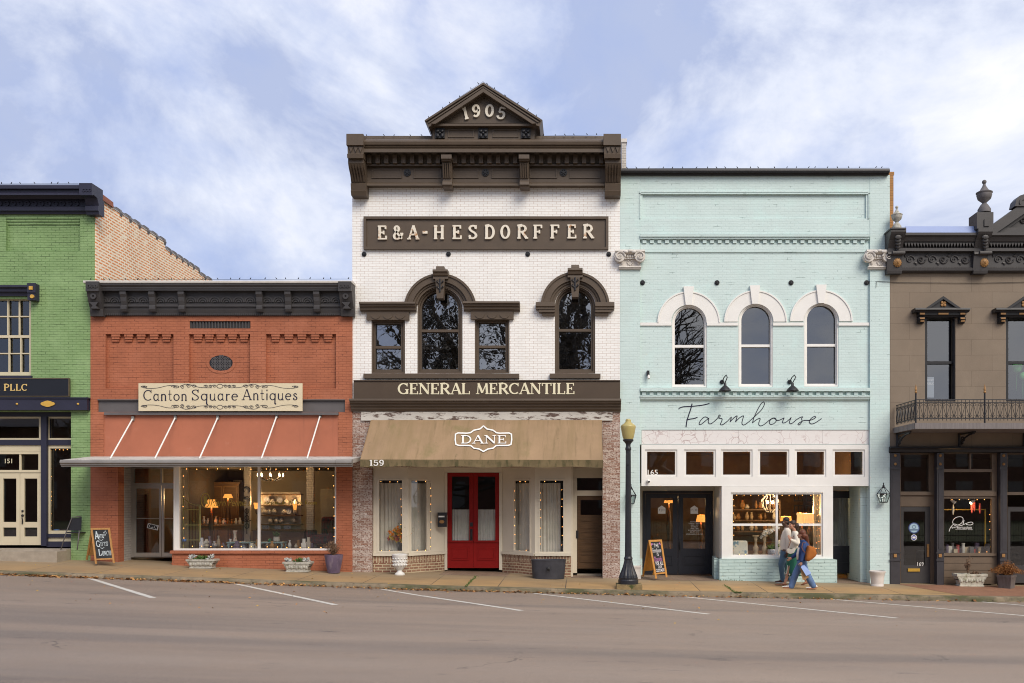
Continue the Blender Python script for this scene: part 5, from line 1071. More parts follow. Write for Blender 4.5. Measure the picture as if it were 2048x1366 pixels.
for x0, x1 in ((1850, 1911), (2012, 2074), (2180, 2240)):
    w_ = window(u, x0, 632, x1, 803, m_char2, m_upglass, .12, False, 4.5, 725, .06, frb=3)
    framebox(bb := B(), x0 + .3, 632.3, x1 - .3, 802.7, 3, .04, .119); bb.build('casing', m_char2, w_)
    b = B(); b.mould(x0 - 19, x1 + 30, [(615.5, -.27), (619, -.28), (622, -.22), (624, -.2)], .01, Yx=-.28); b.mould(x0 - 12, x1 + 22, [(624.2, -.17), (630, -.16), (631, -.10), (634, -.08)], .01)
    b.plate([(x0 + 6, 615.3), (x0 + 37, 594), (x0 + 68, 615.3)], [], -.22, .01); cx = x0 + 37
    b.plate([(x0 + 2, 616), (cx, 592), (x0 + 72, 616), (x0 + 64, 616), (cx, 598), (x0 + 10, 616)], [], -.28, -.221)
    for xa in (x0 - 12, x1 + 9): b.mould(xa, xa + 12, [(634, -.16), (638, -.16), (644, -.10), (647, -.06)], .01)
    b.build('pediment_hood', m_char2, w_)
    b = B()
    for q in range(4): a_ = R(45 + 90 * q); b.ell(P(cx + 3.2 * math.cos(a_) * 1.2, 607.5 + 3.2 * math.sin(a_) * 1.2, -.235), (.04, .02, .04), 8, 5)
    b.ell(P(cx, 607.5, -.24), .022, 8, 5)
    for xa, ww in ((x0 - 10, 10), (cx - 10, 20), (x1 + 10, 10)): b.pb(xa, 625.5, xa + ww, 628.8, -.19, -.165)
    for xa in (x0 - 9.5, x1 + 10.5): b.pb(xa, 635, xa + 9, 638, -.185, -.161); b.pb(xa + 1, 640, xa + 8, 643, -.15, -.1)
    b.build('gilt_ornament', m_bronze, w_)
room(u, 1790, 600, 2300, 830, .32, 3.5, m_dark)
# balcony
YQ = -1.5
b = B(); a, c = P(1831, 846, YQ), P(2330, 857, YQ); b.box(a.x, c.x, YQ, -.003, c.z, a.z - .03); b.box(a.x - .02, c.x, YQ - .03, YQ, c.z - .01, a.z); b.box(a.x - .03, a.x, YQ, -.003, c.z - .01, a.z)
bal = b.build('balcony', M('weathered_grey_boards', (.17, .15, .145), .7, .2, 6, stretch=(4, 1, .3)), u)
zr0, zr1 = P(0, 837, YQ).z, P(0, 799, YQ).z
def railrun(b, p0, p1, n, n0=0):
    p0, p1 = Vector(p0), Vector(p1); d = (p1 - p0); Ln = d.length; d.normalize()
    at = lambda u, z: (p0.x + d.x * u, p0.y + d.y * u, z)
    for z in (zr1, zr1 - .075, zr0): b.tube([at(0, z), at(Ln, z)], .011, 5)
    zb_, zt_ = zr0 - .05, zr1; st_ = Ln / n
    for i in range(n + 1): b.tube([at(i * st_, zb_), at(i * st_, zt_)], .0075, 5)
    za, zb2 = zr0 + .02, zr1 - .10
    for i in range(0, n - 1, 2):
        u0 = i * st_; b.tube([at(u0, za), at(u0 + st_, zb2), at(u0 + 2 * st_, za)], .009, 5)
        for sg in (-1, 1):
            for z, vs_ in ((zb2 + .01, 1), (za - .01, -1)):
                b.tube([at(u0 + st_ + sg * .035 + .032 * math.cos(k) * sg, z - vs_ * .035 + .032 * math.sin(k) * vs_) for k in [R(180 - j * 40) for j in range(8)]], .006, 4)
b = B(); xa = pX(1833, YQ); railrun(b, (xa, YQ + .03), (xa, -.06), 14)
x1_, x2_, x3_ = pX(1832.5, YQ), pX(1970.5, YQ), pX(2109, YQ)
railrun(b, (x1_, YQ + .03), (x2_, YQ + .03), 18); railrun(b, (x2_, YQ + .03), (x3_, YQ + .03), 18); railrun(b, (x3_, YQ + .03), (x3_ + 3, YQ + .03), 18); b.build('railing', m_char2, bal)
for xx in (x1_, x2_, x3_):
    b = B(); zb_ = P(0, 846, YQ).z; b.tube([(xx, YQ + .03, zb_), (xx, YQ + .03, zr1 + .16)], .022, 8); bb = b.build('post', m_char2, bal)
    b = B(); b.lathe(xx, YQ + .03, [(.02, 0), (.035, .03), (.02, .06), (.032, .09), (.005, .22)], 10, z0=zr1 + .16); b.build('finial', m_bronze, bal)
for xx in (pX(1836, YQ) , pX(1968, YQ), pX(2106, YQ)):
    b = B(); zc_ = P(0, 858, YQ).z; b.tube([(xx, -.02, zc_ - .03), (xx, -1.0, zc_ - .03)], .025, 6); b.tube([(xx, -.03, zc_), (xx, -.03, zc_ - .5)], .03, 6)
    b.tube([(xx, -.03 - .9 * (1 - math.cos(k)), zc_ - .5 + .44 * math.sin(k)) for k in [R(j * 9) for j in range(11)]], .025, 6)
    b.tube([(xx, -.22 - .13 * math.cos(k) * math.exp(-.12 * k), zc_ - .22 + .13 * math.sin(k) * math.exp(-.12 * k)) for k in [j * .5 for j in range(24)]], .018, 5)
    b.build('scroll_bracket', m_char2, bal)
# dark shopfront
b = B(); b.mould(1781, 2330, [(893, -.12), (896, -.13), (899, -.08), (904, -.06), (906, 0)], .12); b.build('shop_cornice', m_char2, u)
Yo = .06
m_iron = M('cast_iron_paint', (.040, .037, .042), .45, .15, 4)
for x0, x1 in ((1781, 1800.5), (1874, 1887.5), (2001, 2014), (2130, 2143), (2250, 2263)):
    b = B(); b.pb(x0, 906, x1, GB, -.03, .16); b.pb(x0 - 1, 934, x1 + 1, 939, -.055, -.031); b.pb(x0 - 1, 1104, x1 + 1, 1107, -.05, -.031); b.pb(x0 - 1, 1118, x1 + 1, 1122, -.05, -.031); b.pb(x0 + 3.5, 945, x1 - 3.5, 1098, -.04, -.031); cl = b.build('iron_column', m_iron, u)
    b = B(); cx = (x0 + x1) / 2
    for y in (911, 928): b.ell(P(cx, y, -.035), (.04, .03, .04), 10, 6)
    b.pb(cx - 3, 1107.8, cx + 3, 1114.5, -.055, -.031); b.build('bronze_boss', m_bronze, cl)
Yk = .16
def tanframe(x0, x1):
    b = B(); b.plate(rect(x0, 906, x1, 1168), [rect(x0 + .5, 907, (x0 + x1) / 2 - 1.5, 938), rect((x0 + x1) / 2 + 1.5, 907, x1 - 10, 938), rect(x0 + .5, 944, x1 - 10, 981), rect(x0 + .5, 997, x1 - 10, 1106)], Yk, Yk + .1)
    b.pb(x0, 983, x1, 992, Yk - .05, Yk - .001); b.pb(x0, 1107, x1, 1112, Yk - .05, Yk - .001)
    for q in range(4): b.pb(x0 + .4, 1113 + q * 14, x1 - 10, 1126 + q * 14, Yk - .015, Yk - .001)
    f_ = b.build('shopfront_frame', m_tanwood, u)
    for r in (rect(x0, 906, x1 - 9, 982), rect(x0, 996, x1 - 9, 1107)):
        b = B(); b.add([P(p, q, Yk + .07) for p, q in r], [(0, 1, 2, 3)]); b.build('pane', m_glass, f_, smooth=None)
    return f_
tf = tanframe(1887.7, 1994)
tanframe(2143.2, 2249)
for x0, x1 in ((1800.7, 1873.8), (2014.2, 2129.8)):
    xm = 1861 if x0 < 1900 else x1
    b = B(); b.plate(rect(x0, 906, x1, 1170), [rect(x0 + 1.2, 909, xm - 3, 983), rect(x0 + .6, 1013, xm, 1172 - 3)], Yk + .12, Yk + .22); b.pb(x0, 984, x1, 990, Yk + .06, Yk + .119); f_ = b.build('door_frame', m_tanwood, u)
    b = B(); b.add([P(p, q, Yk + .18) for p, q in rect(x0, 908, xm, 984)], [(0, 1, 2, 3)]); b.build('transom_pane', m_glass, f_, smooth=None)
    hw = [(x0 + 1, xm - .5)] if x0 < 1900 else [(x0 + 1, (x0 + x1) / 2 - .3), ((x0 + x1) / 2 + .3, x1 - 1)]
    for xa, xb in hw:
        b = B(); b.plate(rect(xa, 1013.5, xb, 1166), [rect(xa + 5.5, 1023, xb - 10 if x0 < 1900 else xb - 6, 1131)], Yk + .14, Yk + .19); d_ = b.build('door', m_char, u)
        b = B(); b.add([P(p, q, Yk + .175) for p, q in rect(xa + 5, 1022, xb - 5, 1132)], [(0, 1, 2, 3)]); b.build('pane', m_glass, d_, smooth=None)
        b = B(); b.pb(xb - 6, 1088, xb - 2, 1114, Yk + .10, Yk + .139); b.build('handle', m_bronze, d_)
        if x0 < 1900:
            b = B(); b.pb(1816, 1137, 1840, 1143, Yk + .11, Yk + .139); b.build('mail_slot', M('polished_brass', (.60, .36, .06), .35, .1, 4, metal=.4), d_)
            b = B(); sans(b, '169', 1841, 1128, 7.5, Yk + .138, .004, 12.5); b.build('street_number', m_whiteletter, d_)
            b = B(); b.plate([(1828 + 11 * math.cos(k * .2618), 1056 + 11 * math.sin(k * .2618)) for k in range(24)], [], Yk + .165, Yk + .172); b.build('round_decal', M('blue_decal', (.06, .09, .25), .5, .05), d_)
            b = B(); b.plate([(1828 + 9 * math.cos(k * .2618), 1056 + 9 * math.sin(k * .2618)) for k in range(24)], [], Yk + .160, Yk + .1645); b.build('round_decal', M('pale_blue_decal', (.40, .56, .66), .5, .05), d_)
            b = B(); b.plate(ringpoly(1828, 1054, 3, 4, 0, 350, 12), [], Yk + .156, Yk + .1595); b.pb(1820, 1058.5, 1836, 1061, Yk + .156, Yk + .1595); b.build('round_decal', M('slate_decal', (.10, .16, .26), .5, .05), d_)
            b = B(); b.plate([(1828 + 6 * math.cos(k * .2618), 1075 + 6 * math.sin(k * .2618)) for k in range(24)], [], Yk + .165, Yk + .172); b.build('round_decal', m_whiteletter, d_)
            b = B(); b.plate([(1828 + 4.8 * math.cos(k * .2618), 1075 + 4.8 * math.sin(k * .2618)) for k in range(24)], [], Yk + .160, Yk + .1645); b.build('round_decal', M('deep_blue_decal', (.02, .05, .35), .5, .05), d_)
            b = B(); b.pb(1824.8, 1073, 1831.2, 1077, Yk + .156, Yk + .1595); b.build('round_decal', m_whiteletter, d_)
b = B(); sans(b, 'open', 1907.5, 1055.5, 4, Yk + .068, .003, 14); sans(b, 'invitation', 1929, 1055, 5, Yk + .068, .0025, 29)
o = [(1898 + 0, 1063), (1901, 1055), (1908, 1048), (1916, 1050), (1924, 1045), (1926, 1037), (1921, 1033.5), (1912, 1035), (1906, 1041), (1906, 1047), (1912, 1052), (1922, 1051), (1932, 1047), (1942, 1044), (1946, 1047), (1941, 1050), (1932, 1049)]
b.strip(spline(o, 4), 1.0, Yk + .068, .003); b.strip([(1928, 1040), (1926, 1048)], 1.3, Yk + .068, .003); sans(b, 'an invitation shop', 1928, 1058.8, 2.4, Yk + .068, .002, 34); b.build('window_lettering', m_whiteletter, tf)
room(u, 1790, 900, 2300, 1172, Yk + .26, 5, m_dim, floor=True)
b = B(); b.box(pX(1888), pX(1992), Yk + .12, 2.0, -1, P(0, 1108, Yk).z); b.build('display_platform', m_dark, u)

t_ = thing('notice_card', 'small white notice behind the lower sash above the iron balcony', 'notice', P(1860, 795, .25))
b = B(); b.pb(1853.5, 754, 1868, 795, .235, .24); b.build('card', M('notice_card', (.30, .33, .36), .7, .05), t_)
b = B(); sans(b, 'NOTARY', 1860.7, 760, 4.5, .234, .001, 13); sans(b, 'PUBLIC', 1860.7, 767, 4.5, .234, .001, 13); b.build('lettering', m_whiteletter, t_)
m_bal = M('green_balloon', (.14, .60, .14), .35, .05)
for x, y, r, lab in ((2034, 734, .14, 'larger green balloon behind the upper glass at the right edge'), (2046, 752, .10, 'smaller green balloon below another at the right edge')):
    p = P(x, y, .38); b = B(); b.ell(p, (r, r, r * 1.1), 16, 12); b.tube([p - Vector((0, 0, r)), p - Vector((.02, 0, r + .5))], .004, 4); tag(b.build('balloon', m_bal, None, org=p, smooth=True), lab, 'balloon', 'green balloons upstairs')
b = B(); b.tube([P(1734, 563.5, .03), P(1765, 563, -.02), P(1790, 565, -.02), P(1950, 566.5, -.02), P(2060, 564, -.02), P(2300, 566, -.02)], .006, 5); b.tube([P(1753, 563, -.02), P(1752, 575, -.02)], .005, 4); tag(b.build('wall_cable', m_char2, None, org=P(1780, 565)), 'thin dark cable strung across the taupe wall below its cornice', 'cable')
# ================================================================== SIGNS, CANOPY, AWNING
s_ = thing('shop_sign', 'long cream antiques signboard with dark lettering and scrollwork on the terracotta shop', 'sign', P(440, 822, -.15))
b = B(); b.pb(277, 766.5, 604.5, 822, -.17, -.125); b.build('board', M('cream_signboard', (.64, .55, .38), .55, .03, 2), s_)
b = B(); Yl = -.171
for wd_, x0, x1, yo in (('Canton', 286, 375, 0), ('Square', 382, 477, -.6), ('Antiques', 484, 596, -1.4)): text(b, wd_, x0, x1, 801.5 + yo, 779.5 + yo, Yl, .006, .098, .055, .05)
b.build('lettering', m_inkletter, s_)
def scroll(b, cx, cy, rx, ry, turns=1.6, sg=1, w_=1.0):
    n = 22; b.strip([(cx + rx * (1 - .8 * i / n) * math.cos(sg * (math.pi + i / n * turns * 2 * math.pi)), cy + ry * (1 - .8 * i / n) * math.sin(math.pi + i / n * turns * 2 * math.pi)) for i in range(n + 1)], w_ * .75, Yl, .006)
b = B()
for yy, fl in ((772.3, 1), (814.3, -1)):
    for sx in (1, -1):
        X_ = lambda v: 440 + sx * (v - 440)
        b.strip([(X_(a), yy + fl * c) for a, c in spline([(283, 1.5), (296, 4.5), (315, 3.5), (335, -1), (350, -1.5)], 5)], .6, Yl, .005)
        b.strip([(X_(a), yy + fl * c) for a, c in spline([(360, 0), (372, -4), (385, -2), (398, 2), (412, 3), (424, 3)], 5)], .6, Yl, .005)
        for cx, cy, rx, ry in ((289, 1.5, 7, 2.4), (351.5, 1.5, 9, 3), (365, 2, 4, 4), (377, 0, 5, 3.5), (388, 0, 6, 3.2), (412, 0, 4.5, 2.6), (421, 0, 3.5, 2.6), (429, 0, 5, 3)): scroll(b, X_(cx), yy + fl * cy, rx, ry, 1.5, sx, .9)
    b.strip([(440 + 6 * math.cos(k * .3307), yy + 4 * math.sin(k * .3307)) for k in range(20)], .7, Yl, .005)
b.build('scrollwork', m_inkletter, s_)
s_ = thing('shop_sign', 'black signboard with gold capitals on the green building', 'sign', P(35, 792, -.1))
b = B(); b.pb(-150, 757.5, 136.5, 791.5, -.11, -.004); b.build('board', M('black_signboard', (.010, .011, .016), .4, .1, 3), s_)
b = B(); framebox(b, -151.5, 756, 138, 793, 1.4, -.125, -.06); b.build('board_frame', M('dull_brass_edge', (.10, .075, .045), .5, .2, 5), s_)
b = B(); text(b, 'PLLC', 7.5, 55, 781.5, 768, -.112, .008, .19, .1, .08); text(b, ',', -3, 1, 781.5, 768, -.112, .008); b.build('lettering', M('gold_letters', (.62, .44, .16), .5, .05), s_)
s_ = thing('shop_sign', 'wide brown board with cream capitals between the storeys of the white brick building', 'sign', P(974, 796, -.1))
b = B(); b.pb(707.5, 761.5, 1240, 796.8, -.10, -.003); b.pb(707, 760, 1240.5, 761.8, -.13, -.003); b.build('board', M('brown_signboard', (.072, .049, .032), .5, .06, 3), s_)
b = B(); text(b, 'GENERAL', 795.5, 941, 788.6, 766.2, -.102, .008, .2, .085, .07, gap=-.02); b.build('lettering', m_creamletter, s_); b = B(); text(b, 'MERCANTILE', 951.5, 1150, 788.4, 766, -.102, .008, .2, .085, .07, gap=-.02); b.build('lettering', m_creamletter, s_)

YC = -1.41
c_ = thing('metal_canopy', 'flat grey metal canopy with gutter hung on white rods over the terracotta storefront', 'canopy', P(440, 930, -.7))
b = B(); a0, a1 = P(181.5, 913, -.05), P(703, 913, -.05); f0, f1 = P(121, 919, YC), P(700, 918, YC)
a1.x = f1.x
b.add([(a0.x, -.04, a0.z), (a1.x, -.04, a1.z), (f1.x, YC + .1, f1.z), (f0.x, YC + .1, f0.z), (a0.x, -.04, a0.z - .09), (a1.x, -.04, a1.z - .09), (f1.x, YC + .1, f1.z - .12), (f0.x, YC + .1, f0.z - .12)], [(0, 1, 2, 3), (4, 7, 6, 5), (0, 3, 7, 4), (1, 5, 6, 2), (3, 2, 6, 7), (0, 4, 5, 1)])
b.build('deck', M('peeling_white_deck', (.50, .48, .45), .7, .15, 3, stain=((.13, .10, .08), 5, .60, .66, (1, 1, 1))), c_)
for xa, xb, dy in ((120, 671, 0), (671.3, 703.5, .012)):
    b = B(); b.mould(xa, xb, [(919.5 - dy * 60, YC), (923, YC - .02), (926, YC - .02), (928, YC + .015), (930, YC + .015), (931, YC + .045), (933.5, YC + .05)], YC + .098, Yx=YC); b.build('gutter', m_galv, c_)
for x0, y0_, x1 in ((265, 838, 218), (350, 836, 308), (435, 836, 399), (553, 833, 520), (640, 832, 609.5)):
    b = B(); Yz = -1.2; u = (Yz + .04) / (YC + .06); p0 = P(x0, y0_, -.06); p1 = Vector((p0.x, Yz, lerp(a0.z, f0.z, .86) + .01)); b.tube([p0, p1], .019, 8); rd = b.build('support_rod', m_whitepaint, c_)
    b = B(); b.pb(x0 - 2.5, y0_ - 5.5, x0 + 2.5, y0_ + 3, -.075, -.024 + .0); b.build('rod_bracket', m_galv, rd)

YA = -1.22
a_ = thing('fabric_awning', 'stained tan fabric awning over the red doors, lettered with a white emblem', 'awning', P(970, 930, -.6))
tl, tr_, bl_, br_ = P(741, 840, -.06), P(1203.5, 840, -.06), P(720.5, 919, YA), P(1206.3, 920, YA)
tl.x = bl_.x; tr_.x = br_.x
NX, NY = 60, 14; b = B(); vs = []
for j in range(NY + 1):
    for i in range(NX + 1):
        u, v = i / NX, j / NY; p = tl.lerp(tr_, u).lerp(bl_.lerp(br_, u), v)
        sag = .022 * math.sin(math.pi * v) * (1 - .5 * abs(math.sin(u * math.pi * 4))) + .006 * mnoise.noise(Vector((u * 9, v * 1.5, 3)))
        vs.append((p.x, p.y + sag * .6, p.z - sag))
b.add(vs, [(j * (NX + 1) + i, j * (NX + 1) + i + 1, (j + 1) * (NX + 1) + i + 1, (j + 1) * (NX + 1) + i) for j in range(NY) for i in range(NX)])
cv_ = b.build('canvas', m_awn, a_, smooth=True)
b = B(); hz = bl_.z - P(0, 933.5, YA).z; vs = []
for j in range(4):
    for i in range(NX + 1):
        u = i / NX; p = bl_.lerp(br_, u); vs.append((p.x, p.y - .004 + .010 * mnoise.noise(Vector((u * 14, j * .3, 9))) * j / 3, p.z - hz * j / 3 - (.012 * math.sin(u * 27) if j == 3 else 0)))
n = NX + 1
b.add(vs, [(j * n + i, j * n + i + 1, (j + 1) * n + i + 1, (j + 1) * n + i) for j in range(3) for i in range(NX)])
vl = b.build('valance', m_awnv, a_, smooth=True)
for p, q in ((tl, bl_), (tr_, br_)): b = B(); b.add([p, q, (q.x, q.y, q.z - hz), (p.x, p.y, q.z - hz)], [(0, 1, 2, 3)]); b.build('side_flap', m_awn, a_, smooth=None)
b = B(); b.tube([(bl_.x, YA + .02, bl_.z - .02), (br_.x, YA + .02, br_.z - .02)], .014, 6); b.build('front_bar', m_galv, a_)
def onawn(px, py, off=.012):
    """point of the sloping canvas seen at this survey pixel"""
    o = Vector((0, -D, ZC)); d = P(px, py, 0) - o; e1 = (br_ - bl_); e2 = (tl - bl_); nrm = e1.cross(e2).normalized()
    if nrm.y > 0: nrm = -nrm
    t = (bl_ - o).dot(nrm) / d.dot(nrm); return o + d * t + nrm * off
def awnstrip(b, pts, wd):
    bb = B(); bb.strip(pts, wd, 0, .01); k = len(b.v)
    for v in bb.v:
        px = v[0] * S + XV; py = HZ - (v[2] - ZC) * S
        b.v.append(tuple(onawn(px, py, .010 - v[1] * .1)))
    for f in bb.f: b.f.append(tuple(i + k for i in f)); b.mi.append(0)
b = B(); bb = B(); text(bb, 'DANE', 921, 1014, 887.6, 871.2, 0, .01, .2, .09, .08, gap=.02); k = len(b.v)
for v in bb.v: b.v.append(tuple(onawn(v[0] * S + XV, HZ - (v[2] - ZC) * S, .012 - v[1] * .1)))
b.f += bb.f; b.mi += [0] * len(bb.f)
b.build('lettering', m_whiteletter, a_)
b = B()
half = [(966.5, 852), (974, 858.5), (986, 861), (993, 866), (1000, 867), (1018, 866.5), (1023, 869), (1023.5, 880), (1022, 889.5), (1016, 891.5), (999, 891.5), (992, 892), (986, 897), (976, 898.5), (967, 903.5)]
awnstrip(b, half + [(1934 - x, y) for x, y in half[::-1]][1:] , 2.6); b.build('emblem', m_whiteletter, a_)
b = B(); text(b, '159', 738.5, 768.5, 931.3, 919.8, YA - .022, .005, .24, .12, .1); b.build('street_number', m_whiteletter, a_)

# ================================================================== LAMPS ON THE MINT FRONT AND THE STREET LAMP
def gooseneck(px, py):
    p = P(px, py + 12, YM - .002 - .35); t_ = thing('gooseneck_lamp', 'left', 'wall lamp', (p.x, YM, p.z + .12), 'gooseneck lamps over the painted script')
    b = B(); q = P(px - 6, py - 18 + 12, YM); b.lathe(0, 0, [(.06, 0), (.06, .03), (.03, .05)], 14); b.v = [(q.x + v[0], YM - v[2], q.z + v[1]) for v in b.v]; b.build('wall_plate', m_char2, t_)
    b = B(); b.tube([(q.x, YM - .03, q.z), (q.x + .03, YM - .14, q.z + .10), (q.x + .07, YM - .26, q.z + .15), (q.x + .085, YM - .34, q.z + .08), (p.x, p.y, p.z + .21)], .014, 8); b.build('arm', m_char2, t_, smooth=True)
    b = B(); b.lathe(p.x, p.y, [(.022, .22), (.035, .20), (.04, .14), (.06, .125), (.10, .09), (.14, .045), (.165, 0), (.155, 0), (.13, .04), (.05, .10)], 20, z0=p.z); smoothang(b.build('shade', m_char2, t_), 50); return t_
gooseneck(1450, 770)['label'] = 'black gooseneck lamp between the left and middle arched mint windows'
gooseneck(1585, 770)['label'] = 'black gooseneck lamp between the middle and right arched mint windows'
m_lglass = GLASS('lantern_glass', (.8, .85, .84), 0, .06)
def lantern(px, py, lab):
    p = P(px, py, -.14); t_ = thing('wall_lantern', lab, 'lantern', (p.x, -.1, p.z), 'coach lanterns flanking the mint shop')
    w0, w1, h = .075, .13, .30; z0, z1 = p.z - .19, p.z + .03
    b = B()
    for sx in (-1, 1):
        for sy in (-1, 1): b.tube([(p.x + sx * w0, p.y + sy * w0, z0), (p.x + sx * w1, p.y + sy * w1, z1)], .010, 5); b.tube([(p.x + sx * w1, p.y + sy * w1, z1), (p.x + sx * .035, p.y + sy * .035, z1 + .16)], .009, 5)
    for z, w_ in ((z0, w0), (z1, w1)):
        for k in range(4): c4 = [(-1, -1), (1, -1), (1, 1), (-1, 1)]; a, c = c4[k], c4[(k + 1) % 4]; b.tube([(p.x + a[0] * w_, p.y + a[1] * w_, z), (p.x + c[0] * w_, p.y + c[1] * w_, z)], .011, 5)
    b.lathe(p.x, p.y, [(.05, .155), (.05, .185), (.03, .19), (.03, .22), (.012, .24), (.012, .27), (.02, .28), (.004, .30)], 10, z0=z1); b.box(p.x - .03, p.x + .03, p.y + .02, -.001, z1 - .04, z1 + .02); b.box(p.x - w0, p.x + w0, p.y - w0, p.y + w0, z0 - .015, z0 + .004)
    b.build('lantern_frame', m_char2, t_)
    b = B(); q = [(-1, -1), (1, -1), (1, 1), (-1, 1)]
    b.add([(p.x + x * (w0 - .008), p.y + y * (w0 - .008), z0 + .01) for x, y in q] + [(p.x + x * (w1 - .008), p.y + y * (w1 - .008), z1 - .005) for x, y in q], [(0, 1, 5, 4), (1, 2, 6, 5), (2, 3, 7, 6), (3, 0, 4, 7)]); b.build('lantern_glass', m_lglass, t_, smooth=None)
    b = B(); b.tube([(p.x, p.y, z0), (p.x, p.y, z0 + .12)], .014, 8); b.build('burner', m_limestone, t_)
lantern(1767, 990, 'black glazed lantern on the right mint pilaster above the white pot')
lantern(1262, 993, 'black glazed lantern half hidden behind the street lamp post')
Yp_ = -2.12; p = Vector((pX(1256.5, Yp_), Yp_, ground(pX(1256.5, Yp_), Yp_)))
sl_ = thing('street_lamp', 'fluted black iron street lamp with amber acorn globe on a concrete footing', 'street lamp', p)
b = B(); zt_ = P(0, 1167.5, Yp_).z; a, c = pX(1232.5, Yp_), pX(1283, Yp_); b.box(a, c, Yp_ - .28, Yp_ + .28, p.z - .3, zt_); b.build('footing', M('mossy_footing', (.24, .17, .08), .9, .3, 6, bump=.5, stain=((.06, .07, .02), 5, .5, .6)), sl_)
k = (D + Yp_) / D / S; zpx = lambda y: P(0, y, Yp_).z
def flute(b, prof, n=16, amp=.06):
    vs = []; N_ = n * 4
    for r, y in prof:
        for q in range(N_): an = 2 * math.pi * q / N_; rr = r * k * (1 - amp * (.5 + .5 * math.cos(n * an))); vs.append((p.x + rr * math.cos(an), p.y + rr * math.sin(an), zpx(y)))
    b.add(vs, [(j * N_ + i, j * N_ + (i + 1) % N_, (j + 1) * N_ + (i + 1) % N_, (j + 1) * N_ + i) for j in range(len(prof) - 1) for i in range(N_)])
m_iron2 = M('black_cast_iron', (.020, .021, .026), .38, .2, 6, bump=.15, bsc=60)
b = B(); b.lathe(p.x, p.y, [(r * k, zpx(y)) for r, y in ((20, 1167.4), (20.2, 1160), (19, 1158), (19.6, 1155))], 32); flute(b, [(19, 1155), (18, 1150), (15, 1143), (11.5, 1134), (9.2, 1126), (8, 1119)], 14, .09)
b.lathe(p.x, p.y, [(r * k, zpx(y)) for r, y in ((8.4, 1119), (8.8, 1117), (8.2, 1115), (7.2, 1113))], 28); b.build('base', m_iron2, sl_)
b = B(); flute(b, [(7, 1114), (6.4, 1050), (5.6, 960), (5.2, 900)], 12, .12); b.build('post', m_iron2, sl_)
b = B(); b.lathe(p.x, p.y, [(r * k, zpx(y)) for r, y in ((5.4, 901), (6.2, 899), (6, 896), (4.6, 893), (5, 888), (8, 884), (10.5, 882), (10.8, 879.6), (9, 878))], 24); b.pb(1252.5, 906, 1258.5, 929, Yp_ - .09, Yp_ - .05); smoothang(b.build('collar', m_iron2, sl_), 40)
m_globe, nd, lk, pbs = _nodes('amber_globe'); pbs.inputs['Base Color'].default_value = (.42, .345, .13, 1); pbs.inputs['Roughness'].default_value = .35; pbs.inputs['Subsurface Weight'].default_value = .15
b = B(); b.lathe(p.x, p.y, [(r * k, zpx(y)) for r, y in ((9.5, 878.6), (11.4, 874), (13, 866), (14.6, 857), (15.2, 853.5), (14.8, 851.5), (12.4, 849.5), (8, 846.5), (5.4, 843), (5.6, 841), (4.4, 838.5), (1.5, 837.5))], 28); smoothang(b.build('acorn_globe', m_globe, sl_), 40)
# little things on the walls
t_ = thing('security_camera', 'white dome security camera under the street number of the mint shop', 'camera', P(1297, 962, 0))
b = B(); b.ell(P(1296.5, 962, .02), (.045, .07, .045), 12, 8); b.build('housing', m_whitepaint, t_, smooth=True)
b = B(); b.ell(P(1298, 963.5, -.035), .028, 10, 6); b.build('lens', m_char2, t_, smooth=True)
t_ = thing('floodlight', 'small black and white floodlight beside the left arched mint window', 'wall light', P(1296, 750, 0))
b = B(); b.pb(1294, 741, 1299, 751, -.06, YM - .002); b.build('bracket', m_char2, t_)
b = B(); b.tube([P(1297, 750, -.03), P(1297.5, 757, -.07)], [.03, .035], 10); b.build('lamp_head', m_whitepaint, t_)
t_ = thing('mailbox', 'black wall mailbox with oval brass badge beside the red doors', 'mailbox', P(884, 1054, .8))
dv = (Vector((pX(889.5, YB), YB)) - Vector((pX(815, .12), .12))).normalized(); u = .80; q = Vector((pX(815, .12), .12)).lerp(Vector((pX(889.5, YB), YB)), u); nv = Vector((dv.y, -dv.x))
b = B(); Yq = q.y - .09; b.pb(875.5, 1027, 892.5, 1054, Yq - .10, Yq + .02); b.pb(875, 1025, 893, 1031, Yq - .13, Yq + .03); b.build('box', m_char2, t_)
b = B(); b.plate([(883.5 + 5 * math.cos(k_ * .4), 1043.5 + 3.4 * math.sin(k_ * .4)) for k_ in range(16)], [], Yq - .115, Yq - .101); b.build('badge', m_bronze, t_)
b = B(); b.pb(877, 1031.5, 889, 1034.5, Yq - .106, Yq - .101); b.build('paper_label', m_whiteletter, t_)

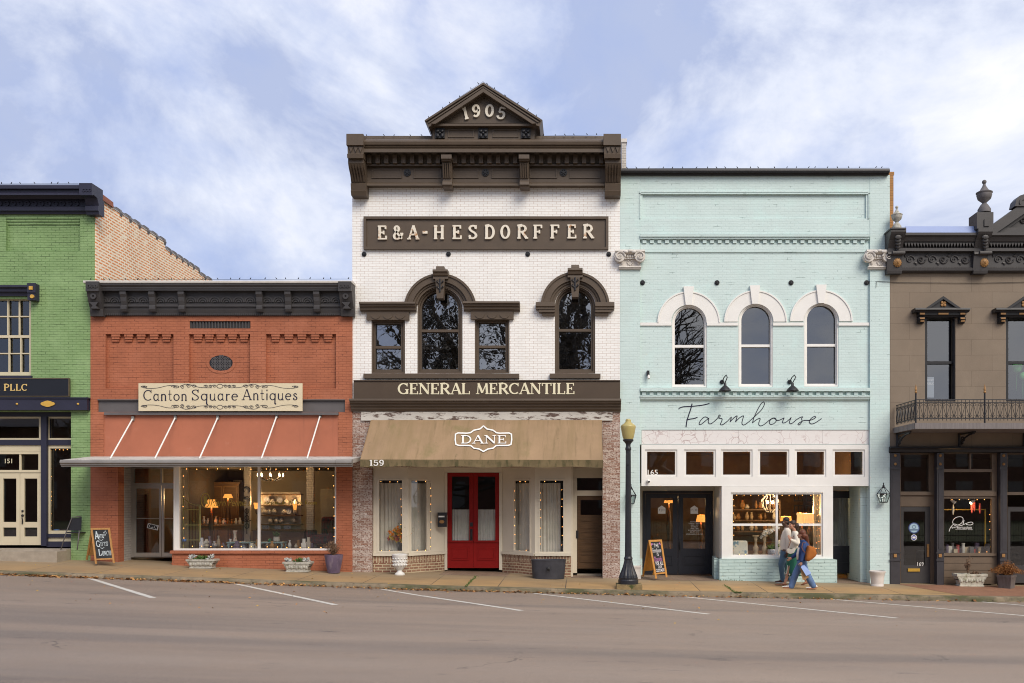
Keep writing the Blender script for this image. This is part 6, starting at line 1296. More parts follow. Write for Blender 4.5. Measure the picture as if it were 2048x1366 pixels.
# ================================================================== A-BOARDS
m_abw = M('honey_pine', (.40, .20, .06), .5, .2, 4, stretch=(6, 6, 1)); m_chalk = M('chalkboard', (.020, .022, .024), .8, .3, 3, stain=((.06, .06, .06), 2.5, .55, .75))
def aboard(name, lab, tlx, tly, trx, tr_y, blx, bly, brx, bry, backx, backy, wood, Yf):
    """front frame given by its four feet/corners in survey px; the back leaf leans behind"""
    p0 = P(tlx, tly, Yf + .22); p1 = P(trx, tr_y, Yf + .22); p2 = P(brx, bry, Yf); p3 = P(blx, bly, Yf)
    zg_ = ground((p2.x + p3.x) / 2, Yf); base = Vector(((p2.x + p3.x) / 2, Yf, zg_)); t_ = thing(name, lab, 'sandwich board', base, 'chalkboard sandwich boards')
    ex = (p1 - p0); H_ = (p3 - p0)
    fr = lambda u, v, o=0: p0.lerp(p1, u).lerp(p3.lerp(p2, u), v) + Vector((0, -o, 0))
    def bar(b, a, c, wv, dy=.022):
        b.add([a + Vector((0, -dy, 0)), a + wv + Vector((0, -dy, 0)), c + wv + Vector((0, -dy, 0)), c + Vector((0, -dy, 0)), a, a + wv, c + wv, c], [(0, 1, 2, 3), (7, 6, 5, 4), (0, 4, 5, 1), (1, 5, 6, 2), (2, 6, 7, 3), (3, 7, 4, 0)])
    wx = ex.normalized() * .045; b = B(); bar(b, fr(0, 0), fr(0, 1), wx); bar(b, fr(1, 0) - wx, fr(1, 1) - wx, wx); d1 = fr(.5, .035) - fr(.5, 0)
    b.add([fr(.08, 0, .02), fr(.92, 0, .02), fr(.92, .05, .02), fr(.08, .05, .02), fr(.08, 0, .001), fr(.92, 0, .001), fr(.92, .05, .001), fr(.08, .05, .001)], [(0, 1, 2, 3), (0, 4, 5, 1), (3, 2, 6, 7)])
    b.add([fr(.08, .86, .02), fr(.92, .86, .02), fr(.92, .90, .02), fr(.08, .90, .02), fr(.08, .86, .001), fr(.92, .86, .001), fr(.92, .90, .001), fr(.08, .90, .001)], [(0, 1, 2, 3), (0, 4, 5, 1), (3, 2, 6, 7)])
    b.build('front_frame', wood, t_)
    b = B(); b.add([fr(.08, .05, .006), fr(.92, .05, .006), fr(.92, .86, .006), fr(.08, .86, .006)], [(0, 1, 2, 3)]); bd = b.build('chalkboard', m_chalk, t_, smooth=None)
    q0 = P(backx, backy, Yf + .62); off = q0 - p3; b = B()
    g_ = lambda u, v: p0.lerp(p1, u).lerp((p3 + off).lerp(p2 + off, u), v) + Vector((0, .03, 0))
    bar(b, g_(0, 0), g_(0, 1), wx); bar(b, g_(1, 0) - wx, g_(1, 1) - wx, wx); b.add([g_(.05, .02), g_(.95, .02), g_(.95, .86), g_(.05, .86)], [(0, 1, 2, 3)]); b.build('back_frame', wood, t_, smooth=None)
    def put(bb, mat, nm):
        """map lettering laid out on a 100 x 100 card onto the board"""
        o = B()
        for v in bb.v:
            u_, v_ = (v[0] * S + XV) / 100, (HZ - (v[2] - ZC) * S) / 100
            o.v.append(tuple(fr(.08 + .84 * u_, .05 + .81 * v_, .008 - v[1] * .3)))
        o.f = bb.f; o.mi = bb.mi; o.build(nm, mat, bd, smooth=None)
    return t_, put
m_ch1 = M('grey_chalk', (.50, .56, .58), .9, .2, 30); m_ch2 = M('pink_chalk', (.48, .20, .40), .9, .2, 30); m_ch3 = M('white_chalk', (.72, .68, .68), .9, .2, 30)
t_, put = aboard('sandwich_board', 'pine chalkboard stand with grey lettering by the green pier', 182, 1056, 220, 1055.5, 191, 1127.5, 230, 1125.5, 171, 1120, m_abw, -.95)
bb = B(); text(bb, 'A', 8, 34, 33, 6, 0, .006, .24, .16, .06); text(bb, 'NTIQ', 32, 66, 30, 16, 0, .006, .14, .1, 0, jit=.05); bb.strip([(72, 12), (78, 4), (84, 12), (72, 22), (66, 10), (72, 8)], 1.4, 0, .006)
text(bb, 'G', 10, 36, 60, 38, 0, .006, .2, .12, 0); text(bb, 'IFTS', 37, 84, 57, 43, 0, .006, .14, .1, .06, jit=.05); text(bb, 'L', 18, 38, 90, 68, 0, .006, .24, .16, .1); text(bb, 'UNCH!', 40, 97, 90, 74, 0, .006, .16, .12, 0, jit=.06); bb.strip([(34, 35), (46, 38), (58, 34)], 1.6, 0, .006); bb.strip([(34, 63), (46, 66), (58, 62)], 1.6, 0, .006)
put(bb, m_ch1, 'chalk_lettering')
t_, put = aboard('sandwich_board', 'orange chalkboard stand with white and pink lettering in front of the black doors', 1297, 1080, 1323.5, 1079, 1310.5, 1157, 1335, 1154, 1284.5, 1153, M('orange_pine', (.50, .22, .035), .5, .15, 4, stretch=(6, 6, 1)), -.42)
bb = B(); text(bb, 'THE', 30, 72, 18, 7, 0, .006, .2, .16, 0, jit=.05); sans(bb, 'Farmhouse', 48, 28, 14, 0, .006, 80, .4); text(bb, 'IS', 42, 60, 46, 36, 0, .006, .2, .16, 0); text(bb, 'FOR ALL', 18, 88, 76, 65, 0, .006, .2, .16, 0, jit=.05); text(bb, 'OUR', 36, 72, 86, 78, 0, .006, .2, .16, 0, jit=.05); text(bb, 'CUSTOMERS', 10, 94, 97, 88, 0, .006, .2, .16, 0, jit=.05); put(bb, m_ch3, 'chalk_lettering')
bb = B(); sans(bb, 'Thankful', 50, 56, 16, 0, .006, 78, .4)
for q in range(5): bb.strip([(4 + q * 5, 14 - q * 2), (14 + q * 3, 4 + q)], 2.5, 0, .005); bb.strip([(96 - q * 5, 14 - q * 2), (84 - q * 2, 3 + q)], 2.5, 0, .005)
put(bb, m_ch2, 'pink_chalk')

# ================================================================== PLANTERS, POTS
m_dry = M('dry_rusty_foliage', (.25, .105, .030), .9, .4, 9); m_dry2 = M('dry_brown_foliage', (.17, .10, .06), .9, .4, 9); m_leaf = M('green_foliage', (.075, .13, .03), .8, .3, 9); m_dusty = M('dusty_silver_leaves', (.50, .52, .50), .9, .15, 9); m_soil = M('soil', (.03, .022, .016), .95, .3, 12)
def leaf(b, p, d, ln, wd):
    d = Vector(d).normalized(); s2 = d.cross(Vector((random.uniform(-1, 1), random.uniform(-1, 1), random.uniform(-1, 1)))).normalized() * wd
    p = Vector(p); b.add([p, p + d * ln * .5 + s2, p + d * ln, p + d * ln * .5 - s2], [(0, 1, 2, 3)])
def stems(b, c, n, r, h, droop, rad=.004, lv=0, ll=.05, lw=.012):
    for _ in range(n):
        a = random.uniform(0, 2 * math.pi); e = random.uniform(.15, 1) * r; hh = h * random.uniform(.55, 1.1); pts = []
        for i in range(5): t = i / 4; pts.append(Vector((c[0] + e * math.cos(a) * t ** 1.3, c[1] + e * math.sin(a) * t ** 1.3, c[2] + hh * (t - droop * t * t * (e / r)))))
        b.tube(pts, [rad * (1 - .6 * i / 4) for i in range(5)], 4, False)
        for _ in range(lv): t = random.uniform(.25, 1); i = min(int(t * 4), 3); q = pts[i].lerp(pts[i + 1], t * 4 - i); leaf(b, q, (random.uniform(-1, 1), random.uniform(-1, 1), random.uniform(-.6, 1)), ll * random.uniform(.6, 1.2), lw)
def trough(px0, px1, pyt, pyb, Y, lab, white=False):
    a, c = P(px0, pyt, Y), P(px1, pyb, Y); cx = (a.x + c.x) / 2; zb_ = ground(cx, Y); hw = (c.x - a.x) / 2; h = a.z - zb_; t_ = thing('trough_planter', lab, 'planter', (cx, Y, zb_), 'carved stone trough planters')
    b = B(); rows = [(.80, 0), (.80, .10), (.74, .14), (.82, .45), (.93, .72), (.90, .76), (1.0, .80), (1.0, 1.0), (.92, 1.0), (.88, .85)]; dp = .17; vs = []
    for f, z in rows: vs += [(cx + sx * hw * f, Y + sy * dp * f, zb_ + z * h) for sx, sy in ((-1, -1), (1, -1), (1, 1), (-1, 1))]
    b.add(vs, [(4 * j + i, 4 * j + (i + 1) % 4, 4 * j + 4 + (i + 1) % 4, 4 * j + 4 + i) for j in range(len(rows) - 1) for i in range(4)] + [(0, 3, 2, 1)])
    for q in range(9): x = cx + hw * .8 * (q - 4) / 4.6; b.ell((x, Y - dp * .84 - .004, zb_ + h * (.45 + .06 * (q % 2))), (.035, .02, .045), 7, 5)
    smoothang(b.build('trough', M('pale_trough_stone', (.47, .45, .37), .85, .2, 10, bump=.5, bsc=40, stain=((.22, .22, .13), 9, .56, .68)) if white else m_stoneurn, t_), 35)
    b = B(); b.box(cx - hw * .87, cx + hw * .87, Y - dp * .86, Y + dp * .86, zb_ + h * .5, zb_ + h * .88); b.build('soil', m_soil, t_); return t_, cx, zb_ + h * .88, hw
for x0, x1, yt, yb, lab, s0 in ((377, 434, 1118, 1134, 'stone trough with green leaves and silver plants below the left display pane', 0), (569, 624.5, 1123, 1140.5, 'stone trough with two silver plants and little green below the right display pane', 1)):
    t_, cx, z, hw = trough(x0, x1, yt, yb, -.45, lab)
    for q in (-.72, .6):
        b = B()
        for _ in range(46): leaf(b, (cx + hw * q + random.gauss(0, .02), -.45 + random.gauss(0, .03), z + .03 + random.uniform(0, .05)), (random.gauss(0, 1), random.gauss(0, .7), random.uniform(.2, 1.3)), random.uniform(.07, .13), .014)
        b.build('silver_plant', m_dusty, t_, smooth=None)
    for q, nn2 in ((-.2, 60), (.15, 90)) if not s0 else ((.05, 70),):
        b = B()
        for _ in range(nn2): leaf(b, (cx + hw * q + random.gauss(0, .05), -.45 + random.gauss(0, .04), z + random.uniform(-.01, .08)), (random.gauss(0, 1), random.gauss(0, .8), random.uniform(0, 1.2)), random.uniform(.05, .11), .022)
        b.build('leafy_plant', m_leaf, t_, smooth=None)
t_, cx, z, hw = trough(1909, 1970, 1147, 1167, -.22, 'whitewashed stone trough with a withered plant below the dark display window', True)
b = B(); stems(b, (cx - .05, -.22, z), 16, .10, .50, .2, .004, 10, .05, .012); stems(b, (cx + .12, -.26, z), 34, .26, .18, 1.5, .004, 9, .05, .012); b.build('withered_plant', m_dry2, t_, smooth=None)
def pot(name, lab, px, Y, prof, mat, cat='pot', n=28, grp=None, sq=False):
    x = pX(px, Y); z = ground(x, Y); t_ = thing(name, lab, cat, (x, Y, z), grp); k = (D + Y) / D / S
    b = B(); b.lathe(x, Y, [(r * k, h * k) for r, h in prof], 4 if sq else n, z0=z - .004)
    smoothang(b.build('vessel', mat, t_), 40); return t_, x, z, k
m_purple = M('mauve_glazed_pot', (.115, .085, .135), .35, .3, 5, stain=((.20, .16, .20), 4, .5, .7, (3, 3, .6)))
t_, x, z, k = pot('glazed_pot', 'tall mauve glazed pot of dead brown stems against the terracotta pier', 667.5, -.5, [(9, 0), (11.5, 1), (14.5, 14), (17, 28), (18.3, 36), (18.3, 37.5), (16.5, 37.5), (15.5, 33), (0.1, 33)], m_purple)
b = B(); stems(b, (x, -.5, z + .42), 120, .30, .46, .25, .003, 7, .035, .009); b.build('dead_stems', m_dry2, t_, smooth=None)
t_, x, z, k = pot('urn', 'white footed urn planter left of the red doors', 799.5, -.42, [(10.2, 0), (10.2, 2), (8.5, 4), (5, 7), (4.4, 9.5), (5.5, 11), (9.5, 14), (13, 20), (13.6, 26), (13.0, 30), (14.5, 36), (15.8, 39), (15.8, 41.5), (14.6, 42), (13.6, 38.5), (.1, 38.5)], M('white_urn_paint', (.66, .65, .62), .6, .08, 5, bump=.3, bsc=60), 'urn')
b = B()
for q in range(14):
    a = q * math.pi / 7
    for hh in (20, 27, 33): b.ell((x + 13.4 * k * math.cos(a + hh), -.42 + 13.4 * k * math.sin(a + hh), z + hh * k), (.03, .03, .026), 6, 4)
b.build('relief', M('white_urn_relief', (.64, .63, .60), .6, .06, 5), t_, smooth=True)
b = B(); b.lathe(x, -.42, [(13.5 * k, 0), (12 * k, .02), (.1 * k, .03)], 20, z0=z + 38.8 * k); b.build('soil', m_soil, t_)
x, Y = pX(1097, -.42), -.42; z = ground(x, Y); t_ = thing('metal_tub', 'oval dark galvanised tub with a ring emblem below the bay window', 'tub', (x, Y, z)); k = (D + Y) / D / S
m_tub = M('dark_galvanised_tub', (.052, .053, .064), .42, .25, 4, metal=.3, bump=.2, bsc=20)
b = B(); b.lathe(x, Y, [(31.5 * k, .0), (31.8 * k, .02), (33.2 * k, 20 * k), (34.6 * k, 36 * k), (35.8 * k, 36.6 * k), (35.8 * k, 38.5 * k), (33.6 * k, 38.5 * k), (32.5 * k, 34 * k), (.1, 34 * k)], 40, 1, .55, z0=z); smoothang(b.build('vessel', m_tub, t_), 40)
b = B(); yb_ = Y - 33.6 * k * .55; zc_ = z + 21 * k; b.lathe(0, 0, [(.06, 0), (.055, .012), (.02, .02)], 14); b.v = [(x + v[0], yb_ - v[2] + .005, zc_ + v[1]) for v in b.v]; b.tube([(x + .042 * math.cos(q), yb_ - .025, zc_ - .03 + .042 * math.sin(q)) for q in [i * .4 for i in range(17)]], .009, 6); b.build('ring_emblem', m_char2, t_)
t_, x, z, k = pot('white_pot', 'white tapered pot at the foot of the right mint pilaster', 1754.5, -.55, [(12.5, 0), (12.5, 3), (11.8, 4), (13.2, 16), (14.6, 25), (16, 27), (16.2, 30), (14.8, 30.5), (13.6, 26), (.1, 26)], M('white_pot_paint', (.62, .57, .53), .6, .1, 4, bump=.2, bsc=30))
b = B(); b.lathe(x, -.55, [(13.8 * k, 0), (.1, .01)], 20, z0=z + 26.5 * k); b.build('soil', m_soil, t_)
t_, x, z, k = pot('wooden_planter', 'weathered grey box planter of rust coloured grass beside the dark doors', 2013, -.55, [(16, 0), (19, 22), (20, 23), (20, 27), (17, 27), (17, 24), (.1, 24)], M('weathered_box_wood', (.13, .11, .10), .8, .3, 4, stretch=(6, 6, 1)), 'planter', sq=True)
b = B(); stems(b, (x, -.55, z + .30), 420, .46, .46, .75, .0035, 4, .06, .008); b.build('rusty_grass', m_dry, t_, smooth=None)
# the folding chair half hidden behind the green pier
x, Y = pX(136, -.25), -.25; z = P(0, 1098).z; t_ = thing('folding_chair', 'dark folding chair half hidden behind the green pier', 'chair', (x, Y, z))
b = B(); b.tube([(x - .13, Y - .1, z), (x - .05, Y, z + .45), (x + .08, Y + .05, z + .85), (x + .3, Y + .1, z + .88)], .014, 6); b.tube([(x + .3, Y - .1, z), (x + .3, Y, z + .5)], .014, 6); b.build('leg_frame', m_steel, t_, smooth=True)
b = B()
b.add([(x - .03, Y + .02, z + .50), (x + .32, Y + .05, z + .5), (x + .32, Y + .08, z + .86), (x + .05, Y + .05, z + .82)], [(0, 1, 2, 3)]); b.build('backrest', m_char2, t_, smooth=None)
b = B(); b.box(x - .05, x + .33, Y, Y + .3, z + .43, z + .46); b.build('seat', m_char2, t_)

# ================================================================== STRING LIGHTS
m_bulb = EM('warm_bulb', (1., .40, .09), 3.6); m_wire = M('black_cable', (.012, .012, .012), .6, .1)
bulbmesh = None
def string(lab, runs, Y, n, grp, cat='string lights', r=.0095):
    """runs: polylines in px; bulbs every so often"""
    global bulbmesh
    p0 = P(*runs[0][0], Y); t_ = thing('string_lights', lab, cat, p0, grp); b = B()
    if bulbmesh is None:
        q = B(); q.lathe(0, 0, [(.3, .9), (.45, .6), (1., .0), (.9, -.6), (.4, -1.1), (.05, -1.3)], 8); o = q.build('bulb', m_bulb, None, smooth=True); bulbmesh = o.data; bpy.data.objects.remove(o)
    for rn in runs:
        pts = [P(a, c, Y) for a, c in rn]; fine = []
        for i in range(len(pts) - 1):
            for j in range(8): q = pts[i].lerp(pts[i + 1], j / 8); q.z -= .012 * math.sin(math.pi * j / 8 * 2) ** 2; fine.append(q)
        fine.append(pts[-1]); b.tube(fine, .004, 4)
        Ln = sum((pts[i + 1] - pts[i]).length for i in range(len(pts) - 1)); m_ = max(2, int(round(n * Ln)))
        for j in range(m_):
            s0 = Ln * (j + .5) / m_ + random.uniform(-.03, .03)
            for i in range(len(pts) - 1):
                l_ = (pts[i + 1] - pts[i]).length
                if s0 <= l_ or i == len(pts) - 2: q = pts[i].lerp(pts[i + 1], s0 / l_); break
                s0 -= l_
            o = bpy.data.objects.new('bulb', bulbmesh); COL.objects.link(o); o.parent = t_; o.location = q + Vector((random.uniform(-.012, .012), 0, random.uniform(-.012, .0))) - p0; o.scale = (r,) * 3; o.rotation_euler = (random.uniform(-.5, .5), random.uniform(-.5, .5), 0)
    b.build('cable', m_wire, t_)
G_ = 'bulb strings in the shop windows'
string('warm bulb string round the display glass of the green building', [[(102, 898), (102, 1062)], [(106, 899), (140, 899)]], Yg + .13, 9, G_)
string('warm bulb string framing the wide antiques shop glass', [[(366, 940), (367, 1085)], [(362, 937.5), (512, 937.5)], [(522, 937.5), (668, 937.5)], [(667, 942), (668.5, 1085)], [(375, 1092), (512, 1092.5)], [(524, 1093), (650, 1094.5)]], .17, 3.6, G_, r=.0115)
string('warm bulb string in the leftmost narrow window above the white urn', [[(756.5, 963), (803, 963)], [(802, 968), (803, 1095)], [(757.5, 990), (758, 1075)], [(758, 1101), (802, 1101)]], .26, 4.3, G_)
string('warm bulb string in the splayed window left of the mailbox', [[(824, 962), (862, 962)], [(861, 966), (861.5, 1100)], [(825, 1100), (858, 1100)]], .42, 4.6, G_)
string('warm bulb string in the splayed window right of the red doors', [[(1031, 963), (1060, 963)], [(1029.5, 975), (1030, 1095)], [(1033, 1100), (1058, 1100)]], .62, 4.2, G_)
string('warm bulb string in the narrow window above the metal tub', [[(1080, 963), (1124, 962)], [(1080.5, 975), (1081, 1098)], [(1124, 968), (1124.5, 1098)]], .26, 4.0, G_)
string('warm bulb string round the mint bay window', [[(1467, 992), (1467.5, 1075)], [(1468, 990), (1548, 990)], [(1558, 990), (1640, 990)], [(1638, 994), (1638.5, 1105)], [(1634, 1000), (1633, 1105)], [(1470, 1108), (1500, 1108)]], .24, 5.4, G_)
string('warm bulb string in the dark lettered display window', [[(1895, 999), (1978, 998.5)], [(1980.5, 1002), (1980, 1102)], [(1955, 1104), (1978, 1103)]], Yk + .15, 4.5, G_)
def roofstring(lab, runs, Y):
    p0 = P(*runs[0][0], Y); b = B()
    for rn in runs:
        pts = [P(a, c, Y) for a, c in rn]; b.tube(pts, .004, 4)
        for i in range(len(pts) - 1):
            m_ = max(1, int((pts[i + 1] - pts[i]).length / .29))
            for j in range(m_): q = pts[i].lerp(pts[i + 1], (j + random.uniform(.2, .8)) / m_); an = random.uniform(-1.2, 1.2); b.tube([q, q + Vector((.02 * math.sin(an), 0, .02)), q + Vector((.045 * math.sin(an), -.01, .045))], [.007, .012, .006], 6)
    o = b.build('roof_lights', m_wire, None, org=p0); tag(o, lab, 'string lights', 'unlit bulb strings along the rooftops')
roofstring('unlit bulb string along the navy cornice of the green building', [[(-40, 368), (157, 367)]], -.4)
roofstring('unlit bulb string along the low cornice of the terracotta shop', [[(168, 560), (702, 558)]], -.62)
roofstring('unlit bulb string along the brown parapet and gable of the white building', [[(728, 272), (860, 272)], [(851, 240), (966, 163), (1083, 239)], [(1072, 272), (1205, 270)]], -.36)
roofstring('unlit bulb string along the black coping of the mint building', [[(1246, 337), (1778, 336)]], -.12)

# ================================================================== INSIDE THE SHOPS
m_shade = EM('lit_lamp_shade', (1., .40, .08), .75); m_shade2 = EM('lit_cream_shade', (1., .52, .22), .50); m_flame = EM('candle_bulb', (1., .62, .35), 8)
def plight(p, e, col=(1, .62, .28), r=.06):
    l = bpy.data.lights.new('lamp_light', 'POINT'); l.energy = e * 2.6; l.color = col; l.shadow_soft_size = r; o = bpy.data.objects.new('lamp_light', l); COL.objects.link(o); o.location = p; return o
def tlamp(px, pyt, pyb, r0, r1, pybase, Y, lab, e=8, mat=None, grp='lamps glowing inside the shops', drum=False):
    a, c, d = P(px, pyt, Y), P(px, pyb, Y), P(px, pybase, Y); k = (D + Y) / D / S; t_ = thing('table_lamp', lab, 'lamp', d, grp)
    b = B(); n = 40; vs = []
    for r, z in ((r0, a.z), (r1, c.z)):
        for i in range(n): q = 2 * math.pi * i / n; rr = r * k * (1 + (0 if drum else .03 * (i % 2))); vs.append((a.x + rr * math.cos(q), Y + rr * math.sin(q), z))
    b.add(vs, [(i, (i + 1) % n, n + (i + 1) % n, n + i) for i in range(n)]); b.build('lamp_shade', mat or m_shade, t_, smooth=None)
    b = B(); h = c.z - d.z; b.lathe(a.x, Y, [(.09, 0), (.09, .02), (.03, .05), (.05, h * .4), (.085, h * .6), (.03, h * .9), (.02, h)], 14, z0=d.z); b.build('lamp_base', m_wood, t_, smooth=True)
    l = plight((a.x, Y, a.z + .05), e); l.parent = t_; l.location = Vector((a.x, Y, a.z + .05)) - d
    return t_
tlamp(423, 999, 1015, 6.5, 12.5, 1098, 2.4, 'pleated yellow lamp nearest the gold cameo on the antiques shop glass', 10)
tlamp(456, 988, 996, 6, 9.5, 1098, 4.4, 'smaller yellow lamp further back in the antiques shop', 12)
def sconce(px, py, Y, lab):
    p = P(px, py, Y); t_ = thing('wall_sconce', lab, 'lamp', p, 'lamps glowing inside the shops'); b = B(); b.lathe(p.x, Y, [(.035, -.09), (.07, .09)], 14, z0=p.z); b.build('lamp_shade', m_shade, t_, smooth=None)
    b = B(); b.tube([(p.x, Y, p.z - .09), (p.x, Y, p.z - .2), (p.x, Y + .12, p.z - .24)], .014, 6); b.build('arm', m_char2, t_); l = plight((0, 0, .12), 3); l.parent = t_
sconce(512, 1012, 2.0, 'yellow glass sconce left of the dresser behind the window mullion'); sconce(590, 1014, 2.0, 'yellow glass sconce on the right side of the dresser')
def chandelier(px, py, rpx, hpx, Y, lab, n, cage=False):
    p = P(px, py, Y); k = (D + Y) / D / S; r = rpx * k; t_ = thing('chandelier', lab, 'chandelier', p, 'chandeliers inside the shops'); b = B(); fl = []
    b.tube([(p.x, Y, p.z - hpx * k * .6), (p.x, Y, p.z + hpx * k * 1.3)], .015, 6)
    for q in range(n):
        a = 2 * math.pi * q / n + .3; c, s2 = math.cos(a), math.sin(a)
        if cage: b.tube([(p.x + .3 * r * c, Y + .3 * r * s2, p.z + hpx * k), (p.x + r * c, Y + r * s2, p.z + hpx * k * .35), (p.x + .85 * r * c, Y + .85 * r * s2, p.z - hpx * k * .3), (p.x + .35 * r * c, Y + .35 * r * s2, p.z - hpx * k * .75)], .011, 5)
        else: b.tube([(p.x, Y, p.z - hpx * k * .3), (p.x + .5 * r * c, Y + .5 * r * s2, p.z - hpx * k * .6), (p.x + r * c, Y + r * s2, p.z - hpx * k * .15), (p.x + r * c, Y + r * s2, p.z)], .011, 5)
        if not cage or q % 3 == 0: f = .5 if cage else 1; fl.append((p.x + f * r * c, Y + f * r * s2, p.z))
    b.build('arms', m_zinc if cage else m_char2, t_)
    for f in fl: b = B(); b.lathe(f[0], f[1], [(.014, 0), (.022, .03), (.016, .07), (.003, .1)], 8, z0=f[2]); b.build('candle_bulb', m_flame, t_)
    l = plight((0, 0, .15), 16); l.parent = t_
chandelier(541, 953, 24, 14, 1.2, 'black chandelier with bright candle bulbs in the antiques shop', 8)
chandelier(1540, 1008, 17, 22, 1.2, 'open wire basket chandelier in the mint bay window', 12, True)
# white dresser with plates
m_dress = M('painted_dresser_back', (.50, .44, .36), .8, .1, 3); m_dwood = M('brown_dresser', (.13, .07, .03), .5, .2, 3); m_china = M('blue_white_china', (.55, .56, .60), .3, .1, 20, stain=((.08, .10, .28), 26, .55, .62)); m_china2 = M('plain_china', (.56, .52, .46), .3, .1, 12)
Yh = 2.3; d0 = P(565, 1100, Yh); t_ = thing('dresser', 'tall dresser lined with plates and china in the antiques shop', 'dresser', d0)
b = B(); b.pb(521, 984, 602, 1062, Yh, Yh + .03); b.build('back_panel', m_dress, t_)
b = B()
for y in (988, 1010, 1030, 1048): b.pb(521, y, 602, y + 2, Yh - .22, Yh - .001)
b.build('shelf_set', m_dwood, t_)
b = B(); b.pb(505, 1062, 608, 1102, Yh - .45, Yh + .03); framebox(b, 515, 1068, 548, 1096, 2, Yh - .465, Yh - .4505); framebox(b, 570, 1068, 602, 1096, 2, Yh - .465, Yh - .4505); b.pb(503, 1059.5, 610, 1061.8, Yh - .48, Yh + .03); b.build('cupboard', m_dwood, t_)
for x, y, r in ((532, 1054, 7.5), (556, 1055, 6.5), (575, 1054, 7.5), (578, 1022, 6), (560, 1000, 6), (534, 1000, 6)):
    p = P(x, y, Yh - .08); b = B(); b.lathe(0, 0, [(r / S * 1.1, 0), (r / S * .7, .02), (.01, .025)], 18); b.v = [(p.x + v[0], p.y + v[2] - .02, p.z + v[1]) for v in b.v]; o = b.build('china_plate', m_china, None, org=p); tag(o, 'patterned china plate standing on a shelf of the dresser', 'plate', 'plates on the dresser')
for i, (x, y) in enumerate(((529, 1028), (538, 1028), (548, 1027), (568, 1028), (590, 1028), (541, 1046), (553, 1046), (563, 1046), (588, 1046), (545, 1009), (590, 1009), (572, 1008))):
    p = P(x, y, Yh - .11); b = B(); b.lathe(p.x, p.y, [(.03, 0), (.07, .05), (.06, .1), (.03, .13), (.045, .15)], 12, z0=p.z); o = b.build('china_jug', m_china2, None, org=p, smooth=True); tag(o, 'small pale jug on a shelf of the dresser', 'jug', 'jugs on the dresser')
def lowtable(px0, px1, pyt, Y, lab):
    a, c = P(px0, pyt, Y), P(px1, pyt, Y); zf = P(0, 1100).z; t_ = thing('low_table', lab, 'table', ((a.x + c.x) / 2, Y, zf), 'pale blue tables in the shop window'); m_ = bpy.data.materials.get('pale_blue_table') or M('pale_blue_table', (.24, .34, .35), .5, .1, 4)
    b = B(); b.box(a.x, c.x, Y - .2, Y + .2, a.z - .03, a.z); b.build('table_top', m_, t_)
    for sx in (a.x + .05, c.x - .05):
        for sy in (-.16, .16): b = B(); b.tube([(sx, Y + sy, a.z - .03), (sx + (.02 if sx < (a.x + c.x) / 2 else -.02) * -1, Y + sy, (a.z + zf) / 2), (sx, Y + sy, zf)], [.03, .024, .016], 8); b.build('leg', m_, t_)
    return a.z
zt4 = lowtable(458.5, 507, 1083.5, .75, 'pale blue table holding a tall vase'); lowtable(522.5, 570, 1083.5, .75, 'pale blue table holding a green plant')
def vase(px, Y, z, prof, mat, name, lab, cat='vase'):
    x = pX(px, Y); b = B(); b.lathe(x, Y, prof, 16, z0=z); o = b.build(name, mat, None, org=(x, Y, z), smooth=True); return tag(o, lab, cat)
vase(470, .7, zt4, [(.05, 0), (.06, .03), (.04, .10), (.035, .2), (.055, .28), (.06, .31)], M('floral_vase', (.55, .48, .40), .4, .1, 6, stain=((.35, .10, .12), 14, .55, .62)), 'vase', 'tall floral vase on the left pale blue table')
vase(539, .7, zt4, [(.03, 0), (.05, .05), (.03, .09)], M('green_glass_ball', (.03, .16, .07), .1, .1), 'bowl', 'small green glass bowl on the right pale blue table', 'bowl')
x = pX(553, .7); t_ = thing('potted_plant', 'cream pot with a fresh green plant on the right pale blue table', 'potted plant', (x, .7, zt4)); b = B(); b.lathe(x, .7, [(.07, 0), (.09, .05), (.08, .13), (.085, .14)], 16, z0=zt4); b.build('pot', m_china2, t_, smooth=True)
b = B(); stems(b, (x, .7, zt4 + .12), 40, .1, .16, .3, .003, 4, .06, .016); b.build('plant', m_leaf, t_, smooth=None)
zf = P(0, 1100).z
x = pX(412, .5); t_ = thing('desk_lamp', 'white desk lamp at the foot of the display beside the metal gate', 'lamp', (x, .5, zf)); b = B(); b.lathe(x, .5, [(.06, 0), (.06, .015), (.012, .03), (.012, .16)], 12, z0=zf); b.build('lamp_base', m_zinc, t_); b = B(); b.tube([(x - .06, .45, zf + .14), (x + .06, .47, zf + .22)], [.035, .065], 12); b.build('lamp_shade', m_zinc, t_)
t_ = thing('sideboard', 'dark wooden sideboard under the yellow lamps in the antiques shop', 'sideboard', P(440, 1098, 2.9))
b = B(); b.pb(402, 1052, 486, 1104, 2.75, 3.2); b.pb(400, 1049, 488, 1051.8, 2.72, 3.22); b.build('cabinet', m_dwood, t_)
b = B()
for q in range(3): framebox(b, 406 + q * 27, 1056, 430 + q * 27, 1096, 2, 2.735, 2.7495)
b.build('door_panel', m_wood, t_)
for i, (x0, y0, x1, y1) in enumerate(((384, 985, 400, 1012), (430, 958, 446, 976), (468, 962, 482, 990), (372, 955, 384, 972))):
    b = B(); b.pb(x0, y0, x1, y1, 6.3, 6.33); framebox(b, x0 - 2, y0 - 2, x1 + 2, y1 + 2, 2, 6.27, 6.299); tag(b.build('framed_picture', m_bronze if i % 2 else m_dress, None, org=P(x0, y1, 6.3)), ('pale picture above the metal gate on the back wall of the antiques shop', 'bronze picture high above the pleated lamp', 'pale picture right of the smaller lamp', 'bronze picture highest above the metal gate')[i], 'picture', 'pictures on the antiques shop wall')
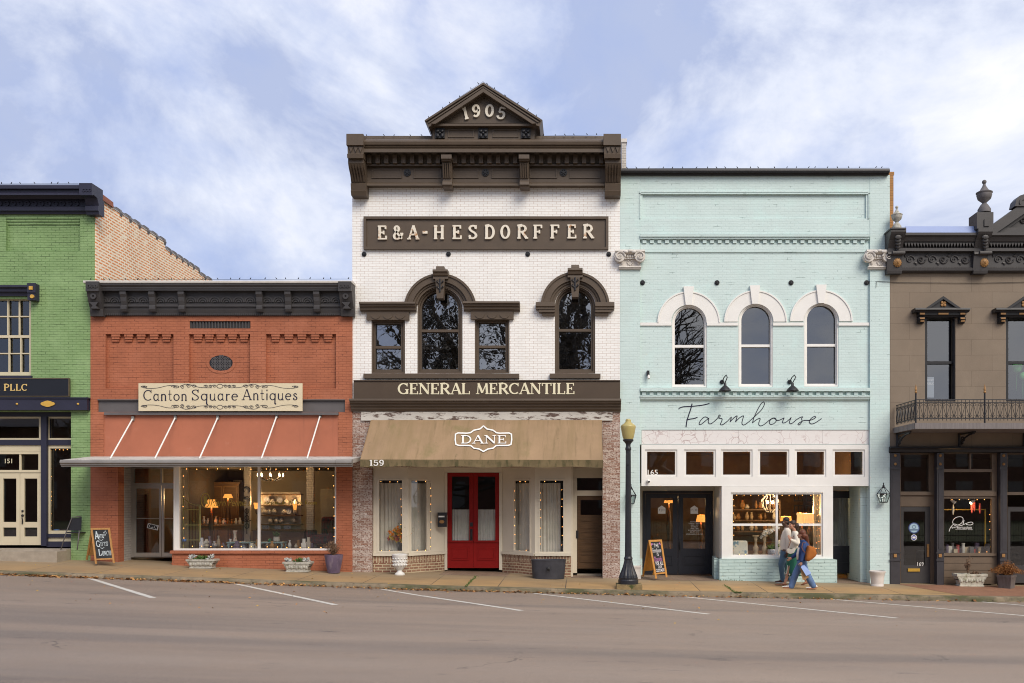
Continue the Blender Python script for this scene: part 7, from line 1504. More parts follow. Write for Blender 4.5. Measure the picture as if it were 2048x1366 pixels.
for i in range(10):
    x = 408 + i * 8; p = P(x, 1049, 2.9); h = random.uniform(.1, .3); r = random.uniform(.04, .07); b = B(); b.lathe(p.x, p.y, [(r * .8, 0), (r, h * .5), (r * .4, h * .8), (r * .7, h)], 10, z0=p.z); tag(b.build('curio', random.choice([m_china2, m_bronze, m_china, m_zinc]), None, org=p, smooth=True), 'small curio on the dark sideboard of the antiques shop', 'curio', 'curios on the sideboard')
t_ = thing('wardrobe', 'tall dark wardrobe at the back of the antiques shop behind the yellow lamps', 'wardrobe', P(445, 1098, 5.6))
b = B(); b.pb(412, 968, 478, 1098, 5.4, 6.0); b.pb(410, 964, 480, 968, 5.36, 6.02); b.build('carcass', m_wood, t_)
b = B(); framebox(b, 415, 972, 444, 1092, 2.5, 5.37, 5.399); framebox(b, 446, 972, 475, 1092, 2.5, 5.37, 5.399); b.build('door_panel', m_dwood, t_)
zq = P(0, 1100).z
for i in range(30):
    Yi = .35 + .11 * (i % 9) + random.uniform(0, .05); px = 404 + (i * 37 % 232) + random.uniform(-3, 3); x = pX(px, Yi); h = random.uniform(.10, .34); r = random.uniform(.035, .075); b = B()
    if i % 3 == 0: b.box(x - r, x + r, Yi - r, Yi + r, zq, zq + h * .6); b.box(x - r * .6, x + r * .6, Yi - r * .6, Yi + r * .6, zq + h * .6, zq + h)
    else: b.lathe(x, Yi, [(r * .7, 0), (r, h * .35), (r * .9, h * .55), (r * .35, h * .8), (r * .6, h)], 10, z0=zq)
    tag(b.build('window_curio', [m_china, m_dwood, m_china2, m_bronze, m_zinc, m_dress, m_purple][i % 7], None, org=(x, Yi, zq), smooth=i % 3 != 0), 'small antique standing on the display floor behind the wide shop glass', 'curio', 'antiques on the display floor')
# metal garden gate leaning in the window
m_gate = M('yellow_green_gate', (.36, .34, .12), .5, .1, 4); Yt_ = .42
t_ = thing('garden_gate', 'yellow metal garden gate standing inside the antiques shop window', 'gate', P(384, 1098, Yt_))
b = B(); T_ = lambda x, y: P(x, y, Yt_)
b.tube([T_(367, 998), T_(367, 1097)], .012, 6); b.tube([T_(400, 1010), T_(401, 1097)], .016, 6); b.tube([T_(398, 1012), T_(398.5, 1097)], .008, 6)
b.tube([T_(367, 997), T_(373, 1001), T_(380, 1007), T_(390, 1010), T_(400, 1010)], .010, 6)
for y in (1019, 1050, 1080): b.tube([T_(367, y), T_(400, y)], .009, 6)
b.build('gate_frame', m_gate, t_)
b = B()
for x in (372, 376, 382, 388, 394): b.tube([T_(x, 1004 if x < 380 else 1010), T_(x, 1097)], .005, 5)
b.build('gate_bars', m_gate, t_)
vase(368.5, .36, P(0, 1083, .36).z, [(.05, 0), (.06, .06), (.055, .065)], M('blue_cup', (.08, .20, .55), .4, .05), 'cup', 'small blue cup hung on the yellow gate', 'cup')
# armchair
m_plaid = M('dark_plaid', (.09, .018, .018), .9, .4, 7, stain=((.02, .03, .025), 9, .5, .56, (3, 1, 1))); Yc_ = 1.3; zf = P(0, 1100).z
x0, x1 = pX(618, Yc_), pX(673, Yc_); t_ = thing('wing_armchair', 'dark red plaid wing armchair in the antiques shop window', 'armchair', ((x0 + x1) / 2, Yc_, zf))
def puff(b, x0, x1, y0, y1, z0, z1, r=.06):
    bb = bmesh.new(); bmesh.ops.create_cube(bb, size=1); bmesh.ops.scale(bb, vec=(abs(x1 - x0), y1 - y0, z1 - z0), verts=bb.verts); bmesh.ops.bevel(bb, geom=bb.edges[:], offset=r, segments=3, affect='EDGES', profile=.6)
    c = Vector(((x0 + x1) / 2, (y0 + y1) / 2, (z0 + z1) / 2)); bb.verts.index_update(); b.add([v.co + c for v in bb.verts], [tuple(v.index for v in f.verts) for f in bb.faces]); bb.free()
b = B(); puff(b, x0 + .08, x1 - .1, Yc_ - .35, Yc_ + .3, zf + .12, zf + .36); b.build('seat', m_plaid, t_, smooth=True)
b = B(); puff(b, x0 + .28, x1 + .02, Yc_ + .18, Yc_ + .36, zf + .3, zf + .86, .08); puff(b, x1 - .12, x1 + .04, Yc_ - .2, Yc_ + .2, zf + .35, zf + .8, .07); b.build('backrest', m_plaid, t_, smooth=True)
for xa in (x0, x1 - .14): b = B(); puff(b, xa, xa + .18, Yc_ - .35, Yc_ + .2, zf + .12, zf + .5, .07); b.build('armrest', m_plaid, t_, smooth=True)
for xa in (x0 + .06, x1 - .08): b = B(); b.tube([(xa, Yc_ - .3, zf), (xa, Yc_ - .3, zf + .14)], [.02, .03], 8); b.build('leg', m_wood, t_)
b = B(); b.pb(488, 930, 500, 1100, 1.9, 2.0); tag(b.build('white_post', M('interior_white', (.46, .42, .37), .7, .06, 2), None, org=P(494, 1100, 1.9)), 'white post with iron scroll hangings inside the antiques shop', 'post')
b = B(); Yv = 1.87
for y in (980, 1000): b.strip([(494 + 6.5 * math.cos(R(a)), y + 6.5 * math.sin(R(a))) for a in range(140, 401, 20)], 1.6, Yv, .02)
for y in (1022, 1036, 1052): b.strip([(494 + 4 * math.cos(R(a)), y + 5 * math.sin(R(a))) for a in range(0, 361, 30)], 1.2, Yv, .02)
b.strip([(494, 1016), (494, 1068)], 1.4, Yv, .02); b.strip([(485, 1040), (494, 1044), (503, 1040)], 1.3, Yv, .02); tag(b.build('iron_scrollwork', m_char2, None, org=P(494, 1068, Yv)), 'black iron scroll ornaments on the white inner post', 'wall ornament')
b = B()
for q in range(40): b.pb(641, 978 + q * 2.6, 671, 979.9 + q * 2.6, 1.95, 1.97)
tag(b.build('window_blind', M('ivory_blind', (.34, .30, .20), .7, .05), None, org=P(656, 978, 1.95)), 'ivory slatted blind behind the wing armchair', 'blind')
b = B(); b.pb(613, 930, 627, 1100, 2.0, 2.1); tag(b.build('white_pilaster', m_whitebrick2, None, org=P(620, 1100, 2.0)), 'pale inner pilaster between the dresser and the blind', 'pilaster')
# open sign on the door
t_ = thing('open_sign', 'tilted white door sign reading OPEN on the aluminium doors', 'sign', P(306, 1053, YD))
c, s2 = math.cos(R(13)), math.sin(R(13)); b = B(); cr4 = [(-11, -5), (11, -5), (11, 5), (-11, 5)]; b.plate([(305.5 + a * c - d * s2, 1053.5 + a * s2 + d * c) for a, d in cr4], [], YD + .022, YD + .03); b.build('card', M('sign_card', (.55, .56, .56), .6, .03), t_)
b = B(); text(b, 'OPEN', 296.5, 314.5, 1057, 1050, YD + .0215, .004, .26, .2, .16, rotf=lambda a, d: (305.5 + (a - 305.5) * c - (d - 1053.5) * s2, 1053.5 + (a - 305.5) * s2 + (d - 1053.5) * c)); b.build('lettering', m_char2, t_)
b = B(); b.pb(283, 990, 292, 1020, 2.6, 2.63); framebox(b, 281, 988, 294, 1022, 2, 2.57, 2.599); tag(b.build('framed_picture', M('gilt_picture', (.30, .22, .11), .6, .4, 6), None, org=P(288, 1022, 2.6)), 'gilt framed picture seen through the aluminium doors', 'picture')
tlamp(352 - 22, 985, 1003, 5, 9, 1060, 3.6, 'amber lamp seen through the aluminium doors', 3)
# vase of autumn flowers behind the white urn
Yf_ = .30; zv = zs - .08; x = pX(801, Yf_); t_ = thing('flower_arrangement', 'vase of orange and yellow autumn flowers in the window behind the white urn', 'flowers', (x, Yf_, zv))
b = B(); b.lathe(x, Yf_, [(.06, 0), (.08, .10), (.05, .28), (.07, .36)], 14, z0=zv); b.build('vase', m_char, t_, smooth=True)
b = B(); stems(b, (x, Yf_, zv + .33), 60, .36, .55, .3, .003, 5, .05, .014); b.build('foliage', M('olive_sprigs', (.17, .17, .03), .8, .3, 8), t_, smooth=None)
mf = [M('orange_petals', (.80, .26, .03), .7, .2, 8), M('yellow_petals', (.75, .55, .08), .7, .2, 8), M('rose_petals', (.50, .09, .08), .7, .2, 8)]
for q in range(38):
    a = random.uniform(0, 6.28); r = random.uniform(.04, .34); p = Vector((x + r * math.cos(a), Yf_ + r * .25 * math.sin(a) - .04, zv + .42 + random.uniform(-.04, .38) * (1 - r))); b = B()
    for _ in range(14): leaf(b, p, (random.gauss(0, 1), random.gauss(-.5, .6), random.gauss(0, 1)), random.uniform(.05, .085), .026)
    b.build('flower', mf[[0, 0, 1, 0, 2][q % 5]], t_, smooth=None)
# mint shop window display
m_cand = M('worn_candlestick', (.42, .33, .22), .7, .25, 6); zf = P(0, 1116).z
for px, lab, Y in ((1511.5, 'turned wooden candlestick nearest the left pane of the mint bay', .75), (1529, 'turned wooden candlestick beside the orchid in the mint bay', .70)):
    x = pX(px, Y); b = B(); h = P(0, 1071, Y).z - zf; b.lathe(x, Y, [(r, z * h) for r, z in ((.10, 0), (.10, .06), (.07, .12), (.045, .2), (.075, .3), (.075, .42), (.04, .52), (.03, .7), (.05, .84), (.035, .9), (.09, .96), (.09, 1))], 14, z0=zf); tag(b.build('candlestick', m_cand, None, org=(x, Y, zf), smooth=True), lab, 'candlestick', 'wooden candlesticks in the mint window')
x, Y = pX(1546, .62), .62; t_ = thing('potted_orchid', 'white orchid in a blue patterned pot in the mint bay window', 'orchid', (x, Y, zf)); b = B(); b.lathe(x, Y, [(.11, 0), (.15, .10), (.15, .19), (.14, .20)], 16, z0=zf); b.build('pot', m_china, t_, smooth=True)
b = B()
for _ in range(26): leaf(b, (x + random.gauss(0, .04), Y, zf + .2), (random.gauss(0, 1), random.gauss(0, .6), random.uniform(.1, .9)), random.uniform(.12, .24), .035)
for q in range(3): b.tube([(x, Y, zf + .2), (x - .02 + .05 * q, Y, zf + .45), (x - .14 + .06 * q, Y - .03, zf + .62 + .05 * q), (x - .34 + .12 * q, Y - .05, zf + .56 + .07 * q)], .006, 5)
b.build('foliage', m_leaf, t_, smooth=None)
for q in range(26):
    u = random.random(); s3 = q % 3; p = Vector((x - .05 - .30 * u + .10 * s3, Y - .04 + random.gauss(0, .02), zf + .68 + .06 * s3 - .30 * max(0, u - .5) + random.gauss(0, .03))); b = B()
    for k_ in range(6): leaf(b, p, (math.cos(k_ * 1.05), -.3, math.sin(k_ * 1.05)), .05, .026)
    b.build('bloom', m_china2 if q % 7 == 0 else m_whitepaint, t_, smooth=None)
for px, lab, Y in ((1480, 'blue and cream cushion in the left corner of the mint bay window', .5), (1570, 'pale cushion behind the walking people in the mint bay window', .9)):
    b = B(); p = P(px, 1112, Y); puff(b, -.22, .22, -.07, .07, -.22, .22, .065); b.v = [(p.x + v[0], Y + v[1] + (v[2] + .2) * .25, zf + .22 + v[2]) for v in b.v]; tag(b.build('cushion', M('floral_cushion', (.55, .54, .48), .9, .1, 6, stain=((.16, .26, .34), 9, .54, .60)), None, org=(p.x, Y, zf), smooth=True), lab, 'cushion', 'cushions in the mint window')
tlamp(1604, 1026, 1046, 9.5, 10.5, 1113, 1.6, 'cream drum lamp right behind the walking people', 12, m_shade2, drum=True)
tlamp(1619, 1027, 1046, 9.5, 10.5, 1113, 1.45, 'cream drum lamp nearest the right bulb strings of the mint bay', 10, m_shade2, drum=True)
tlamp(1572, 1033, 1042, 10, 12, 1113, 3.0, 'amber drum lamp behind the head of the walking man', 14, m_shade, drum=True)
tlamp(1402, 1030, 1044, 7, 10, 1120, 3.5, 'amber lamp glowing behind the right black glass door', 6)
tlamp(1338, 1001, 1006, 9, 10, 1120, 3.2, 'amber lamp glowing high behind the left black glass door', 6)
b = B(); Ysf = 4.2
for y in (1018, 1040, 1062, 1084): b.pb(1450, y, 1560, y + 2.5, Ysf - .3, Ysf)
b.pb(1450, 1000, 1453, 1116, Ysf - .3, Ysf); b.pb(1558, 1000, 1561, 1116, Ysf - .3, Ysf)
tag(b.build('display_shelves', m_dwood, None, org=P(1505, 1116, Ysf)), 'dark wooden shelves at the back of the mint shop', 'shelves')
for i in range(22):
    x, y = 1458 + (i % 11) * 9, (1017, 1039, 1061)[i % 3]; p = P(x, y, Ysf - .15); b = B(); r = random.uniform(.05, .09); h = random.uniform(.12, .26); b.lathe(p.x, p.y, [(r * .7, 0), (r, h * .4), (r * .5, h * .8), (r * .6, h)], 10, z0=p.z); tag(b.build('shelf_jar', random.choice([m_china2, m_cand, m_bronze, m_dwood]), None, org=p, smooth=True), 'jar among the wares on the shelves of the mint shop', 'jar', 'wares on the mint shop shelves')
b = B(); Yr_ = 5.5
for x0, x1, y0, y1 in ((1588, 1606, 985, 1003), (1612, 1630, 985, 1003), (1588, 1606, 1010, 1026), (1612, 1630, 1010, 1026)): framebox(b, x0, y0, x1, y1, 2.5, Yr_ - .03, Yr_); b.pb(x0 + 8, y0 + 2.5, x0 + 10, y1 - 2.5, Yr_ - .03, Yr_)
tag(b.build('grid_artwork', m_char2, None, org=P(1609, 1026, Yr_)), 'black grid frames on the back wall of the mint shop', 'frames')
# dark gift shop: spotlights, ribbons, wares
for px, py, sg, lab in ((1906, 1003, 1, 'white spotlight left above the dark display window'), (1945, 1003, -1, 'lit white spotlight right above the dark display window')):
    p = P(px, py, Yk + .22); t_ = thing('spotlight', lab, 'spotlight', p, 'spotlights in the dark display window'); b = B(); b.tube([p + Vector((-sg * .06, 0, .05)), p + Vector((sg * .05, -.02, -.04))], [.03, .05], 10); b.build('lamp_head', m_whitepaint, t_)
    b = B(); b.tube([p + Vector((-sg * .06, 0, .05)), p + Vector((-sg * .07, .03, .12))], .012, 6); b.build('bracket', m_zinc, t_)
    if sg < 0: b = B(); b.ell(p + Vector((-.055, -.03, -.045)), (.035, .03, .03), 8, 6); b.build('bulb', m_flame, t_); l = plight(p + Vector((-.08, .0, -.1)), 2.5); l.parent = t_; l.location = (-.1, .05, -.1)
for px, py, m_, lab in ((1906, 1019, m_china2, 'white teardrop hanging in the dark display window'), (1944, 1016, mf[2], 'dark red teardrop hanging left in the dark display window'), (1949, 1012, mf[2], 'dark red teardrop hanging in the middle of the dark display window'), (1960, 1017, mf[2], 'larger red teardrop hanging right in the dark display window')):
    p = P(px, py, Yk + .4); b = B(); b.ell(p, (.035, .02, .15), 8, 8); tag(b.build('hanging_ornament', m_, None, org=p, smooth=True), lab, 'ornament', 'ornaments hung in the dark display window')
for i in range(16):
    px = 1894 + i * 5.4; p = P(px, 1106, Yk + .35 + .1 * (i % 3)); h = random.uniform(.10, .28); b = B(); zb_ = P(0, 1108, Yk).z
    if i % 2: b.box(p.x - .05, p.x + .05, p.y - .05, p.y + .05, zb_, zb_ + h)
    else: b.lathe(p.x, p.y, [(.04, 0), (.045, h * .5), (.042, h * .8), (.05, h)], 10, z0=zb_)
    tag(b.build('gift_ware', random.choice([m_china2, m_purple, mf[2], m_cand, m_steel]), None, org=(p.x, p.y, zb_)), 'small gift in the row of wares in the dark display window', 'gift', 'gifts in the dark display window')
b = B(); framebox(b, 1870, 1018, 1972, 1112, 2.2, 1.0, 1.05); tag(b.build('yellow_frame', M('yellow_frame', (.45, .28, .03), .5, .1), None, org=P(1925, 1112, 1.0)), 'large yellow frame standing behind the lettered display glass', 'frame')
tlamp(-20, 838, 850, 8, 12, 900, 1.6, 'yellow lamp behind the upper glass of the green shopfront', 10)
vase(113, Yg + .25, P(0, 1066, Yg).z, [(.05, 0), (.07, .08), (.07, .09)], M('blue_box', (.05, .16, .45), .5, .05), 'bowl', 'small blue bowl at the foot of the green display window', 'bowl')
# ================================================================== PEOPLE
def fuse(b, name, mat, parent, vox=.008, it=3, fac=.5):
    """one continuous skin from overlapping volumes"""
    o = b.build(name, mat, parent, smooth=None); md = o.modifiers.new('r', 'REMESH'); md.mode = 'VOXEL'; md.voxel_size = vox
    sm = o.modifiers.new('s', 'SMOOTH'); sm.factor = fac; sm.iterations = it
    me = bpy.data.meshes.new_from_object(o.evaluated_get(bpy.context.evaluated_depsgraph_get())); old = o.data; o.modifiers.clear(); o.data = me; bpy.data.meshes.remove(old)
    me.name = name; me.materials.clear(); me.materials.append(mat); me.polygons.foreach_set('use_smooth', [True] * len(me.polygons)); return o
def limb(b, pts, rs):
    pts = [Vector(p) for p in pts]
    for i in range(len(pts) - 1): b.tube([pts[i], pts[i + 1]], [rs[i], rs[i + 1]], 12)
    for p, r in zip(pts, rs): b.ell(p, r, 12, 8)
def loft(b, rings, n=22, ruff=0.):
    """rings: (centre, rx, ry)"""
    vs = []
    for j, (c, rx, ry) in enumerate(rings):
        for i in range(n): a = 2 * math.pi * i / n; f = 1 + (ruff * math.sin(a * 7 + j * .4) * j / len(rings)); vs.append((c[0] + rx * f * math.cos(a), c[1] + ry * f * math.sin(a), c[2]))
    fs = [(j * n + i, j * n + (i + 1) % n, (j + 1) * n + (i + 1) % n, (j + 1) * n + i) for j in range(len(rings) - 1) for i in range(n)]
    fs += [tuple(range(n))[::-1], tuple(range((len(rings) - 1) * n, len(rings) * n))]; b.add(vs, fs)
def hand(b, w, d, side, curl=.5, s=1.):
    """w wrist, d pointing direction, side = thumb direction"""
    w = Vector(w); d = Vector(d).normalized(); sd = Vector(side); sd = (sd - d * sd.dot(d)).normalized(); nrm = d.cross(sd)
    c = w + d * .045 * s; m = Matrix((sd, nrm, d)).transposed(); b.ell(c, (.038 * s, .016 * s, .05 * s), 10, 8, m); b.tube([w - d * .02, c], [.024 * s, .024 * s], 10)
    for k, (o, ln) in enumerate(((.027, .070), (.009, .080), (-.009, .074), (-.026, .058))):
        p0 = w + d * .08 * s + sd * o * s; p1 = p0 + (d * (1 - curl * .4) + nrm * curl * .6).normalized() * ln * .5 * s; p2 = p1 + (d * (1 - curl) + nrm * curl * 1.2).normalized() * ln * .5 * s
        limb(b, [p0 - d * .03 * s, p0, p1, p2], [.0095 * s, .0095 * s, .009 * s, .0075 * s])
    q0 = w + d * .03 * s + sd * .03 * s; q1 = q0 + (sd * .7 + d * .6).normalized() * .04 * s; q2 = q1 + (sd * .2 + d * .9 + nrm * .2).normalized() * .03 * s; limb(b, [q0, q1, q2], [.012 * s, .0105 * s, .009 * s])
def head(b, c, turn, pitch=0., s=1.):
    """skull, jaw, nose, brow, ears; faces -x before turning"""
    m = Matrix.Rotation(turn, 3, 'Z') @ Matrix.Rotation(pitch, 3, 'Y'); T_ = lambda x, y, z: Vector(c) + m @ Vector((x * s, y * s, z * s))
    E = lambda p, r: b.ell(T_(*p), tuple(v * s for v in r), 16, 12, m)
    E((.012, 0, .02), (.092, .074, .10)); E((-.028, 0, -.045), (.060, .056, .066)); E((-.062, 0, -.088), (.026, .030, .022)); E((-.070, 0, .012), (.022, .052, .018))
    b.tube([T_(-.085, 0, .005), T_(-.112, 0, -.032)], [.009 * s, .014 * s], 8); E((-.104, 0, -.036), (.014, .016, .010)); E((-.084, 0, -.060), (.013, .024, .008)); E((-.081, 0, -.072), (.012, .021, .008))
    for sg in (-1, 1): E((.008, sg * .076, -.012), (.018, .010, .032)); E((-.055, sg * .036, -.030), (.028, .024, .026))
    return T_, m
def features(parent, T_, m, skin, lips):
    b = B()
    for sg in (-1, 1): b.ell(T_(-.076, sg * .031, -.006), .0095, 8, 6)
    b.build('eyes', M('eye_white', (.65, .62, .6), .2, .02), parent, smooth=True)
    b = B()
    for sg in (-1, 1): b.ell(T_(-.0865, sg * .031, -.006), (.004, .008, .008), 8, 6, m); b.ell(T_(-.084, sg * .032, .012), (.010, .018, .004), 8, 6, m)
    b.build('irises_and_brows', M('dark_eye', (.015, .010, .008), .3, .02), parent, smooth=True)
    b = B(); b.ell(T_(-.0945, 0, -.060), (.006, .020, .005), 10, 6, m); b.ell(T_(-.091, 0, -.0695), (.006, .018, .005), 10, 6, m); b.build('lips', lips, parent, smooth=True)
def shoe(b, heel, toe, w=.045, h=.07, lift=0.):
    a, c = Vector(heel), Vector(toe); d = (c - a); 
    for t, rw, rh in ((.08, .8, .75), (.3, .85, .8), (.55, 1, .55), (.78, 1.05, .42), (.95, .8, .34)):
        p = a + d * t; b.ell(p + Vector((0, 0, h * rh * .5 + .008)), (.055, w * rw, h * rh * .62), 12, 8)
def sole(b, heel, toe, w=.047, th=.022):
    a, c = Vector(heel), Vector(toe); d = c - a; n = Vector((-d.y, d.x, 0)).normalized(); vs = []
    prof = [(-.06, .3), (.0, .75), (.2, .85), (.5, .9), (.75, 1.06), (.92, .85), (1.03, .3)]
    ring = [a + d * t + n * w * k for t, k in prof] + [a + d * t - n * w * k for t, k in prof[::-1]]; k = len(ring)
    vs = ring + [p + Vector((0, 0, th)) for p in ring]; b.add(vs, [tuple(range(k))[::-1], tuple(range(k, 2 * k))] + [(i, (i + 1) % k, (i + 1) % k + k, i + k) for i in range(k)])
m_skd = M('deep_brown_skin', (.088, .043, .027), .5, .06, 8); m_skl = M('light_skin', (.46, .235, .155), .5, .06, 8); m_skm = M('warm_skin', (.40, .20, .125), .5, .06, 8)
m_lipd = M('brown_lips', (.08, .03, .025), .4, .02); m_lipr = M('rose_lips', (.36, .10, .09), .4, .02)
m_hair1 = M('black_hair', (.010, .008, .008), .5, .3, 30, bump=.5, bsc=120); m_hair2 = M('dark_brown_hair', (.035, .020, .013), .45, .4, 20, bump=.4, bsc=80, stretch=(1, 1, .3)); m_hair3 = M('auburn_hair', (.115, .034, .015), .45, .35, 20, bump=.4, bsc=80, stretch=(1, 1, .3))
m_knit = M('cream_knit', (.66, .60, .52), .9, .05, 6, bump=.35, bsc=90); m_knit2 = M('ivory_knit', (.68, .62, .52), .9, .05, 6, bump=.35, bsc=70)
m_jean = M('blue_jeans', (.070, .125, .185), .85, .28, 5, bump=.25, bsc=70, stretch=(1, 1, .5)); m_jean2 = M('light_blue_jeans', (.105, .175, .33), .85, .25, 5, bump=.25, bsc=70, stretch=(1, 1, .5)); m_denim = M('dark_denim', (.022, .052, .155), .85, .35, 7, bump=.3, bsc=60)
m_skirt = M('green_skirt', (.014, .110, .068), .8, .25, 6, bump=.2, bsc=40, stretch=(1, 1, .4)); m_tan2 = M('brown_leather_shoe', (.17, .055, .025), .45, .15, 6); m_wshoe = M('white_canvas_shoe', (.66, .62, .58), .7, .06, 6); m_gum = M('gum_sole', (.36, .16, .09), .6, .1); m_wsole = M('white_sole', (.55, .52, .48), .6, .08)
NX_ = Vector((-1, 0, 0))
def at(Y): return lambda px, py, dy=0.: P(px, py, Y + dy)
# --- man in the cream sweater, furthest from the kerb
Y = -.30; A = at(Y); base = Vector((pX(1566, Y), Y, ground(pX(1566, Y), Y))); pm = thing('person', 'man in cream sweater and blue jeans walking beside the bay window', 'person', base, 'people walking past the mint shop')
sh, hip = A(1574.5, 1060), A(1569.5, 1101); nh, fh = -.10, .10
z0 = lambda p, dz=0.: Vector((p.x, p.y, ground(p.x, p.y) + dz))
an_n, an_f = A(1565.5, 1158, nh), A(1580.5, 1160, fh); kn_n, kn_f = A(1562.5, 1128.5, nh), A(1574, 1130, fh)
b = B(); T_, m = head(b, A(1571, 1043.5), R(8), R(-3)); limb(b, [A(1572, 1050), A(1574, 1059)], [.056, .062])
loft(b, [(A(1569.5, 1104), .10, .145), (A(1570.5, 1085), .095, .14), (A(1573, 1070), .10, .15), (A(1574.2, 1063), .06, .09)])
for dy, el, wr in ((-.21, A(1577, 1086, -.25), A(1574.5, 1106, -.24)), (.21, A(1572, 1087, .25), A(1567, 1105, .23))):
    limb(b, [A(1574.5, 1065, dy * .68), el, wr], [.044, .040, .030]); hand(b, wr, A(1573.5, 1115, dy) - wr, NX_, .5)
for kn, an, dy in ((kn_n, an_n, nh), (kn_f, an_f, fh)): limb(b, [A(1569.5, 1103, dy), kn, an, an + Vector((-.06, 0, -.045))], [.082, .056, .036, .03])
pb_ = fuse(b, 'body', m_skd, pm, .0075); features(pm, T_, m, m_skd, m_lipd)
b = B(); b.ell(T_(.024, 0, .050), (.093, .083, .082), 18, 12, m); b.ell(T_(.052, 0, -.02), (.062, .079, .085), 16, 12, m); fuse(b, 'hair', m_hair1, pm, .009, 2)
b = B(); loft(b, [(A(1569.5, 1099.5), .112, .158), (A(1569.8, 1096.5), .118, .165), (A(1569.8, 1088), .124, .165), (A(1571.5, 1075), .128, .185), (A(1573.5, 1064), .112, .185), (A(1574.5, 1058.5), .078, .125)])
for dy, el, wr in ((-.21, A(1577, 1086, -.25), A(1574.8, 1103, -.24)), (.21, A(1572, 1087, .25), A(1567.4, 1102, .23))): limb(b, [A(1574.5, 1062.5, dy * .8), el, wr], [.075, .058, .043])
fuse(b, 'sweater', m_knit, pm, .010, 4); b = B(); loft(b, [(A(1573.3, 1055.5), .064, .066), (A(1574.2, 1058.6), .072, .085)]); b.build('neckband', m_knit, pm, smooth=True)
b = B(); loft(b, [(A(1569.5, 1110), .115, .155), (A(1569.5, 1098), .108, .15)])
for kn, an, dy in ((kn_n, an_n, nh), (kn_f, an_f, fh)): limb(b, [A(1569.5, 1106, dy * .85), kn, an + Vector((0, 0, -.02))], [.108, .080, .062])
fuse(b, 'jeans', m_jean, pm, .010, 3)
b = B(); b2 = B()
for he, to in ((z0(A(1567, 1164, nh)), z0(A(1552.5, 1165.5, nh))), (z0(A(1583, 1166, fh)), z0(A(1570, 1167, fh)))): bb = B(); shoe(bb, he + Vector((0, 0, .02)), to + Vector((0, 0, .02))); fuse(bb, 'shoe', M('oxblood_shoe', (.085, .030, .022), .4, .1), pm, .008, 2); bb = B(); sole(bb, he, to); bb.build('sole', m_wsole, pm)
# --- woman in ivory sweater and green skirt
Y = -.90; A = at(Y); base = Vector((pX(1590, Y), Y, ground(pX(1590, Y), Y))); pm = thing('person', 'woman in ivory sweater and long green skirt carrying a white shoulder bag', 'person', base, 'people walking past the mint shop')
nh, fh = -.09, .09; an_n, an_f = A(1569.5, 1166, nh), A(1613.5, 1163, fh); kn_n, kn_f = A(1579, 1139, nh), A(1599, 1140, fh)
b = B(); T_, m = head(b, A(1584.5, 1050), R(22), R(4), .95); limb(b, [A(1587, 1057), A(1589.5, 1064)], [.046, .052])
loft(b, [(A(1588, 1103), .10, .145), (A(1588.5, 1093), .082, .125), (A(1590, 1078), .09, .13), (A(1590.3, 1068), .052, .075)])
el, wr = A(1596, 1087, -.23), A(1580.8, 1080.5, -.20); limb(b, [A(1592, 1070, -.12), el, wr], [.036, .034, .026]); hand(b, wr, A(1576.5, 1070, -.20) - wr, Vector((.6, 0, .6)), .35, .9)
el2, wr2 = A(1588, 1088, .21), A(1579, 1098, .2); limb(b, [A(1590, 1070, .12), el2, wr2], [.036, .034, .026]); hand(b, wr2, A(1575, 1104, .2) - wr2, NX_, .5, .9)
for kn, an, dy in ((kn_n, an_n, nh), (kn_f, an_f, fh)): limb(b, [A(1588, 1106, dy), kn, an, an + Vector((-.06, 0, -.04))], [.078, .052, .032, .028])
fuse(b, 'body', m_skm, pm, .007); features(pm, T_, m, m_skm, m_lipr)
b = B(); b.ell(T_(.022, 0, .050), (.095, .086, .085), 18, 12, m); b.ell(T_(.065, 0, -.01), (.065, .084, .085), 16, 12, m); b.ell(T_(.135, 0, -.02), (.07, .075, .085), 14, 10, m); b.ell(T_(.15, -.01, -.09), (.05, .055, .06), 12, 8, m); fuse(b, 'hair', m_hair2, pm, .009, 2)
b = B(); loft(b, [(A(1587.5, 1097), .108, .15), (A(1588, 1092), .112, .15), (A(1589.5, 1078), .122, .17), (A(1590.8, 1069), .105, .165), (A(1589.5, 1061.8), .060, .085)])
limb(b, [A(1592, 1069, -.14), el, wr + Vector((.03, 0, 0))], [.066, .060, .040]); limb(b, [A(1590, 1069, .14), el2, wr2], [.066, .058, .040]); fuse(b, 'sweater', m_knit2, pm, .010, 4)
b = B(); loft(b, [(A(1588, 1095), .095, .14), (A(1588, 1104), .135, .175), (A(1587, 1120), .165, .19), (A(1586.5, 1138), .185, .20), (A(1586.5, 1150.5), .205, .215), (A(1586.5, 1151.5), .19, .20)][::-1], 42, .05); b.build('skirt', m_skirt, pm, smooth=True)
b = B()
for q in range(16): a_ = q * .4; c = A(1586.5, 1148 - 1.5 * (q % 2), 0); b.ell(c + Vector((.207 * math.cos(a_), .217 * math.sin(a_), 0)), (.022, .022, .024), 6, 5)
for q in range(7): b.ell(A(1575.2 - .35 * q, 1132 + 2.4 * q, -.19 - .002 * q), (.012, .012, .016), 6, 5)
b.build('skirt_embroidery', m_china2, pm, smooth=True)
for he, to, lift in ((z0(A(1572, 1171, nh)), z0(A(1552, 1172, nh)), 0), (z0(A(1618.5, 1170, fh), .055), z0(A(1604.5, 1173, fh)), 1)): bb = B(); shoe(bb, he + Vector((0, 0, .004)), to + Vector((0, 0, .004)), .040, .055); fuse(bb, 'shoe', m_tan2, pm, .008, 2)
t_ = thing('shoulder_bag', 'small white half moon shoulder bag on the woman in the green skirt', 'handbag', A(1583, 1108, -.26))
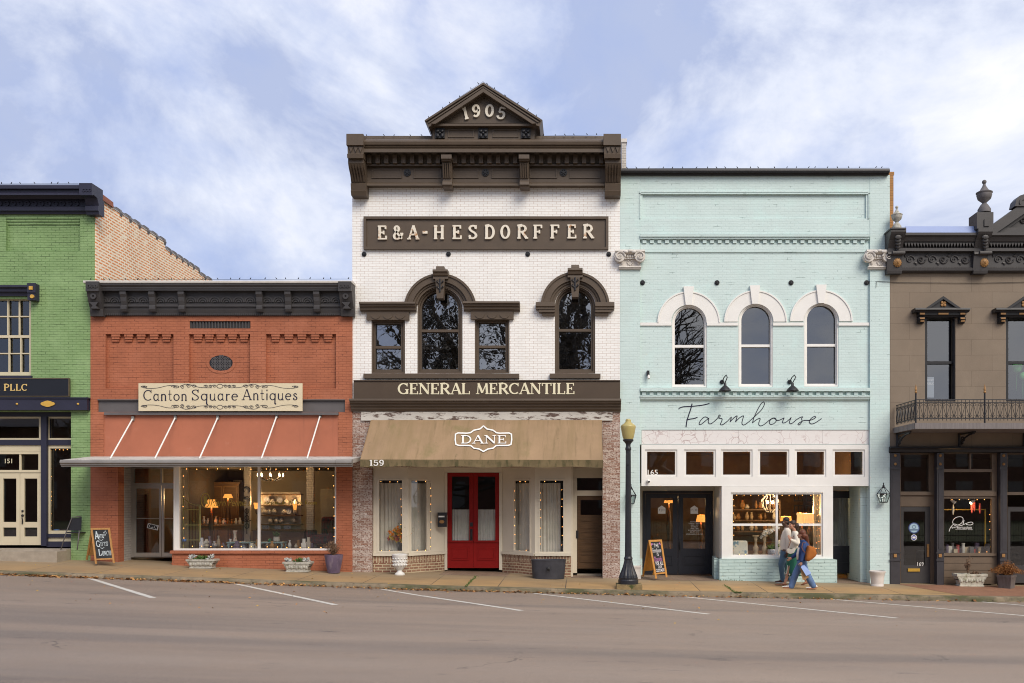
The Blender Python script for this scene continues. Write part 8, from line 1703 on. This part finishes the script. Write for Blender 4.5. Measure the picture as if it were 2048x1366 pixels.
b = B(); vs = [(1574, 1101), (1577.5, 1098), (1584, 1100.5), (1590.5, 1096.5), (1591.5, 1100), (1588, 1107), (1581, 1109.5), (1576, 1107.5)]; b.plate([(x, y - 1.5) for x, y in vs], [], Y - .27, Y - .20); smoothang(b.build('pouch', M('white_leather', (.66, .60, .50), .5, .05), t_), 30)
b = B(); b.tube([A(1576, 1097, -.24), A(1582, 1082, -.22), A(1591, 1065, -.10), A(1594, 1064, .05)], .008, 6); b.build('strap', m_tan2, t_, smooth=True)
# --- woman in the denim jacket, nearest the kerb
Y = -1.62; A = at(Y); base = Vector((pX(1602, Y), Y, ground(pX(1602, Y), Y))); pm = thing('person', 'woman with auburn ponytail in dark denim jacket and light jeans', 'person', base, 'people walking past the mint shop')
nh, fh = -.09, .09; an_f, an_n = A(1582.5, 1171.5, fh), A(1626, 1170, nh); kn_f, kn_n = A(1592, 1146, fh), A(1613, 1147, nh)
b = B(); T_, m = head(b, A(1603, 1069), R(-30), R(2), .93); limb(b, [A(1605.5, 1076), A(1607.5, 1083)], [.044, .052])
loft(b, [(A(1603.5, 1122), .11, .15), (A(1604.5, 1110), .088, .13), (A(1607, 1096), .09, .13), (A(1607.5, 1087), .052, .075)])
el, wr = A(1606.5, 1108, -.24), A(1602.3, 1124, -.25); limb(b, [A(1609, 1090, -.12), el, wr], [.036, .036, .027]); hand(b, wr, A(1602, 1133, -.25) - wr, NX_, .9, .9)
el2, wr2 = A(1593.5, 1108, .22), A(1583, 1115.5, .24); limb(b, [A(1605, 1090, .12), el2, wr2], [.036, .036, .027]); hand(b, wr2, A(1576.5, 1120.5, .24) - wr2, Vector((-1, 0, 1)), .5, .9)
for kn, an, dy in ((kn_n, an_n, nh), (kn_f, an_f, fh)): limb(b, [A(1603.5, 1123, dy), kn, an, an + Vector((-.06, 0, -.03))], [.08, .054, .034, .028])
fuse(b, 'body', m_skl, pm, .007); features(pm, T_, m, m_skl, m_lipr)
b = B(); b.ell(T_(.022, 0, .048), (.096, .088, .088), 18, 12, m); b.ell(T_(.060, 0, -.02), (.070, .084, .090), 16, 12, m); limb(b, [T_(.12, .0, -.04), A(1614.5, 1084, -.03), A(1617, 1093, -.05), A(1616, 1101, -.06)], [.058, .048, .042, .018]); fuse(b, 'hair', m_hair3, pm, .009, 2)
b = B(); loft(b, [(A(1604, 1121.5), .138, .172), (A(1604.5, 1117), .130, .165), (A(1605.5, 1104), .132, .165), (A(1607.5, 1094), .132, .178), (A(1608, 1088), .112, .168), (A(1607.8, 1082.5), .068, .10)])
limb(b, [A(1609, 1088.5, -.14), el, A(1602.5, 1121, -.25)], [.070, .060, .048]); limb(b, [A(1605, 1088.5, .14), el2, A(1585, 1114, .24)], [.070, .058, .046]); b.tube([A(1606.5, 1083), A(1606, 1079.5)], [.085, .072], 14); fuse(b, 'denim_jacket', m_denim, pm, .010, 3)
b = B(); loft(b, [(A(1595.8, 1119, -.02), .030, .06), (A(1595.5, 1108, -.02), .034, .06), (A(1598, 1095, -.02), .030, .055)]); b.build('white_shirt', m_knit, pm, smooth=True)
b = B(); loft(b, [(A(1603.5, 1130), .13, .165), (A(1603.8, 1117), .108, .15)])
for kn, an, dy in ((kn_n, an_n, nh), (kn_f, an_f, fh)): limb(b, [A(1603.5, 1126, dy * .85), kn, an + Vector((0, 0, -.012))], [.110, .088, .078])
fuse(b, 'jeans', m_jean2, pm, .010, 3)
for he, to, lift in ((z0(A(1585.5, 1177, fh)), z0(A(1566.5, 1178, fh)), 0), (z0(A(1632.5, 1178, nh), .03), z0(A(1614.5, 1180, nh)), 1)): bb = B(); shoe(bb, he + Vector((0, 0, .022)), to + Vector((0, 0, .022)), .042, .065); fuse(bb, 'shoe', m_wshoe, pm, .008, 2); bb = B(); sole(bb, he, to, .044, .024); bb.build('sole', m_gum, pm)
m_suede = M('rust_suede', (.33, .105, .018), .9, .2, 6, bump=.2, bsc=80)
t_ = thing('tote_bag', 'large rust suede tote on the shoulder of the woman in denim', 'handbag', A(1618, 1122, -.30))
b = B(); ol = [(1615.5, 1090.5), (1623, 1092.5), (1629.5, 1094), (1632, 1100), (1634, 1107.5), (1631, 1113), (1624, 1119), (1616.5, 1123.5), (1610, 1120.5), (1611.5, 1108), (1614, 1097)]
n = len(ol); ctr = (1620.5, 1107); vs = []
for sc_, dy in ((.55, -.40), (.88, -.375), (1., -.31), (.95, -.24), (.6, -.21)):
    for x, y in ol: q = P(ctr[0] + (x - ctr[0]) * sc_, ctr[1] + (y - ctr[1]) * sc_, Y - .31); vs.append((q.x, Y + dy, q.z))
b.add(vs, [(j * n + i, j * n + (i + 1) % n, (j + 1) * n + (i + 1) % n, (j + 1) * n + i) for j in range(4) for i in range(n)] + [tuple(range(n))[::-1], tuple(range(4 * n, 5 * n))]); fuse(b, 'pouch', m_suede, t_, .010, 6)
b = B()
for dy, xx in ((-.36, 0), (-.27, 1)): b.tube([A(1613 + xx, 1108, dy), A(1614, 1095, -.2), A(1610.5, 1085, -.19 + .04 * xx), A(1605.5, 1086, -.2), A(1603.5, 1094, -.23), A(1606, 1101, -.29), A(1611.5, 1106, dy)], .010, 6)
b.build('strap', m_tan2, t_, smooth=True)
def paperbag(lab, pts, dpt, mat, yo, stripe=None):
    t_ = thing('paper_bag', lab, 'shopping bag', A(*pts[2], yo), 'paper bags in one hand'); b = B(); f = [A(x, y, yo) for x, y in pts]; k = [q + Vector((.02, dpt, .01)) for q in f]
    b.add(f + k, [(0, 1, 2, 3), (7, 6, 5, 4), (1, 5, 6, 2), (2, 6, 7, 3), (0, 3, 7, 4)]); b.build('bag_body', mat, t_)
    b = B(); g0 = A(1602.3, 1131.5, -.26); b.tube([f[0].lerp(f[1], .25), g0, f[0].lerp(f[1], .75)], .006, 5); b.build('handles', mat, t_, smooth=True); return t_
paperbag('brown kraft paper bag hanging from her hand below the blue one', [(1600.3, 1137.5), (1604.5, 1139), (1617.8, 1155), (1605.5, 1160.5)], .10, M('kraft_paper', (.36, .215, .10), .8, .1, 4), -.27)
paperbag('pale blue paper bag hanging from her hand above the kraft one', [(1601.5, 1134), (1608, 1130.5), (1622.5, 1146.5), (1612.5, 1151.8)], .09, M('pale_blue_paper', (.33, .45, .78), .6, .06, 4), -.34)

# ================================================================== LEAVES, WEEDS
m_lv = [M('fallen_leaf_tan', (.44, .23, .08), .9, .35, 30), M('fallen_leaf_brown', (.23, .10, .035), .9, .35, 30), M('fallen_leaf_yellow', (.50, .33, .06), .9, .2, 30)]
b = B(); rs = random.Random(5)
def fleaf(x, y, z, s, mi):
    a = rs.uniform(0, 6.28); t1, t2 = rs.uniform(-.5, .5), rs.uniform(-.5, .5); u = Vector((math.cos(a), math.sin(a), t1)) * s; v = Vector((-math.sin(a), math.cos(a), t2)) * s * .6; p = Vector((x, y, z)); b.m = mi
    b.add([p - u, p - v * .9, p + u, p + v + Vector((0, 0, s * .3))], [(0, 1, 2, 3)])
for i in range(5200):
    X_ = rs.uniform(-15.5, 13); dens = pw(X_, [(-15, 1), (-7, .95), (-5.6, .6), (-3.4, .75), (-1, .35), (3, .28), (8, .12), (13, .1)]) * (.35 + .65 * abs(mnoise.noise(Vector((X_ * .9, 0, 0)))) * 1.8)
    if rs.random() > dens: continue
    d = abs(rs.gauss(0, .09)) + .01; y = KY - d; fleaf(X_, y, ground(X_, y) + rs.uniform(.006, .05) * (1 - min(1, d * 4)), rs.uniform(.020, .052), 0 if rs.random() < .5 else 1)
for i in range(320):
    X_, y = rs.uniform(-15, 9), rs.uniform(-8.5, KY) if i % 3 else rs.uniform(KY, -.3)
    if rs.random() < .35 + .04 * X_: continue
    fleaf(X_, y, ground(X_, y) + .012, rs.uniform(.012, .030), 2 if rs.random() < .35 else 0)
o = b.build('fallen_leaves', m_lv, None, smooth=None); o['kind'] = 'stuff'; o['label'] = 'dry fallen leaves along the gutter and road'; o['category'] = 'leaves'
b = B()
for a0, a1, n in (((953, 1146), (931, 1172), 200), ((1448, 1161.5), (1483, 1187), 220), ((1436, 1160), (1490, 1163), 40)):
    for i in range(n):
        t = rs.random(); px, py = lerp(a0[0], a1[0], t), lerp(a0[1], a1[1], t); Y_ = KY * min(1, max(0, (py - 1143 - 7 * (px > 1200)) / 27)) if a0[0] != 1436 else -.1
        if a0[0] == 1690: Y_ = KY - .02
        x = pX(px, Y_) + rs.gauss(0, .02); leaf(b, (x, Y_, ground(x, Y_)), (rs.gauss(0, .6), rs.gauss(0, .6), 1), rs.uniform(.02, .055), .007)
o = b.build('crack_weeds', m_leaf, None, smooth=None); o['kind'] = 'stuff'; o['label'] = 'green weeds growing in the sidewalk joints'; o['category'] = 'weeds'

# ================================================================== THE SQUARE ACROSS THE STREET (mirrored in the window glass)
m_bark = M('bare_bark', (.10, .085, .07), .9, .3, 3, bump=.5, bsc=12)
def tree(lab, x, y, h, seed, spread=1., lean=0.):
    rt = random.Random(seed); z = 0.; t_ = thing('bare_tree', lab, 'tree', (x, y, z), 'bare trees across the street'); b = B(); tb = B(); tw = B()
    def grow(bb, p, d, ln, r, lv):
        pts = [p]; q = p.copy(); dd = d.copy(); n = 4 if lv < 3 else 3
        for i in range(n): dd = (dd + Vector((rt.gauss(0, .16), rt.gauss(0, .16), rt.gauss(.02, .12)))).normalized(); q = q + dd * ln / n; pts.append(q.copy())
        bb.tube(pts, [lerp(r, r * .62, i / n) for i in range(n + 1)], 8 if lv < 2 else 5 if lv < 4 else 3, False)
        if lv >= 6: return
        for k in range(3 if lv > 0 else 4):
            i = rt.randint(max(1, n - 2), n) if k else n; a = rt.uniform(0, 6.28); s_ = rt.uniform(.45, .95) * spread
            side = dd.orthogonal().normalized(); side = Matrix.Rotation(a, 3, dd) @ side
            grow(b if lv < 2 else tw, pts[i], (dd + side * s_).normalized(), ln * rt.uniform(.62, .85), r * (.66 if k == 0 else .55), lv + 1)
    grow(tb, Vector((x, y, -.3)), Vector((lean, 0, 1)), h * .32, h * .040, 0)
    tb.build('trunk', m_bark, t_, smooth=True); b.build('limb', m_bark, t_, smooth=True); tw.build('twig', m_bark, t_, smooth=True); return t_
tree('big bare oak mirrored in the upper glass of the white building, left of its middle', -9.2, -33, 20, 3, 1.0)
tree('bare oak mirrored in the right arched glass of the white building', -.6, -34, 19, 11, 1.1)
tree('bare tree whose branches show in the left mint arched glass', 3.6, -36, 15, 21, 1.0)
tree('bare tree mirrored in the upper sash of the green building', -31, -36, 17, 33, 1.1)
b = B(); fz = .0
fe = thing('iron_fence', 'black iron picket fence mirrored in the shop glass', 'fence', (0, -29, -.3))
for i in range(330): x = -26 + i * .16; b.tube([(x, -29, -.4), (x, -29, .95)], .012, 4)
b.build('pickets', m_char2, fe)
b = B(); b.tube([(-26, -29, .8), (27, -29, .8)], .02, 4); b.tube([(-26, -29, -.1), (27, -29, -.1)], .02, 4); b.build('rails', m_char2, fe)
ch = thing('courthouse', 'brick courthouse mirrored faintly in the shop glass', 'building', (2, -62, 0))
b = B(); b.box(-60, 52, -75, -62, -1, 9); b.build('wall', M('courthouse_brick', (.14, .065, .045), .8, .2, 2), ch)
b = B(); b.add([(-61, -61, 9), (53, -61, 9), (53, -76, 9), (-61, -76, 9), (-50, -68, 11.5), (42, -68, 11.5)], [(0, 1, 5, 4), (1, 2, 5), (2, 3, 4, 5), (3, 0, 4)]); b.build('roof', m_steel, ch)
for i in range(22):
    for z in (1.2, 5.2): b = B(); b.box(-57 + i * 4.9, -55.4 + i * 4.9, -62.0, -61.95, z, z + 2.6); b.build('window', m_galv, ch)
